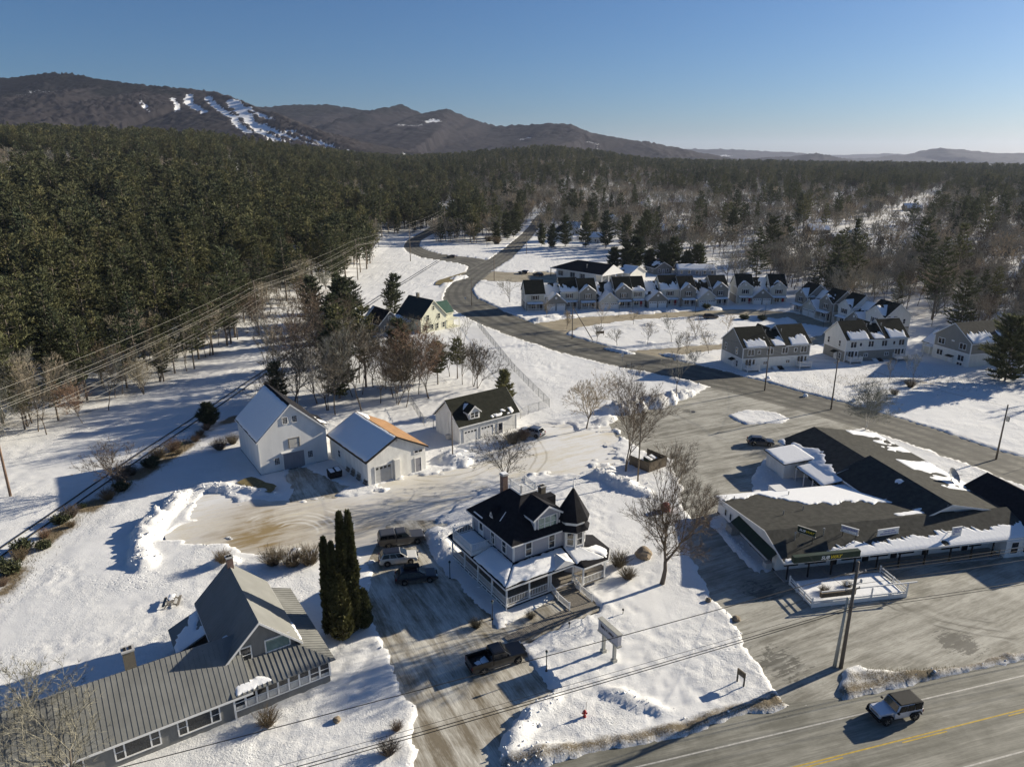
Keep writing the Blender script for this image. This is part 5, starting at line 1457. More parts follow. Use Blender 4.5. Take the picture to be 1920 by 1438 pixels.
def grey_house():
    h = thing('grey_house', 'long grey house with standing-seam metal roofs and glazed front porch', 'house', (-24.2, 50.6, 0), R(33.5))
    G, W, RM = M['grey_siding'], M['white_trim'], M['metal_roof']
    # long low wing to the west (x < 0)
    xw = -22.5
    mb = MB(); mb.side_prism([(0, 0)], 0, 0) if False else None
    gable_walls(h, xw, 0.0, 0.0, 8.4, 0, 2.75, 5.6, 'x', G)
    P = gable_roof(h, xw, 1.2, 0.0, 8.4, 2.75, 5.6, 'x', RM, .4, .35, .12, .03, W)
    ribs(h, P[0], .42, RM)
    ribs(h, P[1], .42, RM)
    chimney(h, -7.0, 4.6, 4.6, 7.4, .9, .75, M['brick_old'])
    for x, st, w in ((-2.9, 'picture', 3.2), (-7.6, 'picture', 3.2), (-11.9, 'hung', .85), (-14.6, 'picture', 3.2), (-18.6, 'hung', .85)):
        window(h, x, -.02, 1.5, w, 1.35, 'f', st)
    # main block, gable to the street
    mx0, mx1, my0, my1 = .15, 6.35, 2.6, 13.6
    gable_walls(h, mx0, mx1, my0, my1, 0, 4.35, 7.4, 'y', G)
    P = gable_roof(h, mx0, mx1, my0, my1, 4.35, 7.4, 'y', M['metal_roof_smooth'], .55, .45, .12, .03, W)
    ribs(h, P[0], .42, M['metal_roof_smooth'], .03, .04)
    window(h, 1.9, my0 - .02, 4.35, .85, 1.5, 'f', 'hung'); window(h, 4.75, my0 - .02, 4.5, 2.1, 1.15, 'f', 'plain', None, M['bright_glass'])
    chimney(h, 3.3, 13.2, 6.2, 8.5, .6, .6, M['brick'])
    slope_snow(h, P[1], lambda u, v, U, V: np.minimum(.22 - v + .2 * (vnoise(u * 5, v * 0, 3) - .5), np.minimum(u - .3, 3.4 - u)), .12, .12)
    # snow caught in the valley
    slope_snow(h, ((.3, 2.8, 4.62), (.3, 4.6, 5.62), (.9, 4.6, 5.72), (.9, 2.8, 4.72)), m_full(5, .05, .05, .05, .15), .1, .1)
    # glazed porch along the front and east side
    ex = 8.55
    mb = MB(); mb.box(0.0, ex, 0, 2.6, 0, 1.0); mb.box(mx1, ex, 2.6, 13.2, 0, 2.2); mb.build('porch_base', G, h)
    iw = MB(); iw.box(.2, ex - .3, 1.9, 2.0, 1.0, 2.6); iw.build('porch_shade_wall', M['shade_wall'], h)  # dark inner wall, shade of the porch put into its colour
    n = 9
    for i in range(n):
        x0 = i * ex / n; w = ex / n
        ob = window(h, x0 + w / 2, -.01, 1.80, w - .17, 1.42, 'f', 'hung', None, M['glass'])
        cu = MB(); cu.box(-w/2 + .12, w/2 - .12, -.045, -.034, -.68, -.05 if 0 < i < 7 else -.4); cu.build('curtain', M['curtain'], ob)
    for i in range(2): window(h, ex + .01, .7 + i * 1.2, 1.78, 1.0, 1.35, 'r', 'pairhung')
    pp = MB(); pp.beam((0, -.03, 1.02), (ex, -.03, 1.02), .12, .14); pp.beam((0, -.03, 2.55), (ex, -.03, 2.55), .1, .18); pp.beam((0, -.03, 0), (0, -.03, 2.6), .16); pp.beam((ex, -.03, .9), (ex, -.03, 2.6), .16); pp.build('porch_trim', W, h)
    r1 = ((-.1, -.45, 2.72), (ex + .5, -.45, 2.72), (mx1 - .15, 2.6, 3.85), (-.1, 2.6, 3.85))
    r2 = ((ex + .5, -.45, 2.72), (ex + .5, 13.3, 2.72), (mx1 - .15, 13.3, 3.85), (mx1 - .15, 2.6, 3.85))
    q = MB(); q.slab(*r1, .1); q.slab(*r2, .1); q.build('porch_roof', RM, h)
    # ribs of the front part stop on the hip
    A, B, C, D = [Vector(p) for p in r1]; rb = MB(); k = 21
    for i in range(k + 1):
        x = -.1 + (ex + .6) * i / k; top = 1.0 if x < mx1 - .15 else max(0.02, (ex + .5 - x) / (ex + .65 - mx1))
        rb.beam((x, -.45, 2.75), (x, -.45 + 3.05 * top, 2.75 + 1.13 * top), .06, .05)
    kind(rb.build('roof_ribs', RM, h), 'stuff')
    rb = MB()
    for i in range(33):
        y = -.2 + i * .42; top = 1.0 if y > 2.6 else max(.02, (y + .45) / 3.05)
        rb.beam((ex + .5, y, 2.75), (ex + .5 - (ex + .65 - mx1) * top, y, 2.75 + 1.13 * top), .05, .04)
    kind(rb.build('roof_ribs', RM, h), 'stuff')
    slope_snow(h, r1, m_poly(8, [(.04,.05),(.06,.5),(.2,.42),(.36,.3),(.4,.08)], .25), .13, .12, 'porch_snow')
    # lean-to behind
    lw = MB(); lw.box(-2.9, .15, 9.0, 13.0, 0, 2.4); lw.build('lean_to', G, h)
    lr = ((-3.2, 13.3, 2.45), (-3.2, 8.7, 2.45), (.2, 8.7, 3.9), (.2, 13.3, 3.9)); q = MB(); q.slab(*lr, .1); q.build('lean_to_roof', RM, h)
    slope_snow(h, lr, lambda u, v, U, V: np.minimum(np.minimum(v - .05, V - .4 - v), np.minimum(u - .1, U - .1 - u)) - 1.6 * sstep(.45, .7, fbm(u * .8, v * 1.6, 3, 66)) * sstep(2.2, .6, np.abs(u - 1.8)), .2, .12)
    ste = MB()
    for i in range(3): ste.box(ex + .3 + .3 * i, ex + .6 + .3 * i, 9.0, 10.2, 0, .5 - .16 * i)
    ste.build('side_steps', W, h)
    return h
grey_house()

# ------------------------------------------------------------------ the two white barns and the garage with dormer
def barn():
    h = thing('white_barn', 'tall white barn with snow-covered roof and grey double doors', 'barn', (-39.0, 101.1, 0), R(34))
    W = M['white_wall']
    gable_walls(h, 0, 10.7, 0, 12.4, 0, 5.75, 10.75, 'y', W)
    P = gable_roof(h, 0, 10.7, 0, 12.4, 5.75, 10.75, 'y', M['shingle_dark'], .35, .3, .16, .03, M['white_trim'])
    slope_snow(h, P[0], m_full(21, .45, .12, .1, .16), .3, .16)
    fd = MB(); fd.box(-.05, 10.75, -.05, 12.45, 0, .18); fd.build('foundation', M['dark_void'], h)
    for x in (4.4, 5.9): window(h, x, -.02, 8.3, .7, 1.0, 'f', 'grid')
    for x in (2.6, 7.9): window(h, x, -.02, 1.9, .75, 1.05, 'f', 'grid')
    door(h, 5.25, -.03, .1, 3.3, 2.75, 'f', M['grey_door'], 'double', 'barn_door', M['white_trim'])
    cp = MB(); cp.box(3.3, 7.2, -.3, .0, 2.98, 3.12); cp.build('door_canopy', M['white_trim'], h)
    door(h, 5.5, -.03, 3.6, 1.55, 1.5, 'f', plain('weathered_loft_door', (.5,.48,.43), .8, 0, .15, 3, True), 'plain', 'loft_door', M['wood_grey'])
    corner_boards(h, 0, 10.7, 0, 12.4, .18, 5.6, M['white_trim'], .14)
    lean = MB(); lean.box(10.7, 13.2, 7.5, 12.0, 0, 3.6); lean.build('shed', W, h)
    lr = ((13.5, 7.2, 3.6), (13.5, 12.3, 3.6), (10.6, 12.3, 4.9), (10.6, 7.2, 4.9)); q = MB(); q.slab(*lr, .12); q.build('shed_roof', M['shingle_dark'], h)
    slope_snow(h, lr, m_patch(4, .45), .25, .1)
barn()
def workshop():
    h = thing('white_workshop', 'white workshop with snowy west roof and rusty brown east roof', 'workshop', (-21.6, 97.4, 0), R(37.5))
    W = M['white_siding']
    gable_walls(h, 0, 10.0, 0, 13.6, 0, 4.15, 6.8, 'y', W)
    P = gable_roof(h, 0, 10.0, 0, 13.6, 4.15, 6.8, 'y', M['shingle_brown'], .4, .35, .16, .03, M['dark_void'])
    slope_snow(h, P[0], m_full(31, .12, .1, .12, .1), .3, .16)
    slope_snow(h, P[1], m_poly(32, [(.68,.97),(1,.97),(1,.55),(.85,.75)], .3), .25, .1)
    door(h, 2.55, -.03, .08, 2.7, 2.75, 'f', plain('garage_door_grey', (.42,.42,.41), .6, 0, .1, 2, True), 'garage', 'garage_door')
    door(h, 8.6, -.03, .15, 1.0, 2.3, 'f', M['grey_door'], 'plain', 'side_door')
    window(h, 8.7, -.02, 3.55, 1.4, .4, 'f', 'pair'); window(h, -.02, 10.0, 2.0, .8, 1.1, 'l', 'hung')
    lm = MB(); lm.box(4.9, 5.15, -.25, -.02, 6.05, 6.35); lm.build('wall_lamp', M['insulator'], h)
    pa = MB(); pa.box(4.3, 5.2, -.5, -.02, 0.0, 3.3) ; pa.build('door_buttress', W, h)
workshop()
def garage():
    h = thing('garage_house', 'white two-door garage with dark roof and one small dormer window', 'garage', (-9.0, 113.8, 0), R(37))
    W = M['white_siding']; RD = M['shingle_grey']
    gable_walls(h, 0, 12.3, 0, 7.8, 0, 3.6, 7.0, 'x', W)
    P = gable_roof(h, 0, 12.3, 0, 7.8, 3.6, 7.0, 'x', M['shingle_town'], .45, .45, .16, .03, M['white_trim'])
    slope_snow(h, P[0], lambda u, v, U, V: np.minimum((fbm(u * 1.2, v * 1.6, 3, 44) - .52) * 4, np.minimum(np.minimum(u - 7.0, 12.3 - u), np.minimum(v - .25, 1.5 - v))), .12, .09)
    gable_walls(h, 2.1, 4.4, .25, 3.6, 3.6, 5.35, 6.35, 'y', W, 'dormer')
    Q = gable_roof(h, 2.1, 4.4, .25, 3.5, 5.35, 6.35, 'y', M['shingle_town'], .25, .25, .12, .02, M['white_trim'], name='dormer_roof')
    slope_snow(h, Q[0], m_poly(9, [(.15,.2),(.5,.15),(.5,.9),(.2,.7)], .15), .12, .07)
    window(h, 3.25, .23, 4.75, 1.5, 1.0, 'f', 'pairhung')
    for x in (2.2, 5.7): door(h, x, -.03, .05, 2.6, 2.2, 'f', M['white_wall'], 'garage', 'garage_door')
    door(h, 8.6, -.03, .05, .95, 2.1, 'f', M['grey_door'], 'glazed', 'side_door')
    corner_boards(h, 0, 12.3, 0, 7.8, 0, 3.5, M['white_trim'], .12)
    pp = MB(); pp.tube((-.08, 2.9, .9), (-.08, 3.6, 2.4), .05, .05, 6); pp.tube((-.08, 3.6, 2.4), (-.08, 3.6, 4.9), .05, .05, 6); pp.build('flue_pipe', M['white_trim'], h)
    un = MB(); un.box(-.75, -.05, 2.6, 3.4, .35, 1.05); un.build('heat_pump', M['insulator'], h)
garage()
# ------------------------------------------------------------------ shop building with sandwich shop
SHOP_O = (31.8, 72.5); SHOP_A = 10.5
def shop_pt(x, y, z=0.0):
    c, s = math.cos(R(SHOP_A)), math.sin(R(SHOP_A))
    return (SHOP_O[0] + x * c - y * s, SHOP_O[1] + x * s + y * c, z)
def lettering(parent, txt, m, size, loc, rot, name='lettering', shear=0.0, ext=0.015):
    cu = bpy.data.curves.new(name, 'FONT'); cu.body = txt; cu.size = size; cu.extrude = ext; cu.shear = shear; cu.offset = 0.012 * size
    tmp = bpy.data.objects.new('text_source', cu); me = tmp.to_mesh().copy(); tmp.to_mesh_clear(); bpy.data.objects.remove(tmp)
    me.materials.clear(); me.materials.append(m)
    o = bpy.data.objects.new(name, me); COL.objects.link(o); o.parent = parent; o.location = loc; o.rotation_euler = rot
    return o
def shop():
    h = thing('shop_building', 'low white roadside shop block with long dark shingle roof and covered walkway', 'shop', (*SHOP_O, 0), R(SHOP_A))
    W, RD = M['white_wall'], M['shingle_grey']
    WT = M['white_trim']
    # front block
    mb = MB(); pr = [(1.8, 0), (17, 0), (17, 2.3), (4.3, 3.95), (1.8, 3.1)]
    vs = [(0, a, b) for a, b in pr] + [(30, a, b) for a, b in pr]
    mb.add(vs, [(0,4,3,2,1), (5,6,7,8,9)] + [(i, (i+1) % 5, (i+1) % 5 + 5, i + 5) for i in range(5)]); mb.build('wall', W, h)
    rf = ((-.4, -.4, 2.52), (33.6, -.4, 2.52), (33.6, 4.3, 4.16), (-.4, 4.3, 4.16))
    rb = ((26, 17.4, 2.45), (-.4, 17.4, 2.45), (-.4, 4.3, 4.16), (26, 4.3, 4.16))
    q = MB(); q.slab(*rf, .16); q.slab(*rb, .16); q.build('roof', RD, h)
    f = MB(); f.beam((-.4, -.43, 2.42), (33.6, -.43, 2.42), .06, .24); f.beam((-.43, -.4, 2.43), (-.43, 4.3, 4.07), .06, .22); f.beam((-.43, 4.3, 4.07), (-.43, 17.4, 2.36), .06, .22); f.build('fascia', WT, h)
    slope_snow(h, rf, lambda u, v, U, V: np.minimum(np.minimum(np.interp(u, [0, 2, 5, 8, 10, 13, 20, 25, 34], [.5, .9, .75, 1.5, 1.9, 1.6, 1.75, 2.1, 2.2]) + (fbm(u * 3.0 + v * 1.5, v * .6, 4, 5) - .5) * 1.3 + (fbm(u * .5, v * .3, 2, 9) - .5) * 1.2 - v, v - .02), np.minimum(u, U - u)) - 1.3 * sstep(.5, .2, np.hypot((u - 21.5) / 1.2, v - .5)) , .11, .07)
    slope_snow(h, rb, lambda u, v, U, V: np.minimum(np.minimum(np.interp(U - u, [0, 3, 6, 8, 10, 14, 20, 26], [1.2, 1.6, 1.3, 3.2, 5.5, 6.8, 8.0, 8.6]) + (fbm(u * 1.2 - v * .8, v * .5, 4, 6) - .5) * 2.6 + (fbm(u * .3, v * .2, 2, 8) - .5) * 2 - v, v - .03), np.minimum(u, U - u)), .16, .09)
    slope_snow(h, rb, m_poly(71, [(.02,.86),(.3,.9),(.3,.97),(.02,.95)], .15), .2, .06)
    # shop front: posts, windows, doors below the walkway roof
    for x in (.3, 3.0, 6.0, 9.0, 12.0, 15.0, 18.5, 22, 25, 28): 
        p = MB(); p.beam((x, -.15, 0), (x, -.15, 2.45), .14); p.beam((x, -.15, 2.1), (x + .45, -.15, 2.42), .08); p.build('walkway_post', M['black_metal'], h)
    fl = MB(); fl.box(-.2, 29.5, -.5, 1.8, 0, .14); fl.build('walkway', M['concrete'], h)
    for x, w in ((2.0, 1.6), (5.2, 2.6), (10.0, 2.4), (13.8, 2.2), (17.5, 2.0), (23.8, 2.4), (27.2, 1.8)): window(h, x, 1.78, 1.4, w, 1.4, 'f', 'pair', M['black_metal'])
    for x in (7.6, 11.9, 15.8, 20.2, 25.8): door(h, x, 1.77, .14, .95, 2.1, 'f', M['black_metal'], 'glazed')
    rl = MB()
    for z in (.55, 1.0): rl.beam((12.3, -.3, z), (29, -.3, z), .06)
    for x in (12.3, 15, 18.5, 22, 25, 28.9): rl.beam((x, -.3, .14), (x, -.3, 1.05), .07)
    rl.build('walkway_rail', M['wood_brown'], h)
    # dark awning and windows down the west side
    aw = MB(); aw.slab((-1.15, 11.2, 1.75), (-1.15, 1.7, 1.75), (-.03, 1.7, 2.55), (-.03, 11.2, 2.55), .06); aw.build('side_awning', M['green_awning'], h)
    for y in (3.2, 5.2, 7.2, 9.2): window(h, -.02, y, 1.15, 1.3, .9, 'l', 'plain', M['white_trim'])
    for y in (13.2, 14.6): window(h, -.02, y, 1.25, .5, .9, 'l', 'plain')
    ac = MB(); ac.box(-1.3, -.1, 10.4, 11.9, 0, 1.25); ac.build('condenser', M['concrete'], h); a2 = MB(); a2.box(-1.0, -.15, 2.2, 3.0, 0, .9); a2.build('condenser', M['insulator'], h)
    fd = MB(); fd.box(-.04, 0.02, 1.8, 17, 0, .2); fd.build('foundation', M['dark_void'], h)
    # awning sign over the sandwich shop
    sg = MB(); sg.box(.6, 9.1, -.75, -.15, 2.55, 3.35); s = sg.build('awning_sign', M['green_awning'], h)
    lettering(s, 'SUB', M['sign_white'], .62, (4.0, -.77, 2.72), (math.pi / 2, 0, 0), shear=.25); lettering(s, 'WAY', M['sign_yellow'], .62, (5.18, -.77, 2.72), (math.pi / 2, 0, 0), shear=.25)
    # vents
    for (x, y, c) in ((2.6, 2.6, 1), (6.5, 2.8, 1), (4.6, 8.5, 0), (8.0, 9.5, 0), (1.2, 15, 0), (9.3, 15.0, 0)):
        z = 4.16 - abs(y - 4.3) * (.35 if y < 4.3 else .13); vent_pipe(h, x, y, z, .8 if c else .6, .07, bool(c))
    # big gabled hall behind
    gable_walls(h, 19.6, 35.5, 4.6, 19.6, 0, 3.0, 5.15, 'y', W, 'hall_wall', rx=25.2)
    P = gable_roof(h, 19.6, 35.5, 4.6, 19.6, 3.0, 5.15, 'y', RD, .3, .5, .16, .03, WT, rx=25.2, name='hall_roof')
    slope_snow(h, P[0], m_patch(72, .66, .5, .4), .22, .05); slope_snow(h, P[1], lambda u, v, U, V: np.minimum((fbm(u * .35 + 3, v * .25, 3, 73) * .8 + fbm(u * 1.6 + v, v * 1.2, 3, 74) * .2 - .5 + .03 * (u - 8) - .02 * (v - 2)) * 3, np.minimum(np.minimum(v, 6.5 - v), np.minimum(u - 6, U - u))), .25, .1)
    gable_walls(h, 18.6, 36.0, 19.65, 33, 0, 2.8, 4.75, 'y', W, 'hall_wall', rx=24.6)
    P = gable_roof(h, 18.6, 36.0, 19.65, 33, 2.8, 4.75, 'y', RD, .3, .3, .16, .03, WT, rx=24.6, name='hall_roof')
    slope_snow(h, P[0], lambda u, v, U, V: np.minimum((fbm(u * .5, v * .4, 3, 75) - .42 - .16 * (v - 1.2)) * 3, np.minimum(np.minimum(v, V - v), np.minimum(u, U - u))), .22, .08)
    slope_snow(h, P[1], lambda u, v, U, V: np.minimum((fbm(u * .3, v * .2, 3, 76) * .8 + fbm(u * 1.6 + v, v * 1.2, 3, 79) * .2 - .52 + .03 * (4 - v)) * 3, np.minimum(np.minimum(v, 6 - v), np.minimum(u, U - u))), .25, .1)
    # low ell and its open porch
    el = MB(); el.box(14.7, 18.7, 25.0, 30.2, 0, 2.6); el.build('ell', M['white_siding'], h); r_ = ((14.3, 30.6, 2.75), (14.3, 24.6, 2.75), (19.6, 24.6, 3.3), (19.6, 30.6, 3.3)); q = MB(); q.slab(*r_, .14); q.build('ell_roof', RD, h); slope_snow(h, r_, m_full(77, .0, .05, .05, .2), .25, .12)
    r_ = ((16.0, 24.3, 2.45), (16.0, 17.4, 2.45), (19.8, 17.4, 3.05), (19.8, 24.3, 3.05)); q = MB(); q.slab(*r_, .12); q.build('side_porch_roof', RD, h); slope_snow(h, r_, m_full(78, .1, .05, .05, .15), .25, .12)
    for y in (17.6, 19.8, 22.0, 24.1):
        p = MB(); p.beam((16.2, y, 0), (16.2, y, 2.4), .14); p.build('porch_post', WT, h)
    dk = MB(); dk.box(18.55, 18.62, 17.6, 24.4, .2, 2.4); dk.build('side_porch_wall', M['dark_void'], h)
    # low flat link with parapet
    lk = MB(); lk.box(8.4, 10.2, 16.6, 18.6, 0, 2.7); lk.build('stair_head', W, h)
    # street end of the block: cross-gabled shop front
    gable_walls(h, 33.6, 41.5, -1.6, 11.5, 0, 3.2, 5.1, 'y', W, 'end_wall'); P = gable_roof(h, 33.6, 41.5, -1.6, 11.5, 3.2, 5.1, 'y', M['shingle_dark'], .4, .4, .16, .03, WT, name='end_roof')
    bw = MB(); bw.box(29.4, 33.6, -.6, 1.8, 0, 2.3); bw.build('bay', W, h)
    window(h, 30.6, -.62, 1.35, 1.0, 1.5, 'f', 'hung'); window(h, 32.4, -.62, 1.35, 1.0, 1.5, 'f', 'hung')
    for x in (35.5, 38): window(h, x, -1.62, 1.6, 1.1, 1.4, 'f', 'hung')
shop()
def roof_sign(label, x, y, z, w, hgt, rz, face, marks, post=1.0, tilt=0.0):
    t = thing('roof_sign', label, 'sign', shop_pt(x, y, z), R(SHOP_A) + R(rz))
    p = MB(); p.box(-w/2, w/2, -.05, .05, post, post + hgt); o = p.build('panel', face, t)
    fr = MB(); fr.box(-w/2 - .05, w/2 + .05, -.07, .07, post + hgt, post + hgt + .07); fr.box(-w/2 - .05, w/2 + .05, -.07, .07, post - .06, post); fr.build('sign_frame', M['white_trim'] if face is not M['green_awning'] else M['sign_post'], t)
    s = MB()
    for xx in (-w * .38, w * .38): s.beam((xx, 0, -.15), (xx, 0, post), .06); s.beam((xx, .05, post + hgt * .5), (xx, .95, .15), .05)
    s.build('bracket', M['black_metal'], t)
    for (m, row, a, b, hh) in marks:
        k = MB(); n = max(1, int((b - a) * w / .16))
        for i in range(n):
            u0 = -w/2 + (a + (b - a) * i / n) * w; k.box(u0 + .02, u0 + (b - a) * w / n - .03, -.062, -.04, post + row * hgt, post + (row + hh * (1 if i % 3 else .75)) * hgt)
        k.build('lettering', m, o)
t_ = roof_sign('dark green roof sign with white and yellow lettering on the shop roof', 3.9, 2.4, 3.4, 2.1, .75, -52, M['green_awning'], [], .9)
sgn = bpy.data.objects['roof_sign']; pan = [c for c in sgn.children if c.name.startswith('panel')][0]
lettering(pan, 'SUB', M['sign_white'], .42, (-.85, -.065, 1.12), (math.pi/2, 0, 0), shear=.25); lettering(pan, 'WAY', M['sign_yellow'], .42, (-.08, -.065, 1.12), (math.pi/2, 0, 0), shear=.25)
roof_sign('small white and blue sign facing the road on the shop roof', 9.3, 1.9, 3.3, 1.9, .7, -48, M['sign_panel'], [(M['sign_blue'], .55, .08, .92, .25), (M['sign_white'], .12, .1, .9, .28)], .9)
roof_sign('long white banner sign lying low on the shop roof', 14.6, 1.9, 3.3, 3.0, .75, 4, M['white_trim'], [(M['sign_blue'], .55, .25, .8, .22), (M['sign_blue'], .15, .1, .9, .22)], .15)
roof_sign('square white sign with rows of print on the snowy shop eave', 23.2, .75, 2.95, 1.35, 1.1, 3, M['white_trim'], [(M['sign_blue'], .78, .1, .9, .12), (M['sign_blue'], .58, .1, .7, .10), (M['sign_blue'], .40, .1, .8, .10), (M['sign_red'] if 'sign_red' in M else M['sign_blue'], .2, .1, .3, .12)], .1)
hd = thing('satellite_dish', 'round mesh satellite dish on the east slope of the shop hall', 'satellite dish', shop_pt(33.2, 13.2, 3.6), R(40))
q = MB(); q.lathe([(0, 0), (.5, .06), (1.0, .25), (1.25, .42)], 16); dsh = q.build('dish', M['grey_metal'], hd); dsh.location = (0, 0, .75); dsh.rotation_euler = (R(55), 0, 0)
q = MB(); q.tube((0, 0, -.4), (0, 0, .8), .06, .06, 8); q.tube((0, -.35, 1.0), (0, -1.2, 1.5), .03, .03, 6); q.build('mast', M['black_metal'], hd)

# ------------------------------------------------------------------ fenced patio deck with white rails
def patio():
    t = thing('patio_deck', 'raised snow-covered patio deck with white board rails before the sandwich shop', 'deck', shop_pt(.1, -5.6), R(SHOP_A - .5))
    W = M['white_trim']; L, Dp = 11.6, 4.5
    b = MB(); b.box(.1, L - .1, .1, Dp, .05, .42); b.build('platform', M['wood_grey'], t)
    slope_snow(t, ((.15, .15, .43), (L - .15, .15, .43), (L - .15, Dp, .43), (.15, Dp, .43)), lambda u, v, U, V: np.minimum(np.minimum(np.minimum(u, U - u), np.minimum(v, V - v)) + .1 * (fbm(u, v, 2, 3) - .5), 1.2 - 1.6 * sstep(.6, .3, np.hypot(u - 2.2, v - 1.3)) - 1.3 * sstep(.5, .2, np.hypot(u - 5.2, v - 1.9)) - .9 * sstep(.25, .05, np.abs(u - 8.6 - .2 * v))), .2, .14, 'deck_snow')
    def rail(name, pts, zs, posts):
        m = MB()
        for a, c in zip(pts[:-1], pts[1:]):
            for z, hh in zs: m.beam((a[0], a[1], z), (c[0], c[1], z), .06, hh)
        m.build(name, W, t)
        for p in posts:
            k = MB(); k.beam((p[0], p[1], 0), (p[0], p[1], p[2]), .13); k.build('rail_post', W, t)
    rail('front_board', [(0, 0), (L, 0)], ((.3, .5), (.75, .14)), [(0, 0, 1.3), (2.4, 0, .8), (4.8, 0, .8), (7.2, 0, 1.75), (9.6, 0, .8), (L, 0, 1.75)])
    rail('west_rail', [(0, 0), (0, Dp)], ((.3, .3), (.72, .12), (1.05, .12)), [(0, 1.5, 1.15), (0, 3.0, 1.15), (0, Dp, 1.25)])
    rail('east_rail', [(L, 0), (L, Dp)], ((.3, .3), (.75, .14), (1.15, .14)), [(L, 2.2, 1.25), (L, Dp, 1.35)])
    tb = MB(); tb.beam((1.2, .3, 1.72), (L + 1.2, .1, 1.82), .12, .12); tb.build('overhead_rail', W, t)
    bn = MB(); bn.box(1.2, 5.4, .25, .6, .95, 1.5); bn.build('bench_back', M['wood_brown'], t)
patio()

# ------------------------------------------------------------------ townhouses
TS_ = M['shingle_town']; SHUT = plain('dark_shutter', (0.02, 0.021, 0.02), .6, 0, .1, 3)
def t_house(p, x0, w, y0, dep, ze, zr, up, low, front_gable=False, snow=None, back=False, seed=0, endwin='', fz=2.95, porch=True):
    """one two-storey dwelling of a terrace; ridge along x, optional gable towards the front"""
    x1, y1 = x0 + w, y0 + dep
    m = MB(); m.box(x0, x1, y0, y1, 0, fz); m.build('lower_wall', low, p)
    gable_walls(p, x0, x1, y0, y1, fz, ze, zr, 'x', up, 'upper_wall')
    band(p, x0, x1, y0, y1, fz - .1)
    corner_boards(p, x0, x1, y0, y1, 0, ze - .05, None, .15)
    P = gable_roof(p, x0, x1, y0, y1, ze, zr, 'x', TS_, .35, .25, .15, .03, M['white_trim'])
    cx = (x0 + x1) / 2
    if front_gable:
        gable_walls(p, x0 + .12, x1 - .12, y0 - .45, (y0 + y1) / 2, 0, ze, ze + w * .36, 'y', up, 'front_gable')
        Q = gable_roof(p, x0 + .12, x1 - .12, y0 - .45, (y0 + y1) / 2 - .6, ze, ze + w * .36, 'y', TS_, .28, .22, .13, .05, M['white_trim'], name='gable_roof')
        slope_snow(p, Q[0], m_patch(seed, .4, .5, .5), .3, .1); slope_snow(p, Q[1], m_patch(seed + 1, .42, .5, .5), .3, .1)
        c = MB(); c.lathe([(0, 0), (.38, 0.0)], 12); v = c.build('gable_vent', M['white_trim'], p); v.location = (cx, y0 - .49, ze + w * .17); v.rotation_euler = (math.pi / 2, 0, 0)
        yy = y0 - .47
    else:
        yy = y0 - .02
        if snow: slope_snow(p, P[0], snow, .28, .12)
    slope_snow(p, P[1], m_patch(seed + 7, .35, .4, .4), .45, .1)
    window(p, cx, yy, fz + 1.5, 1.5, 1.3, 'f', 'pair', None, None, SHUT)
    if porch:
        py = yy - 1.5
        r_ = ((x0 + .3, py - .25, fz - .32), (x1 - .3, py - .25, fz - .32), (x1 - .3, yy - .01, fz + .12), (x0 + .3, yy - .01, fz + .12))
        q = MB(); q.slab(*r_, .12); q.build('porch_roof', TS_, p); slope_snow(p, r_, m_full(seed + 3, .05, .05, .05, .15), .3, .12, 'porch_snow')
        q = MB()
        for x in (x0 + .5, cx, x1 - .5): q.beam((x, py, 0), (x, py, fz - .38), .13)
        q.box(x0 + .35, x1 - .35, py - .1, yy, 0, .35); q.build('porch', M['white_trim'], p)
        railing(p, [(x0 + .5, py), (cx, py), (x1 - .5, py)], .35, .85, .28, M['white_trim'], False, 'porch_railing', .06)
        window(p, cx - .4, yy, 1.6, 1.5, 1.3, 'f', 'pair'); door(p, x1 - 1.1, yy - .02, .35, .9, 2.0, 'f', M['red_door'] if seed % 3 == 0 else M['black_metal'])
    for s in endwin:
        xe = x0 - .02 if s == 'l' else x1 + .02
        for yf in (.25, .75):
            window(p, xe, y0 + dep * yf, fz + 1.4, .75, 1.3, s, 'hung'); window(p, xe, y0 + dep * yf, 1.5, .75, 1.3, s, 'hung')
    return P
def t_garage(p, x0, w, y0, dep, wall, seed=0, ze=2.75):
    x1 = x0 + w; zr = ze + w * .42
    gable_walls(p, x0, x1, y0, y0 + dep, 0, ze, zr, 'y', wall, 'garage_wall')
    Q = gable_roof(p, x0, x1, y0, y0 + dep, ze, zr, 'y', TS_, .3, .3, .14, .03, M['white_trim'], name='garage_roof')
    slope_snow(p, Q[0], m_patch(seed, .33, .4, .4), .3, .13, ); slope_snow(p, Q[1], m_full(seed + 1, .3, .1, .1, .4), .3, .13)
    for c in (.27, .73): door(p, x0 + w * c, y0 - .03, .03, w * .36, 2.15, 'f', M['white_trim'], 'garage', 'garage_door')
    c = MB(); c.lathe([(0, 0), (.4, 0.0)], 12); v = c.build('gable_vent', M['white_trim'], p); v.location = (x0 + w/2, y0 - .04, ze + w * .22); v.rotation_euler = (math.pi / 2, 0, 0)
def t_link(p, x0, w, y0, dep, ze, zr, wall, seed):
    gable_walls(p, x0, x0 + w, y0, y0 + dep, 0, ze, zr, 'x', wall, 'link_wall')
    P = gable_roof(p, x0, x0 + w, y0, y0 + dep, ze, zr, 'x', TS_, .3, .02, .14, .02, None, name='link_roof')
    slope_snow(p, P[0], m_patch(seed, .42, .4, .3), .3, .13)

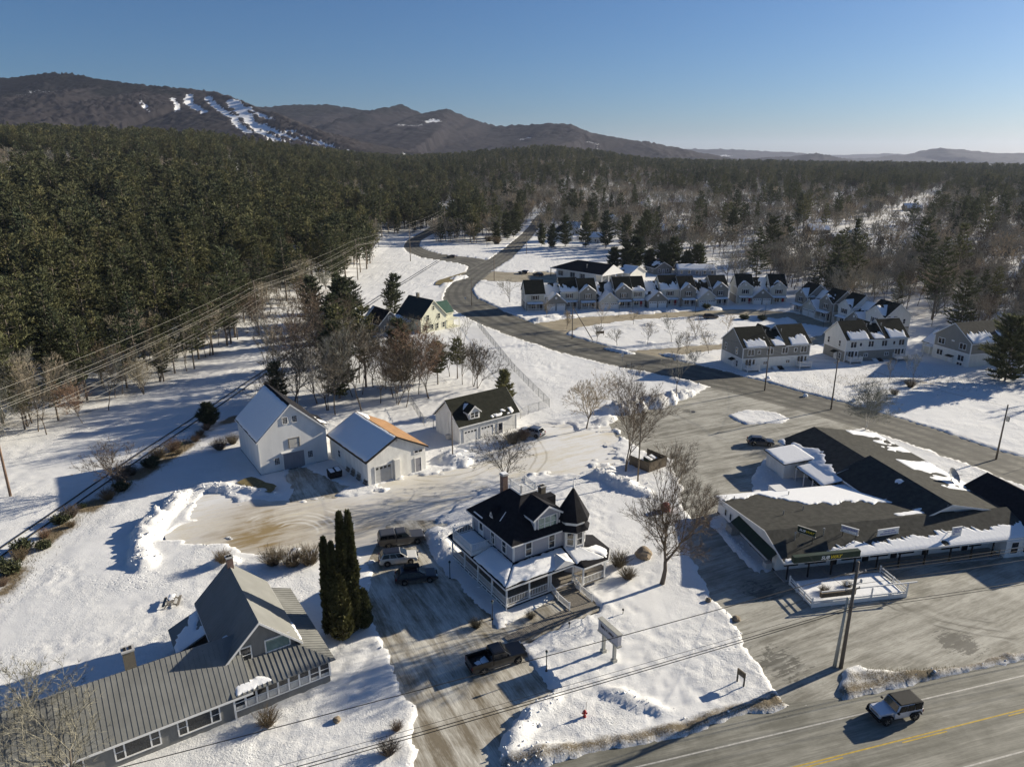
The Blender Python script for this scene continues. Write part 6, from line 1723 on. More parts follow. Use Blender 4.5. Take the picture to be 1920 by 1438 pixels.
G_, L_, Wt = M['town_grey'], M['town_light'], M['town_white']
def row_one():
    p = thing('townhouse_terrace', 'long terrace of grey and beige townhouses with snowy garage gables along the loop drive', 'townhouses', (4.4, 226.4, 0), R(8))
    t_house(p, 0, 6.2, 0, 9, 5.75, 9.4, L_, G_, seed=1, endwin='l')
    t_link(p, 6.2, 5.6, 2.6, 7, 4.2, 7.9, L_, 2); t_garage(p, 6.4, 7.0, -.6, 6, G_, 3)
    t_house(p, 11.8, 5.9, 1.8, 8.4, 5.95, 9.7, L_, L_, seed=4, snow=m_low(4, .35, .35))
    t_house(p, 17.75, 5.7, .6, 9, 5.85, 9.5, G_, G_, True, seed=5)
    t_link(p, 23.45, 6.3, 2.6, 7, 4.2, 7.9, G_, 6); t_garage(p, 24.2, 7.0, -.8, 6, L_, 7)
    t_house(p, 29.8, 5.7, .6, 9, 5.95, 9.7, G_, G_, True, seed=8); t_house(p, 35.5, 4.6, 1.2, 8.6, 5.9, 9.7, L_, L_, seed=9, snow=m_low(9, .22, .2))
    t_link(p, 40.1, 5.6, 2.6, 7, 4.2, 7.9, L_, 10); t_garage(p, 40.7, 6.9, -.6, 6, G_, 11)
    t_house(p, 45.8, 6.2, 1.4, 8.6, 5.95, 9.8, L_, L_, seed=12, snow=m_low(12, .45, .3)); t_house(p, 52.05, 5.4, .4, 9, 5.85, 9.5, G_, G_, True, seed=13)
    t_link(p, 57.45, 5.7, 2.6, 7, 4.2, 7.9, G_, 14); t_garage(p, 57.9, 6.9, -.8, 6, L_, 15)
    t_house(p, 63.2, 5.6, .4, 9, 5.85, 9.5, G_, Wt, True, seed=16, endwin='r')
    for x, y, z in ((6.0, 6.5, 8.3), (17.6, 7, 8.5), (23.4, 6.5, 8.4), (52, 6.5, 8.5)): vent_pipe(p, x, y, z, .9, .09, True)
row_one()
def row_two():
    p = thing('townhouse_pair', 'two pale townhouses joined by a double garage at the bend of the loop drive', 'townhouses', (76.2, 238.6, 0), R(-1))
    t_house(p, 0, 5.4, 0, 8.5, 5.8, 9.6, L_, G_, True, seed=21); t_link(p, 5.4, 5.8, 2.4, 7, 4.4, 8.2, Wt, 22); t_garage(p, 4.9, 6.9, -1.2, 6, G_, 23)
    t_house(p, 11.2, 5.4, 0, 8.5, 5.8, 9.6, L_, G_, True, seed=24, endwin='r')
row_two()
def row_three():
    p = thing('townhouse_row', 'row of grey townhouses with violet snow on their roofs below the eastern woods', 'townhouses', (92.0, 227.5, 0), R(-75))
    t_house(p, 0, 5.6, 0, 8, 5.8, 9.2, G_, L_, True, seed=31, endwin='r'); t_link(p, 5.6, 5.6, 2.2, 6, 4.2, 7.6, L_, 32); t_garage(p, 5.4, 6.6, -1.4, 6, L_, 33)
    t_house(p, 11.6, 6.0, .2, 8, 5.8, 9.2, G_, L_, True, seed=34, endwin='r'); t_house(p, 19.6, 5.4, .6, 8, 5.8, 9.2, Wt, Wt, True, seed=35, endwin='r')
    t_link(p, 25, 6.2, 2.2, 6, 4.2, 7.6, G_, 36); t_garage(p, 25.2, 6.8, -1.6, 6, G_, 37); t_house(p, 31.2, 7.0, .4, 8.4, 5.8, 9.2, Wt, G_, True, seed=38, endwin='r')
    t_link(p, 17.6, 2.0, 2.0, 6, 4.6, 7.8, L_, 39)
    railing(p, [(38.3, 7.0), (40.2, 7.0), (40.2, 9.0)], 1.6, .9, .25, None, True, 'deck_railing')
row_three()
def duplex(label, loc, rot, w, d, up, low, seed):
    p = thing('duplex_house', label, 'duplex house', (*loc, 0), R(rot))
    a, b = w * .39, w * .63
    fz = 2.9; ze = 5.75
    m = MB(); m.box(0, w, 0, d, 0, fz); m.build('lower_wall', low, p)
    for x0, x1, zr in ((0, a, 9.3), (a, b, 8.35), (b, w, 9.3)):
        gable_walls(p, x0, x1, 0, d, fz, ze, zr, 'x', up, 'upper_wall', rx=d * .5)
        P = gable_roof(p, x0, x1, 0, d, ze, zr, 'x', TS_, .35, .25 if x0 in (0, b) else .0, .15, .03 if zr > 9 else .02, M['white_trim'] if zr > 9 else None, rx=d * .5)
        slope_snow(p, P[0], m_low(seed + int(x0), .46 if zr < 9 else .42, .16, .12 if x0 == 0 else .22, .88), .13, .07)
        slope_snow(p, P[1], m_patch(seed + 40, .35, .4, .4), .45, .1)
    gable_walls(p, b - 3.6, b + .2, d * .45, d + .3, 4, ze, 8.7, 'y', up, 'rear_gable'); gable_roof(p, b - 3.6, b + .2, d * .5, d + .3, ze, 8.7, 'y', TS_, .25, .2, .12, .03, M['white_trim'], name='rear_gable_roof')
    band(p, 0, w, 0, d, fz - .1); corner_boards(p, 0, w, 0, d, 0, ze - .05, None, .16)
    for x, st, ww in ((.1, 'pair', 1.5), (.235, 'plain', .6), (.40, 'pair', 1.4), (.62, 'pair', 1.4), (.78, 'plain', .6), (.92, 'pair', 1.5)): window(p, w * x + (.3 if x < .2 else (-.3 if x > .9 else 0)), -.02, fz + 1.5, ww, 1.35 if ww > 1 else .8, 'f', st)
    for x in (.34, .68): window(p, w * x, -.02, 1.7, .9, .7, 'f', 'pair')
    for yf in (.28, .8): window(p, -.02, d * yf, fz + 1.4, .7, 1.4, 'l', 'hung')
    window(p, -.02, d * .22, 1.4, .7, 1.4, 'l', 'hung')
    for k, x in enumerate((.35, w - 3.6)):
        q = MB(); q.box(x, x + 3.2, -1.9, -.02, .7, .85)
        for xx in (x + .1, x + 3.1):
            for yy in (-1.8,): q.beam((xx, yy, 0), (xx, yy, .7), .14)
        q.build('deck', M['white_trim'], p)
        railing(p, [(x + .05, -.1), (x + .05, -1.85), (x + 3.15, -1.85), (x + 3.15, -.9)], .85, .95, .22, None, True, 'deck_railing', .07)
        window(p, x + 1.2, -.03, 1.85, 1.5, 1.9, 'f', 'pair'); door(p, x + 2.6, -.03, .85, .85, 2.0, 'f', M['white_trim'], 'glazed')
        st = MB()
        for i in range(3): st.box(x + 3.2 + .3 * i, x + 3.5 + .3 * i, -1.7, -.8, 0, .65 - .2 * i)
        st.build('deck_steps', M['white_trim'], p)
    for x in (.48, .56): 
        q = MB(); q.slab((w * x - .6, -1.3, .25), (w * x + .6, -1.3, .25), (w * x + .6, -.05, .75), (w * x - .6, -.05, .75), .1); q.build('bulkhead_door', M['white_trim'] if x < .5 else M['dark_void'], p)
    q = MB(); q.slab((-1.1, 2.2 + d * .25, 2.0), (-1.1, .6 + d * .25, 2.0), (-.02, .6 + d * .25, 2.35), (-.02, 2.2 + d * .25, 2.35), .1); q.build('side_hood', TS_, p)
    door(p, -.03, d * .25 + 1.4, .2, .9, 1.9, 'l', M['white_trim'])
    for x in (a, b): vent_pipe(p, x + .3, d * .32, 8.0, .7, .08, True)
duplex('grey over cream duplex house with snow on its eaves beside the town road', (53.3, 158.3), 13.5, 17.6, 9.4, G_, Wt, 41)
duplex('white over grey duplex house between the loop drive and the snowy field', (80.4, 165.6), 11.5, 16.8, 8.4, Wt, G_, 51)
def gable_house():
    p = thing('gabled_townhouse', 'grey over white gabled townhouse beside the big round pine', 'townhouse', (104.7, 171.0, 0), R(-73.5))
    w, d = 10.3, 13
    m = MB(); m.box(0, w, 0, d, -.3, 3.2); m.build('lower_wall', Wt, p)
    gable_walls(p, 0, w, 0, d, 3.2, 6.1, 9.7, 'y', G_, 'upper_wall')
    P = gable_roof(p, 0, w, 0, d, 6.1, 9.7, 'y', M['shingle_grey'], .45, .35, .16, .03, M['white_trim'])
    slope_snow(p, P[1], lambda u, v, U, V: np.minimum(np.minimum(np.minimum(3.2 + (fbm(u * 2.6, v * .5, 4, 61) - .5) * 3 - v, v - .1), np.minimum(u - .3, U - .5 - u)), (fbm(u * .9, v * .12, 2, 62) - .42) * 4), .14, .07)
    slope_snow(p, P[0], m_full(63, .3, .1, .1, .2), .35, .14)
    band(p, 0, w, 0, d, 3.1); corner_boards(p, 0, w, 0, d, 0, 6.0, None, .16)
    for x in (2.1, 8.1): window(p, x, -.02, 4.7, 1.7, 1.3, 'f', 'pair'); window(p, x, -.02, 1.9, 1.6, 1.3, 'f', 'pair')
    window(p, 8.0, -.02, .45, 1.4, .6, 'f', 'pair')
    q = MB(); q.slab((4.4, -1.0, 1.7), (6.2, -1.0, 1.7), (6.2, -.02, 1.95), (4.4, -.02, 1.95), .1); q.build('door_hood', TS_, p); door(p, 5.3, -.03, 0, .95, 1.7, 'f', M['white_trim'])
    lm = MB(); lm.box(4.8, 5.6, -.06, -.01, 5.3, 5.6); lm.build('gable_vent', M['white_trim'], p)
    gable_walls(p, -4.6, 0, 1.5, 9, 0, 2.9, 5.6, 'x', L_, 'wing_wall'); P = gable_roof(p, -4.6, 0, 1.5, 9, 2.9, 5.6, 'x', TS_, .35, .25, .14, .03, M['white_trim'], name='wing_roof'); slope_snow(p, P[0], m_full(64, .1, .1, .1, .2), .3, .14); slope_snow(p, P[1], m_full(65, .1, .1, .1, .2), .3, .14)
    q = MB()
    for x in (-1.9, -.15): q.beam((x, -.9, 0), (x, -.9, 2.6), .14)
    q.box(-2.1, 0, -1.1, 1.5, 2.6, 2.75); q.build('porch', M['white_trim'], p)
gable_house()

# ------------------------------------------------------------------ hall with portico north of the terrace
def church():
    p = thing('white_hall', 'white hall with dark hipped roof and columned portico behind the terrace', 'hall', (18.6, 298.0, 0), R(-47.5))
    w, d = 22, 12; W = M['town_white']
    m = MB(); m.box(0, w, 0, d, 0, 3.7); m.build('wall', W, p)
    r = MB(); o = .7; e0 = (-o - 2.4, -o, 3.6); e1 = (w + o + 3, -o, 3.6); e2 = (w + o + 3, d + o, 3.6); e3 = (-o - 2.4, d + o, 3.6); a = (6.5, d/2, 7.2); b = (w + o + 3, d/2, 7.2)
    r.quad(e0, e1, b, a); r.quad(e2, e3, a, b); r.quad(e3, e0, a); r.quad(e0, e3, e2, e1); r.build('roof', M['shingle_dark'], p)
    g = MB(); g.add([(w + 3.7, -o, 3.62), (w + 3.7, d + o, 3.62), (w + 3.7, d/2, 7.15), (w + 3.64, -o, 3.62), (w + 3.64, d + o, 3.62), (w + 3.64, d/2, 7.15)], [(0,1,2), (5,4,3)]); g.build('pediment', M['white_trim'], p)
    f = MB(); f.beam((e0[0], -o, 3.5), (e1[0], -o, 3.5), .1, .3); f.beam((w + 3.7, -o, 3.45), (w + 3.7, d + o, 3.45), .1, .4); f.build('fascia', M['white_trim'], p)
    for y in (-.3, 3.8, 8.0, 12.2):
        c = MB(); c.tube((w + 3.2, y, 0), (w + 3.2, y, 3.4), .22, .18, 10); c.build('column', M['white_trim'], p)
    for x in (2.6, 9.2, 14.6): window(p, x, -.02, 1.9, 1.7, 1.9, 'f', 'pair', None, None, SHUT)
    c = MB(); c.tube((-2.8, -.4, 0), (-2.8, -.4, 3.5), .18, .18, 8); c.build('porch_post', M['wood_brown'], p)
    vent_pipe(p, 15, 2.2, 5.2, 1.2, .14, True)
    gable_walls(p, w - 1, w + 6, 14.0, 24, 0, 3.0, 5.4, 'x', W, 'annex_wall'); P = gable_roof(p, w - 1, w + 6, 14.0, 24, 3.0, 5.4, 'x', M['shingle_town'], .4, .4, .15, .03, M['white_trim'], name='annex_roof'); slope_snow(p, P[0], m_patch(5, .4), .4, .12)
church()

# ------------------------------------------------------------------ cream house and its dark neighbour
def cream_house():
    p = thing('cream_house', 'cream clapboard house with dark green roof at the road bend', 'house', (-25.6, 195.0, 0), R(45))
    W = M['cream']
    gable_walls(p, 0, 9.4, 0, 11, 0, 4.3, 9.0, 'y', W)
    P = gable_roof(p, 0, 9.4, 0, 11, 4.3, 9.0, 'y', plain('dark_green_roof', (.012, .022, .02), .6, 0, .3, 1.5), .35, .3, .15, .03, M['cream'])
    for x in (1.6, 4.0, 5.9, 8.2): window(p, x, -.02, 1.6, .75, 1.4, 'f', 'hung', M['cream'])
    for x in (2.6, 6.6): window(p, x, -.02, 4.4, .75, 1.4, 'f', 'hung', M['cream'])
    window(p, 4.7, -.02, 6.9, .55, 1.0, 'f', 'hung', M['cream'])
    gable_walls(p, 9.4, 14, 2.5, 8.5, 0, 4.2, 7.0, 'x', W, 'wing_wall'); gable_roof(p, 9.0, 14, 2.5, 8.5, 4.2, 7.0, 'x', M['shingle_green'], .3, .3, .14, .03, M['cream'], name='wing_roof')
    chimney(p, 4.7, 7.0, 7.5, 10.2, .7, .7, M['brick_old'])
    q = MB(); q.box(9.4, 14.2, -.4, 2.5, 2.5, 2.65); q.box(9.4, 14.2, -.3, 2.5, 0, .3)
    for x in (9.6, 11.8, 14.0): q.beam((x, -.2, 0), (x, -.2, 2.5), .13)
    q.build('porch', M['cream'], p)
    sh = MB(); sh.box(-5, -.05, 4, 10, 0, 3.2); sh.build('rear_shed', W, p); r_ = ((-5.3, 3.7, 3.2), (-.0, 3.7, 3.2), (-.0, 10.3, 4.3), (-5.3, 10.3, 4.3)); q = MB(); q.slab(*r_, .12); q.build('rear_shed_roof', M['shingle_dark'], p); slope_snow(p, r_, m_full(3, .1, .1, .1, .2), .3, .12)
cream_house()
def dark_house():
    p = thing('brown_cottage', 'small dark roofed cottage with violet snow beside the cream house', 'cottage', (-37.2, 195.0, 0), R(38))
    gable_walls(p, 0, 6.6, 0, 9.5, 0, 3.0, 6.2, 'y', M['grey_siding']); P = gable_roof(p, 0, 6.6, 0, 9.5, 3.0, 6.2, 'y', M['shingle_dark'], .5, .4, .15, .03, M['white_trim'])
    slope_snow(p, P[0], m_poly(4, [(.02,.05),(.16,.05),(.14,.95),(.02,.95)], .1), .2, .1)
    window(p, 3.3, -.02, 4.1, .8, 1.2, 'f', 'hung'); window(p, 2, -.02, 1.5, .9, 1.2, 'f', 'hung'); door(p, 4.6, -.03, .2, .9, 2, 'f', M['white_trim'])
dark_house()
def simple_house(name, label, x, y, rz, w, d, ze, zr, wall, roof, snow=.5, axis='x', wing=False, cat='house'):
    p = thing(name, label, cat, (x, y, terr1(x, y)), R(rz))
    gable_walls(p, 0, w, 0, d, -.5, ze, zr, axis, wall); P = gable_roof(p, 0, w, 0, d, ze, zr, axis, roof, .4, .35, .15, .03, M['white_trim'])
    sd = int(abs(x * 7 + y))
    for q in P:
        if snow: slope_snow(p, q, m_full(sd, .25, .1, .1, .5) if snow > .8 else m_patch(sd, 1 - snow - .05, .35, .3), .5, .14)
    n = max(2, int(w / 3))
    for i in range(n):
        window(p, w * (i + .5) / n, -.02, 1.6, .9, 1.3, 'f', 'hung')
        if ze > 4.5: window(p, w * (i + .5) / n, -.02, 4.3, .9, 1.3, 'f', 'hung')
    for yf in (.3, .7): window(p, -.02, d * yf, 1.6, .9, 1.3, 'l', 'hung')
    door(p, w * .5 + (.0 if n % 2 == 0 else 1.4), -.03, .1, .95, 2.0, 'f', M['grey_door'])
    if wing:
        gable_walls(p, w, w + 5, d * .2, d * .8, -.5, 2.8, 5, 'x', wall, 'wing_wall'); Q = gable_roof(p, w, w + 5, d * .2, d * .8, 2.8, 5, 'x', roof, .3, .3, .14, .02, M['white_trim'], name='wing_roof'); slope_snow(p, Q[0], m_full(sd + 2, .2, .1, .1, .4), .5, .13)
    chimney(p, w * .5, d * .5 + .6, zr - .6, zr + .9, .6, .6, M['brick'])
    return p
WH, SD = M['town_white'], M['shingle_town']
simple_house('white_house', 'white house with snowy roof and porch above the village lawn', 33, 470, -15, 11, 8, 4.6, 8.0, WH, SD, .9, 'x', True)
simple_house('white_farmhouse', 'two-storey white house half hidden by dark pines at the lawn edge', 28, 430, 20, 9, 9, 5.6, 8.6, WH, SD, .3, 'y')
simple_house('white_cottage', 'small white house with snowy roof low behind the dark pines', 44, 423, -10, 10, 8, 3.4, 6.2, WH, SD, .9)
simple_house('gabled_house', 'white gabled house at the top of the lawn against tall pines', 66, 505, 10, 10, 9, 5.2, 9.0, WH, SD, .5, 'y')
simple_house('east_cottage', 'white cottage in the bare trees right of the lawn', 98, 470, 0, 10, 7, 3.6, 6.6, WH, SD, .9, 'y', True)
simple_house('brick_cottage', 'snow-roofed cottage behind the small pines east of the lawn', 92, 420, 12, 9, 8, 3.2, 6.2, M['town_light'], SD, .9)
simple_house('yellow_cottage', 'pale yellow gabled house among shrubs between the two roads', -24, 560, 30, 9, 10, 4.2, 7.6, M['cream'], M['shingle_dark'], .5, 'y', True)
simple_house('roadside_house', 'white house with snowy roof where the left road enters the woods', -70, 620, 15, 11, 9, 4.6, 8.0, WH, SD, .8, 'y', True)
simple_house('blue_ranch', 'low blue ranch house with white snowy roof behind the terrace', 70, 300, -3, 16, 8, 2.7, 4.6, plain('blue_siding', (.20, .24, .30), .8, 0, .1, 2), SD, .95, 'x')
simple_house('ranch_wing', 'dark gabled cottage beside the blue ranch house', 61, 303, 20, 8, 8, 2.9, 5.2, M['grey_siding'], SD, .4, 'y')
for k, (x, y, rz, lab) in enumerate([(190,460,10,'snow-roofed house with steep hip deep in the eastern bare woods'),(205,440,-20,'low snow-roofed house just right of the steep roofed house in the woods'),(183,408,15,'brown cabin with white gable end in the eastern woods'),(176,382,-30,'large cabin with bright snowy roof nearest the terrace in the woods'),(214,300,-35,'tan roofed cabin at the far right edge of the eastern woods'),(300,620,5,'long snow-roofed building beside the clearing in the eastern woods'),(345,640,-8,'second snow-roofed building up the clearing in the eastern woods'),(110,640,10,'small snowy roof in the distant woods above the terrace'),(150,700,0,'distant snow-roofed house left of the clearing'),(180,710,12,'distant snow-roofed house right of its twin left of the clearing'),(250,760,5,'far snow-roofed house along the top of the woods')]):
    simple_house('woodland_cabin', lab, x, y, rz, 10 + k % 3, 8, 3.0, 6.4, [M['wood_brown'], M['town_light'], M['grey_siding']][k % 3], SD, .95, 'xy'[k % 2], k % 2 == 0, 'cabin')
# ------------------------------------------------------------------ ground height for small things
GZ2 = gz_.reshape(ny, nx)
def gh(x, y):
    i = int(np.clip(np.searchsorted(gx, x) - 1, 0, nx - 2)); j = int(np.clip(np.searchsorted(gy, y) - 1, 0, ny - 2))
    u = (x - gx[i]) / (gx[i+1] - gx[i]); v = (y - gy[j]) / (gy[j+1] - gy[j])
    z = (GZ2[j, i] * (1-u) + GZ2[j, i+1] * u) * (1-v) + (GZ2[j+1, i] * (1-u) + GZ2[j+1, i+1] * u) * v
    return max(float(z), terr1(x, y))

# ------------------------------------------------------------------ vehicles
def paint(name, col, rough=.3, metal=.2):
    m, nt, b = nodes_of(name)
    v = coords(nt); f = noise(nt, v, 2.5, 5, .6)
    sp = nt.nodes.new('ShaderNodeSeparateXYZ'); nt.links.new(nt.nodes['Texture Coordinate'].outputs['Object'], sp.inputs[0])
    low = mth(nt, 'MULTIPLY', ramp(nt, sp.outputs[2], [(0.25, .75), (0.85, 0.0)]), ramp(nt, f, [(.3, .3), (.7, 1)]))
    c = mix(nt, low, col, (0.30, 0.28, 0.24))            # dried road salt on the lower panels
    nt.links.new(c, b.inputs['Base Color']); b.inputs['Roughness'].default_value = rough; b.inputs['Metallic'].default_value = metal
    b.inputs['Coat Weight'].default_value = .4; b.inputs['Coat Roughness'].default_value = .15
    return m
def wheel(parent, x, y, r, w=.24):
    key = ('wheel', round(r, 3), w)
    if key not in _cache:
        t = MB(); t.lathe([(r * .62, -w/2), (r * .93, -w/2), (r, -w/2 + .04), (r, w/2 - .04), (r * .93, w/2), (r * .62, w/2)], 20)
        k = MB(); k.lathe([(0, -w/2 + .05), (r * .2, -w/2 + .02), (r * .55, -w/2 + .05), (r * .64, -w/2 + .01), (r * .64, w/2 - .01), (r * .55, w/2 - .05), (r * .2, w/2 - .02), (0, w/2 - .05)], 20)
        sp = MB()
        for s in (-1, 1):
            for i in range(5):
                a = 6.283 * i / 5; sp.beam((0, 0, s * (w/2 - .02)), (r * .58 * math.cos(a), r * .58 * math.sin(a), s * (w/2 - .02)), .07, .03)
        _cache[key] = (t.mesh('tyre', M['tyre'], True), k.mesh('rim', M['car_trim'], True), sp.mesh('spokes', M['rim']))
    o = obj('wheel', None, parent, (x, y, r)); o.rotation_euler = (math.pi / 2, 0, 0)
    for nm, me in zip(('tyre', 'rim', 'spokes'), _cache[key]): obj(nm, me, o)
def body_profile(L, zlow, wheels, r, top):
    """side outline from rear to front with round wheel openings; top: list of (x,z) from front to rear"""
    pts = [(-L/2 + .06, zlow + .12)]
    for wx in wheels:
        n = 8; ra = r + .07
        a0 = math.asin(max(-1, min(1, (zlow - r) / ra)))
        for i in range(n + 1):
            a = math.pi - a0 - (math.pi - 2 * a0) * i / n
            pts.append((wx + ra * math.cos(a), r + ra * math.sin(a)))
    pts.append((L/2 - .06, zlow + .12))
    return pts + top
def greenhouse(parent, xs, z0, z1, W, m_roof, m_pillar, splits, inset_t=.24, inset_b=.05, glass=None, roof_th=.07):
    """xs = rear base, rear top, front top, front base"""
    glass = glass or M['car_glass']
    a, b, c, d = xs; wb, wt = W/2 - inset_b, W/2 - inset_t
    g = MB(); g.add([(a, -wb, z0), (d, -wb, z0), (d, wb, z0), (a, wb, z0), (b, -wt, z1), (c, -wt, z1), (c, wt, z1), (b, wt, z1)], [(0,3,2,1),(4,5,6,7),(0,1,5,4),(1,2,6,5),(2,3,7,6),(3,0,4,7)])
    g.build('cabin', m_pillar, parent, bevel=.05)
    rp = MB(); rp.taper(b - .04, c + .04, -wt - .03, wt + .03, z1 - .02, z1 + roof_th, .12, .10); rp.build('roof_panel', m_roof, parent, bevel=.03)
    def pane(nm, p):
        q = MB(); P = [Vector(v) for v in p]; n = (P[1] - P[0]).cross(P[3] - P[0]).normalized()
        cc = sum(P, Vector()) / 4
        q.slab(*[tuple(v + n * .055) for v in P], .03); q.build(nm, glass, parent)
    lerp = lambda p, q, t: tuple(np.array(p) * (1 - t) + np.array(q) * t)
    for s in (-1, 1):
        B0, B1, T0, T1 = (a, s * wb, z0), (d, s * wb, z0), (b, s * wt, z1), (c, s * wt, z1)
        cuts = [0.03] + list(splits) + [.97]
        for t0, t1 in zip(cuts[:-1], cuts[1:]):
            p = [lerp(lerp(B0, T0, .10), lerp(B1, T1, .10), t0 + .015), lerp(lerp(B0, T0, .10), lerp(B1, T1, .10), t1 - .015), lerp(lerp(B0, T0, .86), lerp(B1, T1, .86), t1 - .015), lerp(lerp(B0, T0, .86), lerp(B1, T1, .86), t0 + .015)]
            pane('side_window', p if s < 0 else p[::-1])
    F = [(d, -wb, z0), (d, wb, z0), (c, wt, z1), (c, -wt, z1)]; Rr = [(a, wb, z0), (a, -wb, z0), (b, -wt, z1), (b, wt, z1)]
    for nm, q in (('windscreen', F), ('rear_window', Rr)):
        c0, c1, c2, c3 = q
        pane(nm, [lerp(lerp(c0, c3, .08), lerp(c1, c2, .08), .06), lerp(lerp(c0, c3, .08), lerp(c1, c2, .08), .94), lerp(lerp(c0, c3, .9), lerp(c1, c2, .9), .94), lerp(lerp(c0, c3, .9), lerp(c1, c2, .9), .06)])
def lights(parent, L, W, zh, zt):
    for s in (-1, 1):
        q = MB(); q.box(L/2 - .20, L/2 + .01, s * W * .36 - .19, s * W * .36 + .19, zh - .09, zh + .09); q.build('headlight', M['lamp_clear'], parent, bevel=.03)
        q = MB(); q.box(-L/2 - .01, -L/2 + .12, s * W * .42 - .11, s * W * .42 + .11, zt - .16, zt + .16); q.build('tail_light', M['lamp_red'], parent, bevel=.02)
    q = MB(); q.box(L/2 - .06, L/2 + .035, -W * .24, W * .24, zh - .16, zh + .08); q.build('grille', M['car_trim'], parent)
    q = MB(); q.box(L/2 - .1, L/2 + .07, -W * .44, W * .44, .38, .58); q.build('front_bumper', M['car_trim'], parent, bevel=.04)
    q = MB(); q.box(-L/2 - .07, -L/2 + .1, -W * .44, W * .44, .40, .60); q.build('rear_bumper', M['car_trim'], parent, bevel=.04)
def mirrors(parent, x, W, z, m):
    for s in (-1, 1):
        q = MB(); q.box(x - .08, x + .08, s * (W/2 + .1) - .1, s * (W/2 + .1) + .1, z, z + .17); q.build('wing_mirror', m, parent, bevel=.03)
def suv(label, x, y, rz, col, roofcol=None, L=4.7, W=1.88, H=1.72, name='parked_suv', cat='car', box=False, rails=False, z=0.0):
    t = thing(name, label, cat, (x, y, z), R(rz))
    m = paint(name + '_paint', col); r = .36; wx = (-L * .295, L * .305); zb = H * .60
    top = [(L/2, .55), (L/2 - .04, .78), (L/2 - .22, .90), (L * .20, zb + .02), (L * .14, zb + .05), (-L * .40, zb + .08), (-L/2 + .05, zb - .02), (-L/2, .62)]
    b = MB(); b.side_prism(body_profile(L, .26, wx, r, top), -W/2, W/2); b.build('body', m, t, bevel=.11)
    greenhouse(t, (-L * .475, -L * .37, L * .04, L * .235), zb + .02, H - .06, W, roofcol or m, m, (.36, .64), .26)
    for q in wx:
        for s in (-1, 1): wheel(t, q, s * (W/2 - .11), r)
    lights(t, L, W, .78, .88); mirrors(t, L * .15, W, zb + .06, m)
    if rails or box:
        k = MB()
        for s in (-1, 1): k.beam((-L * .34, s * W * .34, H + .07), (L * .04, s * W * .34, H + .07), .05)
        k.build('roof_rails', M['chrome'] if not box else M['car_trim'], t)
    if box:
        k = MB(); k.taper(-L * .30, L * .10, -.12, .62, H + .10, H + .42, .18, .08); k.build('roof_box', M['car_trim'], t, bevel=.06)
    return t
def pickup(label, x, y, rz, col, cap=False, L=5.85, W=2.0, H=1.92, z=0.0):
    t = thing('pickup_truck', label, 'pickup truck', (x, y, z), R(rz))
    m = paint('pickup_paint', col); r = .42; wx = (-L * .30, L * .325); zb = 1.22
    top = [(L/2, .62), (L/2 - .02, .98), (L/2 - .16, 1.12), (L * .19, zb), (L * .14, zb + .02), (-L * .13, zb + .04), (-L * .131, .60), (-L/2 + .02, .60)]
    b = MB(); b.side_prism(body_profile(L, .40, wx, r, [(L/2, .62), (L/2 - .02, .98), (L/2 - .16, 1.12), (L * .19, zb), (-L * .125, zb + .04), (-L * .125, .80), (-L/2, .80)]), -W/2, W/2); b.build('body', m, t, bevel=.06)
    bed = MB()
    for s in (-1, 1): bed.box(-L/2 + .02, -L * .13, s * (W/2 - .06) - .055, s * (W/2 - .06) + .055, .78, zb + .08)
    bed.box(-L * .137, -L * .13, -W/2 + .1, W/2 - .1, .8, zb + .08); bd = bed.build('cargo_bed', m, t, bevel=.02)
    tg = MB(); tg.box(-L/2, -L/2 + .08, -W/2 + .06, W/2 - .06, .62, zb + .06); tg.build('tailgate', m, t, bevel=.03)
    fl = MB(); fl.box(-L/2 + .08, -L * .137, -W/2 + .12, W/2 - .12, .80, .83); fl.build('bed_liner', M['car_trim'], bd)
    greenhouse(t, (-L * .13, -L * .115, L * .09, L * .20), zb + .03, H - .07, W, m, m, (.46,), .22)
    if cap:
        greenhouse(t, (-L * .495, -L * .46, -L * .14, -L * .135), zb + .08, H - .05, W, m, m, (.5,), .14, .03)
    else:
        slope_snow(t, ((-L/2 + .1, -W/2 + .14, .835), (-L * .15, -W/2 + .14, .835), (-L * .15, W/2 - .14, .835), (-L/2 + .1, W/2 - .14, .835)), m_poly(6, [(.35,.1),(.95,.15),(.9,.85),(.6,.7),(.2,.55)], .15), .1, .06, 'bed_snow')
    for q in wx:
        for s in (-1, 1): wheel(t, q, s * (W/2 - .12), r, .28)
    lights(t, L, W, .98, .98); mirrors(t, L * .15, W, zb + .06, m)
    sb = MB()
    for s in (-1, 1): sb.beam((-L * .12, s * (W/2 + .02), .42), (L * .17, s * (W/2 + .02), .42), .1, .06)
    sb.build('side_step', M['chrome'], t)
    return t
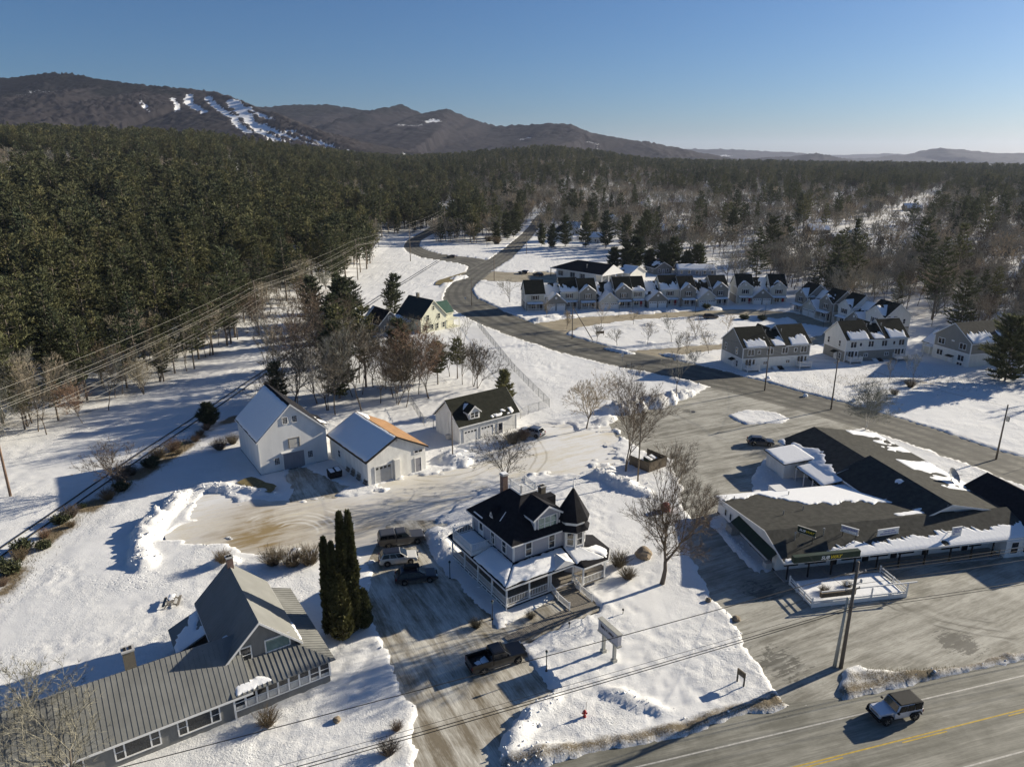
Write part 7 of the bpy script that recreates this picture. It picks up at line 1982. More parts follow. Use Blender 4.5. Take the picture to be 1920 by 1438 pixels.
def jeep(label, x, y, rz):
    L, W, H = 4.5, 1.85, 1.86; t = thing('jeep', label, 'car', (x, y, .026), R(rz)); m = paint('off_roader_paint', (.62, .62, .66)); K = M['car_trim']; r = .42; wx = (-1.35, 1.5); zb = 1.12
    b = MB(); b.side_prism(body_profile(L - .3, .48, wx, r, [(2.08, .6), (2.1, 1.02), (2.02, 1.1), (.75, zb + .02), (-2.05, zb + .02), (-2.1, .6)]), -.72, .72); b.build('body', m, t, bevel=.04)
    db = MB(); db.box(-2.08, .78, -W/2 + .06, W/2 - .06, .5, zb); db.build('tub', m, t, bevel=.05)
    greenhouse(t, (-2.05, -1.98, .30, .62), zb, H - .06, W, K, m, (.34, .66), .14, .04, None, .06)
    q = MB(); q.box(-2.05, -1.15, -W/2 + .10, W/2 - .10, zb + .02, H - .06); q.build('hardtop', K, t, bevel=.04)
    for wx_ in wx:
        for s in (-1, 1):
            wheel(t, wx_, s * (W/2 - .10), r, .27)
            f = MB(); f.side_prism([(wx_ - .62, .62), (wx_ - .46, .93), (wx_ + .46, .93), (wx_ + .66, .62), (wx_ + .56, .62), (wx_ + .40, .86), (wx_ - .40, .86), (wx_ - .52, .62)], s * .70, s * (W/2 + .06)); f.build('fender_flare', K, t)
    g = MB(); g.box(2.08, 2.15, -.62, .62, .66, 1.06); gr = g.build('grille', m, t)
    sl = MB()
    for i in range(7): sl.box(2.14, 2.16, -.36 + i * .12 - .03, -.36 + i * .12 + .03, .76, 1.0)
    sl.build('grille_slots', K, gr)
    for s in (-1, 1):
        q = MB(); q.tube((2.1, s * .5, .88), (2.2, s * .5, .88), .11, .11, 12); q.build('headlight', M['lamp_clear'], t)
        q = MB(); q.box(-2.12, -2.04, s * .8 - .08, s * .8 + .08, .8, 1.0); q.build('tail_light', M['lamp_red'], t)
    q = MB(); q.box(2.12, 2.36, -.85, .85, .48, .68); q.build('front_bumper', K, t, bevel=.04)
    sp = MB(); sp.tube((-2.12, 0, .98), (-2.36, 0, .98), .40, .40, 18); sp.build('spare_wheel', M['tyre'], t, bevel=.05)
    mirrors(t, .62, W, zb + .05, K)
BLK, WHT, SIL = (.012, .012, .013), (.60, .59, .55), (.30, .31, .32)
jeep('white jeep with black hardtop driving along the main road', 33.85, 51.15, 193)
pickup('black pickup truck with snow in its open bed parked in the driveway', -1.5, 58.0, 25, (.010, .010, .011), z=.01)
pickup('dark grey pickup truck with matching bed cap parked by the yard', -14.2, 80.9, 17, (.075, .072, .07), True, z=.01)
suv('white crossover with dark roof parked beside the grey capped pickup', -13.9, 76.4, 13, (.66, .64, .58), paint('dark_glass_roof', (.02, .02, .022)), z=.01)
suv('black estate car with roof box parked in the shadow of the Victorian house', -11.2, 72.4, 13, (.012, .013, .02), None, 4.85, 1.88, 1.62, 'parked_suv', 'car', True, True, .01)
suv('dark grey hatchback parked alone in the upper car park', 42.9, 113.9, -8, (.05, .05, .055), None, 4.3, 1.78, 1.5, 'parked_car', 'car', z=.014)
suv('silver crossover parked by the garage with the dormer', 3.6, 118.4, 145, (.36, .37, .38), None, 4.6, 1.84, 1.68, 'parked_suv', 'car', rails=True, z=.01)
suv('dark brown car parked on the loop drive before the terrace', 61.5, 215.8, 5, (.03, .022, .02), None, 4.5, 1.82, 1.55, 'parked_car', 'car', z=.012)
suv('dark car driving round the far road junction', -30.5, 358.5, 160, (.02, .022, .03), None, 4.6, 1.82, 1.5, 'moving_car', 'car', z=.02)
suv('black car parked on the left of the two beside the white hall', 5.0, 306.5, 150, (.015, .015, .018), None, 4.6, 1.82, 1.55, 'parked_car', 'car', z=.01)
suv('black car parked nearest the white hall', 11.0, 300.3, 140, (.016, .015, .017), None, 4.7, 1.85, 1.6, 'parked_car', 'car', z=.01)

# ------------------------------------------------------------------ utility poles and wires
def pole(label, x, y, h, r=.17, arms=(), m=None, transformer=False, rz=0.0, lean=(0, 0), name='utility_pole', z=None):
    z0 = gh(x, y) if z is None else z
    t = thing(name, label, 'utility pole', (x, y, z0 - .2), R(rz)); t.rotation_euler = (R(lean[0]), R(lean[1]), R(rz))
    p = MB(); p.tube((0, 0, 0), (0, 0, h), r, r * .62, 10); p.build('pole', m or M['pole_wood'], t, True)
    for (az, w) in arms:
        a = MB(); a.box(-w/2, w/2, .10, .20, az - .06, az + .06); a.beam((-w * .3, .15, az - .05), (0, .1, az - .7), .04); a.beam((w * .3, .15, az - .05), (0, .1, az - .7), .04); ao = a.build('crossarm', M['wood_grey'], t)
        for k in (-.46, 0.15, .46):
            i = MB(); i.lathe([(.0, az + .06), (.05, az + .06), (.07, az + .13), (.04, az + .2), (0, az + .22)], 8, k * w, .15); i.build('insulator', M['insulator'], ao)
    if transformer:
        q = MB(); q.tube((.0, -.42, h * .72), (.0, -.42, h * .72 + .9), .25, .25, 12); q.build('transformer', M['grey_metal'], t)
    return t
def wire(label, a, b, sag, r=.02, m=None, n=22, group=None, name='power_line'):
    mb = MB(); A, B = Vector(a), Vector(b); pts = []
    for i in range(n + 1):
        t = i / n; p = A.lerp(B, t); p.z -= 4 * sag * t * (1 - t); pts.append(p)
    for p, q in zip(pts[:-1], pts[1:]): mb.tube(p, q, r, r, 5, False)
    return tag(mb.build(name, m or M['wire_dark'], None, True), label, 'wire', group)
NEARP = (31.9, 57.4)
pole('tall dark utility pole with crossarm at the car park entrance by the main road', 31.9, 57.4, 11.9, .2, ((10.6, 2.4), (8.9, 1.6)), None, False, 15, z=0)
pole('lighter wooden stub pole lashed beside the tall dark pole by the main road', 31.35, 57.55, 8.0, .19, (), M['sign_post'], False, 0, (0, 1.5), z=0)
q = thing('cable_bracket', 'cluster of pale insulators and cable brackets on the roadside utility pole', 'insulators', (31.9, 57.4, 9.3), R(15))
for i in range(6):
    k = MB(); zz = .45 * (i % 3); s = 1 if i < 3 else -1
    k.beam((0, 0, zz), (s * .75, .1, zz + .1), .05); k.lathe([(.0, 0), (.1, .02), (.13, .1), (.08, .2), (0, .24)], 8, s * .78, .1)
    kk = k.build('bracket', M['insulator'], q); kk.location = (0, 0, zz * .2)
dl = Vector((math.cos(R(21.5)), math.sin(R(21.5)), 0)); dr_ = Vector((math.cos(R(14.3)), math.sin(R(14.3)), 0))
P0 = Vector((31.9, 57.4, 0))
for k, (zp, ze_, off, r_, lab) in enumerate(((10.75, 11.0, 0, .030, 'topmost dark wire from the roadside pole across the driveway to the lower left'), (10.45, 10.7, .35, .030, 'second dark wire just under the topmost over the driveway'), (7.3, 7.9, 0, .016, 'thin upper telephone wire crossing in front of the big sign'), (6.95, 7.5, -.1, .032, 'thick middle telephone cable crossing in front of the big sign'), (6.5, 7.0, .1, .034, 'lowest thick telephone cable crossing over the main road bank'))):
    side = Vector((-dl.y, dl.x, 0)) * off
    wire(lab, P0 + side + Vector((0, 0, zp)), P0 - dl * 78 + side + Vector((0, 0, ze_)), .35, r_, None, 30)
for k, (zp, ze_, off, r_, lab) in enumerate(((10.75, 11.0, -.4, .022, 'upper dark wire running right from the roadside pole before the shop'), (10.5, 10.7, .4, .022, 'second dark wire running right from the roadside pole before the shop'), (9.3, 9.5, 0, .02, 'third wire running right from the roadside pole before the shop'), (6.95, 6.7, -.1, .034, 'thick telephone cable running right over the front car park'), (6.5, 6.2, .1, .030, 'lowest telephone cable running right over the front car park'))):
    side = Vector((-dr_.y, dr_.x, 0)) * off
    wire(lab, P0 + side + Vector((0, 0, zp)), P0 + dr_ * 52 + side + Vector((0, 0, ze_)), .5, r_, None, 24)
for zz, lx in ((8.4, 0), ):
    wire('service wire from the roadside pole to the sandwich shop eave', P0 + Vector((0, 0, zz)), Vector(shop_pt(2.0, 2.0, 4.2)), .5, .015)
# side road poles
pole('utility pole with transformer at the right edge beside the snowfield', 79.6, 107.6, 9.7, .16, (), None, True, 40)
pole('utility pole with crossarm at the foot of the white over grey duplex', 62.9, 132.0, 10.6, .16, ((9.9, 2.2),), None, False, 40)
pole('utility pole before the grey over cream duplex', 53.9, 144.0, 9.9, .15, ((9.3, 1.2),), None, False, 40)
pole('utility pole with slanting brace beside the loop drive entrance', 16.5, 189.6, 9.6, .15, (), None, False, 0)
bp = thing('pole_brace', 'slanting wooden brace pole propped in the snow by the loop drive', 'pole', (22.0, 187.4, .1))
q = MB(); q.tube((0, 0, 0), (-5.4, 2.1, 8.6), .13, .11, 8); q.build('pole', M['pole_wood'], bp)
pole('thin pole just right of the bend in the town road', -13.6, 236.5, 9.5, .13, (), None, False, 0)
pole('pole with crossarm on the verge below the junction', -7.2, 286, 10.5, .15, ((9.8, 2.0),), None, False, 0)
pole('pole on the lawn corner north of the junction', 7.5, 372, 10.5, .15, ((9.8, 2.0),), None, False, 0)
pole('pole between the two roads above the junction', -14, 402, 11, .15, ((10.2, 2.0),), None, False, 0)
pole('short wooden pole standing beside the garage with the dormer', -9.7, 107.2, 7.6, .11, (), None, False, 0)
pole('dark wooden pole beside the dumpster enclosure', 19.2, 98.9, 9.4, .13, (), M['wood_brown'], False, 0)
pole('slim pole in the bare trees right of the tall trees', -7.5, 300, 10, .13, (), None, False, 0)
for a, b, lab in (((79.6, 107.6, 9.2), (62.9, 132, 10.2), 'wire from the right edge pole to the duplex pole'), ((62.9, 132, 10.2), (53.9, 144, 9.4), 'wire between the two poles before the duplex houses'), ((79.6, 107.6, 9.0), (104, 72, 9.2), 'wire leaving the right edge pole out of the picture'), ((53.9, 144, 9.4), (16.5, 189.6, 9.2), 'wire along the town road to the braced pole'), ((16.5, 189.6, 9.2), (-13.6, 236.5, 9.2), 'wire along the town road round the bend')):
    wire(lab, a, b, .5, .018)
wire('drooping wire from the duplex pole to the grey over cream duplex', (62.9, 132, 9.6), (60, 159, 4.8), .8, .014); wire('drooping wire from the garage pole to the tree behind the Victorian house', (-9.7, 107.2, 7.4), (2.2, 76.5, 8.6), .6, .014)
wire('service wire from the garage pole to the dumpster pole', (-9.7, 107.2, 7.2), (19.2, 98.9, 9.0), .6, .014)
# transmission line through the woods
TP = [(-76.5, -8, 16), (-73.2, 93.9, 15.9), (-70.4, 192.6, 15.5), (-62.8, 288.6, 16.5), (-48.9, 344, 18.2), (-40.1, 432.8, 19.6)]
TLAB = ['', 'tall reddish transmission pole in the snow at the left edge', 'transmission pole at the wood edge behind the white barn', 'transmission pole right of the dense pines near the track', 'transmission pole beside the left road junction', 'tall dark transmission pole between the roads in the distance']
for (x, y, h_), lab in list(zip(TP, TLAB))[1:]:
    pole(lab, x, y, h_, .2, ((h_ - 2.3, 3.2), (h_ - 5.6, 2.4)), M['pole_red'] if y < 100 else M['pole_wood'], False, 0, name='transmission_pole')
HT = [(15.8, 0, 0), (13.6, -1.45, .2), (13.6, .5, .2), (13.6, 1.45, .2), (10.3, -1.1, .2), (10.3, .4, .2), (9.0, 1.1, .2)]
WN = ['top', 'upper left', 'upper middle', 'upper right', 'lower left', 'lower middle', 'lower right']
for j, (hz_, ox, oy) in enumerate(HT):
    for k in range(len(TP) - 1):
        (x0, y0, h0), (x1, y1, h1) = TP[k], TP[k + 1]
        z0 = terr1(x0, y0) + hz_ + (h0 - 15.9); z1 = terr1(x1, y1) + hz_ + (h1 - 15.9)
        seg = ['leaving the frame at left', 'past the left pine woods', 'beside the dense pines', 'nearing the junction', 'crossing towards the far road'][k]
        wire('%s pale conductor of the transmission line %s' % (WN[j], seg), (x0 + ox, y0 + oy, z0), (x1 + ox, y1 + oy, z1), 1.2 if j else .8, .016, M['wire_bright'], 16, 'transmission line conductors')

# ------------------------------------------------------------------ railway track in the snow
def railway():
    t = thing('railway_track', 'single railway track with dark rails running through the snow west of the barn', 'railway track')
    c = resample([(-69, 20), (-64.0, 78), (-61.8, 108), (-58.6, 138), (-53.5, 195), (-46.8, 253), (-35.5, 346)], 90)
    for s in (-1, 1):
        mb = MB(); pts = []
        for i in range(len(c)):
            d = c[min(i + 1, len(c) - 1)] - c[max(i - 1, 0)]; d = d / np.linalg.norm(d); n = np.array([d[1], -d[0]])
            p = c[i] + n * s * .72; pts.append((p[0], p[1], gh(*p) + .10))
        for a, b in zip(pts[:-1], pts[1:]): mb.beam(a, b, .10, .16)
        mb.build('rail', M['black_metal'], t)
    q = MB()
    for i in range(0, len(c) - 1):
        for k in range(4):
            p = c[i] + (c[i + 1] - c[i]) * k / 4; z = gh(*p)
            d = c[i + 1] - c[i]; d = d / np.linalg.norm(d); n = np.array([d[1], -d[0]])
            q.beam((*(p - n * 1.25), z - .10), (*(p + n * 1.25), z - .10), .22, .12)
    kind(q.build('sleepers', M['wood_grey'], t), 'stuff')
railway()

# ------------------------------------------------------------------ signs, lamps, hydrant, rocks, fences
def big_sign():
    t = thing('roadside_sign', 'grey two-post roadside sign with dark lettering on the Victorian house lawn', 'sign', (9.55, 58.85, gh(9.55, 58.85) - .05), R(-60))
    for s in (-.85, .85):
        p = MB(); p.box(s - .14, s + .14, -.14, .14, 0, 2.4); p.box(s - .24, s + .24, -.24, .24, 0, .35); p.build('post', M['sign_post'], t)
    b = MB(); b.box(-1.55, 1.55, -.22, .22, 2.3, 3.5); o = b.build('sign_box', M['sign_panel'], t)
    f = MB(); f.box(-1.62, 1.62, -.27, .27, 3.5, 3.62); f.box(-1.62, 1.62, -.26, .26, 2.12, 2.3); f.build('sign_frame', M['sign_post'], t)
    k = MB(); rr = random.Random(3)
    x = -1.15
    for w in (.17, .12, .16, .18, .12, 0, .2, 0, .15, .14, .16, .13, .15, .14):
        if w == 0: x += .12; continue
        hh = .42 if x < -1.0 else .30
        k.box(x, x + .035, -.235, -.215, 2.85, 2.85 + hh)
        k.box(x + w - .05, x + w - .02, -.235, -.215, 2.85, 2.85 + hh * (1 if rr.random() > .4 else .6))
        k.box(x + .035, x + w - .05, -.235, -.215, 2.85 + hh * rr.choice([0, .45, .88]), 2.85 + hh * .12 + hh * rr.choice([0, .45, .85])); x += w
    k.build('lettering', M['sign_mark'], o)
big_sign()
def small_sign():
    t = thing('yard_sign', 'small dark two-post sign standing in the snow near the car park entrance', 'sign', (21.4, 55.0, gh(21.4, 55) - .05), R(-60))
    p = MB()
    for s in (-.4, .4): p.box(s - .06, s + .06, -.05, .05, 0, 1.45)
    p.build('post', M['black_metal'], t); b = MB(); b.box(-.46, .46, -.07, .07, .95, 1.5); b.build('panel', M['wood_brown'], t)
small_sign()
def lamp_post(label, x, y, h=2.1):
    t = thing('lamp_post', label, 'lamp post', (x, y, gh(x, y) - .05))
    p = MB(); p.lathe([(0, 0), (.14, 0), (.12, .1), (.05, .18), (.04, h - .35), (.07, h - .33)], 10); p.build('post', M['black_metal'], t, True)
    g = MB(); g.lathe([(.06, h - .33), (.13, h - .05), (.13, h - .02), (0, h - .02)], 8); g.build('lantern', M['bright_glass'], t); c = MB(); c.lathe([(.16, h - .02), (.02, h + .14), (0, h + .2)], 8); c.build('lantern_cap', M['black_metal'], t)
lamp_post('black lamp post on the lawn right of the black pickup', 3.3, 56.7, 2.3)
lamp_post('black lamp post at the front corner of the Victorian porch', -2.1, 65.0, 2.3)
lamp_post('black lamp post beside the rear end of the Victorian porch', -7.3, 72.8, 2.3)
for x, y, lab in ((6.0, 63.3, 'short dark lawn light left of the two beside the walkway'), (12.0, 65.8, 'short dark lawn light right of the walkway end')):
    t = thing('lawn_light', lab, 'lawn light', (x, y, gh(x, y) - .05)); p = MB(); p.beam((0, 0, 0), (.02, 0, .55), .06); p.build('stake', M['black_metal'], t); p = MB(); p.lathe([(0, .5), (.12, .52), (.1, .68), (0, .74)], 8); p.build('lamp_head', M['black_metal'], t)
def hydrant():
    t = thing('fire_hydrant', 'red fire hydrant in the trodden snow near the main road', 'fire hydrant', (6.4, 50.9, gh(6.4, 50.9) - .05))
    p = MB(); p.lathe([(0, 0), (.17, 0), (.17, .08), (.12, .1), (.12, .55), (.16, .57), (.16, .62), (.11, .7), (.04, .78), (0, .8)], 12); p.build('barrel', M['red_paint'], t, True)
    for s in (-1, 1):
        q = MB(); q.tube((s * .1, 0, .42), (s * .24, 0, .42), .07, .07, 8); q.build('outlet', M['red_paint'], t)
    q = MB(); q.tube((0, -.1, .4), (0, -.26, .4), .09, .09, 8); q.build('pumper_outlet', M['red_paint'], t)
    q = MB(); q.beam((.1, .1, 0), (.14, .14, 1.5), .03); q.build('marker_rod', M['black_metal'], t)
hydrant()
def rock(label, x, y, s, seed):
    bm = bmesh.new(); bmesh.ops.create_icosphere(bm, subdivisions=3, radius=1)
    for v in bm.verts:
        n = float(fbm(np.array([v.co.x * 1.3 + seed]), np.array([v.co.y * 1.3 + v.co.z * 1.7]), 3, seed)[0]); v.co *= .75 + .5 * n; v.co.z *= .8
    me = bpy.data.meshes.new('boulder'); bm.to_mesh(me); bm.free(); me.materials.append(M['rock'])
    o = obj('boulder', me, None, (x, y, gh(x, y) + s * .35)); o.scale = (s, s, s); return tag(o, label, 'boulder')
rock('large brown boulder in the snow beside the big bare tree', 16.3, 77.3, 1.05, 3); rock('small rock in the snow edge by the shop driveway', 21.9, 68.2, .35, 5); rock('small dark rock on the lawn edge above the car park', 24.0, 64.9, .4, 8); rock('snow-capped dark stump on the snow bank right of the grey porch', -15.3, 50.3, .35, 9)
def chain_fence(label, pts, h=1.8):
    t = thing('chain_link_fence', label, 'fence'); pst = {}
    key = ('cf', h)
    if key not in _cache:
        p = MB(); p.tube((0, 0, -.2), (0, 0, h), .045, .045, 6); _cache[key] = p.mesh('fence_post', M['grey_metal'])
    rl = MB(); ms = MB()
    for (xa, ya), (xb, yb) in zip(pts[:-1], pts[1:]):
        L = math.hypot(xb - xa, yb - ya); n = max(1, round(L / 3.2))
        za, zb = gh(xa, ya), gh(xb, yb)
        for i in range(n + (1 if (xb, yb) == pts[-1] else 0)):
            f = i / n; x, y = xa + (xb - xa) * f, ya + (yb - ya) * f; obj('fence_post', _cache[key], t, (x, y, za + (zb - za) * f))
        rl.tube((xa, ya, za + h), (xb, yb, zb + h), .03, .03, 5)
        k = int(L / .28)
        for i in range(k):
            for s in (0, 1):
                f0, f1 = (i / k, min(1, (i + h / .28 * .6) / k))
                if s: f0, f1 = f1, f0
                ms.beam((xa + (xb - xa) * f0, ya + (yb - ya) * f0, za + .05), (xa + (xb - xa) * f1, ya + (yb - ya) * f1, za + h), .012)
    rl.build('top_rail', M['grey_metal'], t); kind(ms.build('wire_mesh', M['grey_metal'], t), 'stuff')
chain_fence('long chain-link fence between the field and the wooded yard', [(-10.2, 205), (-4.2, 178.6), (.6, 156.8), (4.5, 143.0), (7.4, 132.9), (3.1, 128.9), (1.6, 126.6)])
chain_fence('short chain-link fence behind the workshop', [(-20.3, 134.5), (-16.2, 122.6), (-12.4, 119.6)])
def dumpster_pen():
    t = thing('dumpster_enclosure', 'weathered board enclosure around dumpsters at the lot edge', 'enclosure', (21.6, 102.2, 0), R(38))
    n = 0
    key = 'penboard'
    if key not in _cache:
        p = MB(); p.box(-.13, .13, -.02, .02, 0, 1.75); _cache[key] = p.mesh('board', M['wood_brown'])
    for i in range(15): obj('board', _cache[key], t, (i * .28, 0, .02 * (i % 3)), 0)
    for i in range(15): obj('board', _cache[key], t, (-.14, .14 + i * .28, .02 * (i % 2)), math.pi / 2); obj('board', _cache[key], t, (4.06, .14 + i * .28, .015 * (i % 4)), math.pi / 2)
    r = MB()
    for z in (.4, 1.4): r.beam((-.1, .05, z), (4.0, .05, z), .08); r.beam((-.08, .1, z), (-.08, 4.2, z), .08); r.beam((4.0, .1, z), (4.0, 4.2, z), .08)
    r.build('rail', M['wood_brown'], t)
dumpster_pen()
def dumpster(label, x, y, rz, m, lidm, s=1.0):
    t = thing('dumpster', label, 'dumpster', (x, y, max(gh(x, y), 0) if s < 2 else 0), R(rz))
    b = MB(); b.add([(-.95*s, -.6*s, .12), (.95*s, -.6*s, .12), (.95*s, .6*s, .12), (-.95*s, .6*s, .12), (-1.0*s, -.75*s, 1.15*s), (1.0*s, -.75*s, 1.15*s), (1.0*s, .72*s, 1.35*s), (-1.0*s, .72*s, 1.35*s)], [(0,3,2,1),(4,5,6,7),(0,1,5,4),(1,2,6,5),(2,3,7,6),(3,0,4,7)]); b.build('bin', m, t, bevel=.03)
    for k in (-1, 1):
        q = MB(); q.slab((k * .5*s - .46*s, -.8*s, 1.18*s), (k * .5*s + .46*s, -.8*s, 1.18*s), (k * .5*s + .46*s, .72*s, 1.41*s), (k * .5*s - .46*s, .72*s, 1.41*s), .04); l = q.build('lid', lidm, t)
        slope_snow(l, ((k * .5*s - .42*s, -.74*s, 1.19*s), (k * .5*s + .42*s, -.74*s, 1.19*s), (k * .5*s + .42*s, .66*s, 1.405*s), (k * .5*s - .42*s, .66*s, 1.405*s)), m_full(3 + k, .06, .06, .06, .08), .12, .05, 'lid_snow')
    q = MB()
    for k in (-1, 1): q.box(k * 1.02*s - .05, k * 1.02*s + .05, -.3*s, .3*s, .7*s, .85*s)
    q.build('fork_pocket', m, t)
GREEN = plain('dumpster_green', (.02, .05, .035), .6, 0, .3, 2)
dumpster('black dumpster with snowy lids between the barn and the workshop', -27.4, 100.4, 35, M['black_metal'], M['car_trim'])
dumpster('dark green dumpster inside the board enclosure', 22.3, 105.2, 38, GREEN, M['car_trim'])
# lobster-trap-like stacked pallets by the workshop
for i, (dx, dy, lab) in enumerate(((.0, 0, 'weathered pallet leaning on the workshop wall at its near corner'), (-1.4, 1.75, 'dark pallet leaning second along the workshop wall'), (-2.6, 3.3, 'grey pallet leaning third along the workshop wall'), (-3.7, 4.9, 'pallet leaning farthest along the workshop wall'))):
    t = thing('pallet', lab, 'pallet', (-22.3 + dx, 97.9 + dy, .1), R(127)); t.rotation_euler = (R(20), 0, R(127))
    p = MB(); p.box(-.6, .6, .02, .1, 0, .08); p.box(-.6, .6, .02, .1, .5, .58); p.box(-.6, .6, .02, .1, 1.02, 1.1); p.build('stringer', M['wood_brown'], t)
    key = 'palletslat'
    if key not in _cache: q = MB(); q.box(-.05, .05, -.015, .015, 0, 1.1); _cache[key] = q.mesh('slat', M['wood_grey'])
    for k in range(7): obj('slat', _cache[key], t, (-.54 + k * .18, 0, 0))
def picnic(label, x, y, rz):
    t = thing('picnic_table', label, 'picnic table', (x, y, gh(x, y) - .06), R(rz))
    for k in range(4): q = MB(); q.box(-.95, .95, -.36 + k * .19, -.20 + k * .19, .74, .78); q.build('table_plank', M['wood_grey'], t)
    for s in (-1, 1): q = MB(); q.box(-.95, .95, s * .75 - .14, s * .75 + .14, .42, .47); q.build('bench', M['wood_grey'], t)
    for s in (-.65, .65): q = MB(); q.beam((s, -.75, 0), (s, -.15, .74), .08); q.beam((s, .75, 0), (s, .15, .74), .08); q.beam((s, -.8, .40), (s, .8, .40), .08); q.build('trestle', M['wood_grey'], t)
    slope_snow(t, ((-.9, -.34, .785), (.9, -.34, .785), (.9, .38, .785), (-.9, .38, .785)), m_patch(3, .4, 1.2, 1.2), .1, .08, 'table_snow')
picnic('weathered picnic table standing in the snow behind the grey house', -37.6, 67.6, 105)
for x, y, lab in ((46.9, 50.6, 'round manhole cover in the main road at the right edge'), (35.4, 130.6, 'dark manhole cover in the upper car park')):
    t = thing('manhole_cover', lab, 'manhole cover', (x, y, .03)); q = MB(); q.lathe([(0, .01), (.38, .01), (.42, .005), (.45, 0)], 18); q.build('cover', M['black_metal'], t); q = MB(); q.lathe([(.45, 0), (.5, .012), (.6, .0)], 18); q.build('collar', M['concrete'], t)
def road_sign(label, x, y, h=2.2, m=None):
    t = thing('road_sign', label, 'road sign', (x, y, gh(x, y)), R(20)); p = MB(); p.beam((0, 0, 0), (0, 0, h), .06); p.build('post', M['grey_metal'], t); q = MB(); q.box(-.3, .3, -.03, 0, h - .65, h); q.build('panel', m or M['white_trim'], t)
for x, y, lab in ((82.5, 104.5, 'small sign on a post at the right edge beside the snowfield'), (26.8, 166, 'small pale sign on the verge of the back drive'), (4, 300, 'small sign beside the hall car park entrance'), (-16, 240, 'small sign at the inside of the road bend')):
    road_sign(lab, x, y)
for x, y, lab in ((33.5, 218.6, 'street lamp with round head before the second garage of the terrace'), (58.8, 224.0, 'street lamp with round head before the right half of the terrace'), (78.9, 217.5, 'street lamp with round head at the bend of the loop drive'), (68.4, 181.6, 'street lamp with round head behind the grey over cream duplex'), (91.0, 203.0, 'street lamp with round head before the eastern townhouse row')):
    t = thing('street_lamp', lab, 'street lamp', (x, y, gh(x, y))); q = MB(); q.tube((0, 0, -.2), (0, 0, 3.9), .06, .04, 8); q.build('post', M['black_metal'], t); q = MB(); q.lathe([(0, 3.85), (.16, 3.95), (.22, 4.15), (.16, 4.35), (0, 4.42)], 10); q.build('globe', M['insulator'], t, True)
t = thing('bench_sign', 'low dark framed board standing on the lawn inside the loop', 'sign', (24.6, 193.0, gh(24.6, 193)), R(10)); q = MB(); q.box(-1.0, 1.0, -.06, .06, .5, 1.25); q.build('panel', M['wood_brown'], t); q = MB(); q.beam((-1.05, 0, 0), (-1.05, 0, 1.4), .12); q.beam((1.05, 0, 0), (1.05, 0, 1.4), .12); q.build('post', M['wood_brown'], t)
t = thing('covered_grill', 'red covered drum behind the big bare tree by the shop drive', 'drum', (21.5, 89.5, gh(21.5, 89.5) - .1)); q = MB(); q.lathe([(0, 0), (.62, 0), (.66, .5), (.6, 1.0), (.35, 1.25), (0, 1.35)], 14); q.build('drum', M['red_paint'], t, True); q = MB(); q.lathe([(.64, .48), (.69, .5), (.64, .54)], 14); q.build('hoop', M['black_metal'], t)
for k, (x, y, lab) in enumerate(((63.6, 229.0, 'round dark evergreen shrub before the terrace garages'), (71.5, 214.5, 'dark clipped shrub on the left of the loop island'), (76.5, 213.2, 'dark spreading shrub on the right of the loop island'))):
    put_tree('evergreen_shrub', lab, 'shrub', shrub_meshes(500 + k, 1.6, 1.5, 150, 'shrub', 9), x, y, 1.0, None, None, ('stems', 'foliage'), z=gh(x, y))
for i, (x, y) in enumerate(((61, 140), (69.5, 136.5), (75, 143), (57.5, 152.2))):
    rock_ = rock(['snowy lump on the field nearest the town road', 'small snowy hummock left of the two in the field', 'small snowy hummock right of the two in the field', 'snow-covered mound beneath the grey over cream duplex deck'][i], x, y, .5, 20 + i); rock_.data.materials[0] = M['snow_roof']; rock_['category'] = 'snow mound'
    rock_.name = 'snow_mound'
# ------------------------------------------------------------------ trees and shrubs of the village
def bt(label, x, y, h, seed, spread=.5, trunk=.25, depth=6, twig='twig', bark='bark', stems=1, twigs=3, up=.25, r0=None, z=None):
    put_tree('bare_tree', label, 'bare tree', bare_meshes(seed, h, depth, spread, trunk, stems, twig, bark, twigs, up, r0), x, y, 1, 0.0, None, z=gh(x, y) if z is None else z)
bt('large bare maple with grey trunk on the lawn left of the shop drive', 17.4, 71.6, 18.0, 907, .42, .26, 7, 'twig_dark', 'bark', 1, 3, .42, .46)
bt('round bare tree directly behind the Victorian house chimney', -1.0, 96.5, 9.6, 911, .62, .22, 6, 'twig_dark', 'bark', 1, 3, .2, .20)
bt('tall forked bare tree beside the dumpster enclosure', 18.1, 102.6, 17, 905, .42, .34, 6, 'twig_dark', 'bark', 2, 4, .35, .30)
bt('small rounded bare tree by the snow heap at the yard entrance', 13.6, 121.2, 10.6, 921, .55, .20, 6, 'twig_tan', 'bark', 1, 4, .2, .19)
bt('tangled bare tree before the west end of the grey house', -33.6, 42.6, 11.0, 931, .62, .2, 6, 'twig_tan', 'bark', 1, 3, .2, .22)
bt('second bare tree at the bottom left corner by the grey house', -39.6, 46.5, 8.5, 933, .60, .2, 6, 'twig_tan', 'bark', 1, 3, .2, .18)
bt('pale birch with white stems beside the shop hall roof', 64.2, 120.6, 9.6, 941, .50, .22, 6, 'twig_tan', 'bark_birch', 3, 3, .3, .16)
bt('slender bare tree on the bank where the yard meets the town road', 33.7, 137.6, 10, 943, .35, .36, 5, 'twig', 'bark', 1, 3, .4, .14)
bt('small bare tree on the snowy verge inside the road bend', -.9, 242, 8.5, 945, .5, .2, 5, 'twig_tan', 'bark', 1, 4, .2, .14)
bt('twiggy bare tree at the ditch left of the barn', -59.4, 97.0, 8.2, 951, .5, .2, 5, 'twig_red', 'bark', 2, 4, .3, .14)
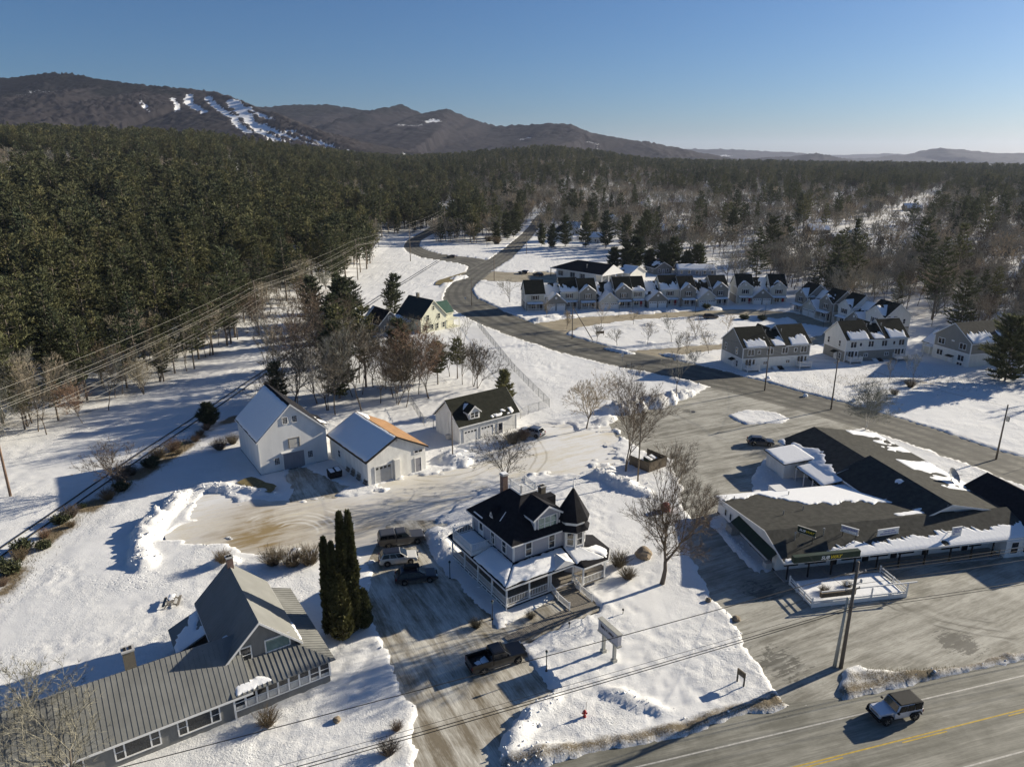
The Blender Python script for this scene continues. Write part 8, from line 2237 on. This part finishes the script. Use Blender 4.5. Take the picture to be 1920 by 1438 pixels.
# yard trees behind the barns
YT = [(-39.3,135.3,13,.5,'left of the yard trees behind the barn'),(-33.0,139.3,17,.34,'tall and slim just right of the barn ridge'),(-31.3,141,16,.4,'tall beside its slim twin behind the workshop'),(-26.5,135.3,15,.25,'straight dark stem behind the workshop ridge'),(-22.9,134.5,15,.55,'broad spreading crown between workshop and garage'),(-44,136,12,.5,'grey crown rising left over the barn roof'),(-36,131,13,.45,'many limbed behind the barn gable'),(-47.5,128,9,.5,'low and pale left of the barn'),(-14.1,153.5,9,.4,'thin in front of the cream house'),(-10.8,147.6,10,.35,'slender by the garage roof end'),(-8.4,146.4,11,.38,'leaning by the yard fence'),(-7.5,145,10,.4,'leaning right by the yard fence'),(-30,146,13,.45,'standing deep in the yard below the cream house'),(-43,158,15,.4,'tall in the middle of the yard grove'),(-42,150,15,.42,'tall at the left of the yard grove'),(-12.5,175,10,.45,'beside the fence near the cream house'),(-46,165,15,.4,'grey behind the left of the yard grove'),(-50,148,13,.5,'at the left end of the yard grove')]
for i, (x, y, h_, sp, what) in enumerate(YT):
    bt('bare yard tree, ' + what, x, y, h_, 960 + i, sp, .26, 5, ['twig', 'twig_dark', 'twig_dark'][i % 3], 'bark', 3 if i in (4, 6, 10, 11) else 1, 4, .3, .13 if sp < .45 else .18)
GROVE = [(-34,128.5),(-41.5,129.5),(-29.5,131),(-24.5,139),(-19.5,141),(-27,144.5),(-37.5,143.5),(-45,141),(-33.5,149),(-21.5,150),(-40,157),(-42,174),(-48,157),(-50,170),(-44,184),(-52,184),(-55,158),(-54,172),(-21,133),(-17,138),(-50,140)]
GM = [bare_meshes(1500 + i, 13, 5, [.36, .48, .42, .55][i], [.34, .24, .3, .2][i], 1 if i < 3 else 3, ['twig', 'twig_dark', 'twig_dark', 'twig_red'][i], 'bark', 6, .35, .13, .02) for i in range(4)]
for i, (x, y) in enumerate(GROVE):
    put_tree('bare_tree', 'slender leafless tree in the grove between the barns and the cream house', 'bare tree', GM[i % 4], x, y, 1.0 + .5 * random.random(), None, 'grove behind the barns', z=gh(x, y))
EDGE = [(-84,104),(-83,118),(-79,131),(-80,124),(-77,141),(-78,150),(-75.5,158),(-76,170),(-75,181),(-72,196),(-88,112),(-89,122),(-86,130),(-82,139),(-70,215),(-69,232),(-70,246),(-69,262),(-93,108),(-95,118)]
for i, (x, y) in enumerate(EDGE):
    put_tree('bare_tree', 'leafless brush-stemmed tree at the snowy edge of the pine woods', 'bare tree', (GM + CLUMP)[i % 6], x, y, .6 + .5 * random.random(), None, 'edge trees of the pine woods', z=gh(x, y))
def pt(label, x, y, h_, seed, dens=1.1, spread=1.0, start=.2, needle='needles', taper=1.0, ls=1.0):
    put_tree('pine_tree', label, 'pine tree', pine_meshes(seed, h_, dens, spread, start, needle, taper, ls), x, y, 1, 0.0, None, z=gh(x, y))
pt('small open pine on the snow behind the garage', -16.2, 147.9, 9.5, 1001, 1.2, 1.5, .3, 'needles_dark', .7)
pt('small pine right of its neighbour behind the garage', -12.2, 152, 9, 1002, .9, 1.4, .35, 'needles', .7)
pt('young pine touching the ridge end of the garage with the dormer', -1.5, 133.5, 7.6, 1003, 1.4, 1.6, .08, 'needles')
pt('small dark spruce left of the white barn', -56.0, 122.8, 4.4, 1004, 2.4, 2.2, .05, 'needles_dark')
pt('dark round pine beside the barn roof', -46.5, 134, 9, 1005, 1.2, 1.5, .1, 'needles_dark', .8)
pt('huge round white pine at the right edge beside the gabled townhouse', 109.5, 150.6, 14.5, 1006, 1.5, 2.0, .04, 'needles', .62, 1.25)
pt('tall pine behind the gabled townhouse in the eastern woods', 120, 186, 19, 1007, 1.2, 1.25, .1, 'needles_dark')
pt('big dark pine standing alone above the terrace', 122, 338, 22, 1008, 1.3, 1.5, .08, 'needles_dark', .8, 1.2)
pt('dark green pine left of the grove before the brown cottage', -47, 206, 14, 1010, 1.2, 1.5, .1, 'needles_dark', .8); pt('dark green pine right of its twin behind the brown cottage', -37, 216, 11, 1011, 1.2, 1.6, .12, 'needles_dark', .7)
pt('round pine by the track near the cream house', -39, 233, 11, 1012, 1.2, 1.6, .2, 'needles_dark', .6); pt('tall open pine in the yard grove', -31.5, 146, 18, 1013, 1.1, 1.1, .3, 'needles', .8); pt('tall pine right behind the yard grove', -38, 152, 17, 1014, 1.0, 1.2, .32, 'needles', .8)
for i, (x, y, h_, what) in enumerate([(-58,203,15,'leftmost of the dark pines beyond the grove'),(-52,212,13,'second of the dark pines beyond the grove'),(-47,196,16,'tallest of the dark pines beyond the grove'),(-56,225,12,'farthest of the dark pines beyond the grove by the track'),(-45,188,13,'close left of the brown cottage'),(-42.5,163,17,'tall in the left middle of the grove'),(-35.5,138.5,16,'tall open crown behind the barn ridge'),(-24,147,15,'open crown in the right half of the grove'),(30,405,17,'left of the dark pines below the white houses'),(41,402,19,'second of the dark pines below the white houses'),(52,398,20,'third of the dark pines below the white houses'),(62,392,19,'fourth of the dark pines below the white houses'),(72,388,21,'right of the dark pines below the white houses'),(66,372,17,'front of the dark pines below the white houses'),(22,398,13,'small at the left end of the lawn pines'),(17,410,12,'smallest at the left end of the lawn pines'),(-3,440,16,'left of the dense clump between the roads'),(-9,425,12,'front of the dense clump between the roads'),(1,455,17,'behind the dense clump between the roads'),(3,480,19,'tallest above the clump between the roads'),(125,410,20,'tall right of the lawn pines'),(150,395,17,'tall near the woodland cabins')]):
    pt('dark pine, ' + what, x, y, h_, 1020 + i, 1.0, 1.45, .06, ['needles_dark', 'needles'][i % 4 == 3], .85, 1.35)
for i, (x, y) in enumerate([(46,322),(51,318),(56,322),(61,317),(66,313),(71,316),(76,309),(81,311)]):
    pt('%s evergreen of the dark hedge row behind the white hall' % ['first', 'second', 'third', 'fourth', 'fifth', 'sixth', 'seventh', 'eighth'][i], x, y, 9 + 2.5 * (i % 3), 1050 + i, 1.3, 1.9, .02, 'needles_dark', .7, 1.4)
# planted trees of the townhouse green
names = ['by the terrace end','at the loop drive corner','left in front of the second garage','beside the loop drive centre','left on the green above the road','in the middle of the green','right on the green','beyond the back drive','on the near side of the back drive','nearest the duplex corner','behind the framed board','short near the road edge','at the back drive entrance','right of the centre of the green']
for i, (x, y) in enumerate([(10.5,214.7),(15.9,201.5),(26.3,204.4),(36.3,207.5),(36,183.1),(42.9,185.5),(50.2,188),(49.8,173.9),(43.8,171.8),(43.4,161.7),(22.9,186.3),(27.7,181.5),(40.9,169.7),(61,196)]):
    bt('young bare street tree ' + names[i], x, y, [6.5,6,8,5,6.5,7.6,7.2,6.8,7,4.6,5,4.6,6.5,6][i], 1100 + i, .42, .26, 5, 'twig_tan' if i % 2 else 'twig', 'bark', 1, 4, .35, .09)
# arborvitae
for i, (x, y, h_, rd, lab) in enumerate(((-18.7,62.3,11.2,.58,'leftmost pointed column of the cedar clump beside the driveway'),(-17.85,61.9,10.9,.55,'second pointed column of the cedar clump beside the driveway'),(-17.0,62.5,13.9,.60,'tallest left column of the cedar clump beside the driveway'),(-16.25,62.9,13.8,.60,'tallest right column of the cedar clump beside the driveway'),(-17.3,61.6,7.5,.95,'low broad front of the cedar clump beside the driveway'),(-15.4,63.3,4.6,.65,'short cedar at the right foot of the cedar clump'))):
    put_tree('cedar_tree', lab, 'cedar', column_meshes(1200 + i, h_, rd, 'cedar', int(520 * h_)), x, y, 1, 0, 'cedar clump beside the driveway', z=gh(x, y))
# shrubs
SH = [shrub_meshes(1300 + i, 1.7, 1.2, 240, ['shrub', 'twig_red'][i % 2]) for i in range(3)]
SHE = [shrub_meshes(1310 + i, 1.5, 1.3, 130, 'shrub', 8) for i in range(2)]
spots = [(-60.5,101.6,1.0,0,'leafless thicket at the ditch below the twiggy tree'),(-61.1,86,.9,3,'dark evergreen shrub midway along the ditch'),(-61.6,79,1.0,3,'dark evergreen shrub low along the ditch'),(-62,74.5,1.0,4,'dark evergreen shrub at the lower left of the ditch'),(-58.2,108,1.2,0,'dense twiggy shrub along the upper ditch'),(-57.2,111.2,1.2,1,'dense brown shrub along the upper ditch nearer the barn'),(-57.8,104.5,1.1,4,'green shrub beside the twiggy tree at the ditch'),(-49.5,111.5,1.2,1,'bare bush in the barn shadow'),(-48.3,114,1.0,0,'second bare bush in the barn shadow near the wall'),(-29.0,75.6,1.3,0,'twiggy hedge bush left behind the grey house'),(-26.6,75.4,1.3,2,'twiggy hedge bush middle behind the grey house'),(-24.6,75.8,1.4,0,'twiggy hedge bush right behind the grey house'),(-34.9,75.2,.9,2,'bare bush beside the snow lump behind the grey house chimney'),(12.9,75.2,1.1,0,'bare shrub at the right corner of the Victorian porch'),(13.6,72.6,.9,2,'bare shrub in front of the Victorian porch end'),(-3.8,63.6,.6,0,'small shrub below the Victorian porch corner'),(2.0,65.2,.5,2,'small shrub before the Victorian porch front'),(-21.2,49.9,.9,2,'small bare shrub in the snow before the grey house'),(-10.2,46.8,.8,1,'weedy shrub on the snow bank at the bottom of the driveway'),(-9.9,49.3,.5,1,'weeds at the top of the snow bank by the driveway'),(0.2,114.6,1.35,2,'dark bush before the garage doors'),(1.9,116.2,1.2,1,'dark bush beside the silver crossover'),(-9,418,2.6,0,'big round leafless bush between the roads'),(-14,432,2.4,2,'leafless bush left of the big one between the roads'),(-17,520,2.6,0,'leafless thicket before the yellow cottage'),(35.2,69.2,.55,0,'shrub poking through the snow on the patio deck left'),(38.3,70.3,.5,2,'shrub poking through the snow on the patio deck centre'),(-82,100,1.2,1,'brush at the left edge by the transmission pole'),(-80,96,1.0,0,'lower brush at the left edge by the transmission pole'),(80,141,.8,2,'weedy bush in the field left of the bare sapling'),(86,146,1.0,0,'weedy bush in the middle of the rough field')]
for i in range(26):
    yy = 52 + i * 2.75; xx = float(np.interp(yy, [52,70,80,88,96,103,110,118,124], [-58.4,-58.6,-60.4,-60,-59.2,-58,-56.8,-55.6,-54])) + (random.random() - .5) * 2.4
    put_tree('shrub', 'low tangled shrub in the overgrown ditch beside the railway track', 'shrub', (SH + SHE)[[0, 1, 3, 2, 4, 1][i % 6]], xx, yy, .45 + .6 * random.random(), None, 'ditch shrubs', ('stems', 'foliage'), z=gh(xx, yy))
for i, (x, y, s, k, lab) in enumerate(spots):
    put_tree('shrub', lab, 'shrub', (SH + SHE)[k], x, y, s, None, None, ('stems', 'foliage'), z=gh(x, y) if not (34 < x < 40 and y < 72) else .45)
bt('thin sapling in the rough field before the white over grey duplex', 88.5, 149.5, 7, 1401, .3, .3, 5, 'twig_tan', 'bark', 1, 3, .4, .08); bt('small sapling at the end of the rough field', 84.5, 151.8, 5, 1402, .3, .3, 5, 'twig', 'bark', 1, 3, .4, .07)
# dry grass standing in the snow: ditch, verge and rough field
def tufts():
    r = np.random.default_rng(5); v = []; f = []
    def add(x, y, h_):
        z = gh_arr[len(v)//3 % len(gh_arr)]
    pts = []
    line = [(-58.4,52),(-58.6,70),(-60.4,80),(-60.0,88),(-59.2,96),(-58,103),(-56.8,110),(-55.6,118)]
    for (a, b) in zip(line[:-1], line[1:]):
        n = int(math.dist(a, b) * 30)
        t = r.random(n); pts.append(np.stack([a[0] + (b[0]-a[0]) * t + r.normal(size=n) * 1.1, a[1] + (b[1]-a[1]) * t + r.normal(size=n) * .5], 1))
    n = 2200; pts.append(np.stack([85 + r.normal(size=n) * 11, 150 + r.normal(size=n) * 3.2], 1))
    n = 350; t = r.random(n); pts.append(np.stack([31.8 + 11 * t, 55.6 + 1.6 * t + r.normal(size=n) * .5], 1))
    n = 900; pts.append(np.stack([60 + r.normal(size=n) * 6, 141 + r.normal(size=n) * 3], 1))
    P = np.concatenate(pts); Z = ground_fields(P[:, 0], P[:, 1])[0]
    P, Z = P[Z > -.2], Z[Z > -.2]
    V = []; F = []
    for (x, y), z in zip(P, Z):
        for k in range(3):
            h_ = .18 + .35 * r.random(); d = r.normal(size=2) * .14; o = len(V)
            V += [(x - .012, y, z - .03), (x + .012, y + .01, z - .03), (x + d[0], y + d[1], z + h_)]; F.append((o, o + 1, o + 2))
    me = mesh_np('dry_grass', np.array(V), np.array(F, np.int32), [M['dry_grass']])
    o = kind(obj('dry_grass', me), 'stuff'); o['label'] = 'tan dry grass poking through the snow along ditch and field'; o['category'] = 'grass'
tufts()
# lumps of broken snow along the ploughed heaps
def clods():
    r = np.random.default_rng(9); bm = bmesh.new(); pts = []
    for (px, py, a, b, ang, h_, dr) in PILES:
        n = int(9 * a * (b + .5) * (1 if py < 120 else .25))
        t = r.normal(size=(n, 2)) * .62; c, s = math.cos(R(ang)), math.sin(R(ang))
        u, v = t[:, 0] * a, t[:, 1] * b
        pts.append(np.stack([px + u * c - v * s, py + u * s + v * c], 1))
    P = np.concatenate(pts)
    m_ = r.random((2600, 1)); ed = []
    for k in ('driveway', 'yard_lot', 'main_road', 'parking_lot'):
        Q = np.array(POLY[k]); L = np.concatenate([Q, Q[:1]])
        for a, b in zip(L[:-1], L[1:]):
            n = int(min(60, np.linalg.norm(b - a)) * 1.2); t = r.random((n, 1)); ed.append(a + (b - a) * t + r.normal(size=(n, 2)) * .5)
    P = np.concatenate([P] + ed); P = P[(P[:, 1] > 40) & (np.abs(P[:, 0]) < 80)]
    fr = ground_fields(P[:, 0], P[:, 1]); Z = fr[0]; ok = Z > .02; P, Z = P[ok], Z[ok]
    base = bmesh.new(); bmesh.ops.create_icosphere(base, subdivisions=1, radius=1); bv = np.array([v.co[:] for v in base.verts]); bf = np.array([[v.index for v in f.verts] for f in base.faces]); base.free()
    V = []; F = []
    for i in range(len(P)):
        s = (.035 + .12 * r.random() ** 3) * (1 + .3 * r.normal(size=3)); o = len(V) * len(bv)
        V.append(bv * (1 + .25 * r.normal(size=(len(bv), 1))) * s + np.array([P[i, 0], P[i, 1], Z[i]])); F.append(bf + o)
    me = mesh_np('snow_clods', np.concatenate(V), np.concatenate(F), [M['snow_roof']])
    o = kind(obj('snow_clods', me), 'stuff'); o['label'] = 'broken lumps of ploughed snow along the cleared edges'; o['category'] = 'snow'
clods()
# ------------------------------------------------------------------ winter air
def haze():
    mb = MB(); mb.box(-15000, 15000, -3000, 17000, -8, 420)
    m = bpy.data.materials.new('winter_haze'); m.use_nodes = True; nt = m.node_tree
    nt.nodes.remove(nt.nodes['Principled BSDF'])
    pv = nt.nodes.new('ShaderNodeVolumePrincipled')
    pv.inputs['Color'].default_value = (0.68, 0.76, 1.0, 1); pv.inputs['Density'].default_value = 0.000032; pv.inputs['Anisotropy'].default_value = 0.2
    nt.links.new(pv.outputs[0], nt.nodes['Material Output'].inputs['Volume'])
    o = mb.build('haze', m); kind(o, 'stuff'); o['label'] = 'pale bluish winter haze over the far hills'; o['category'] = 'haze'
haze()
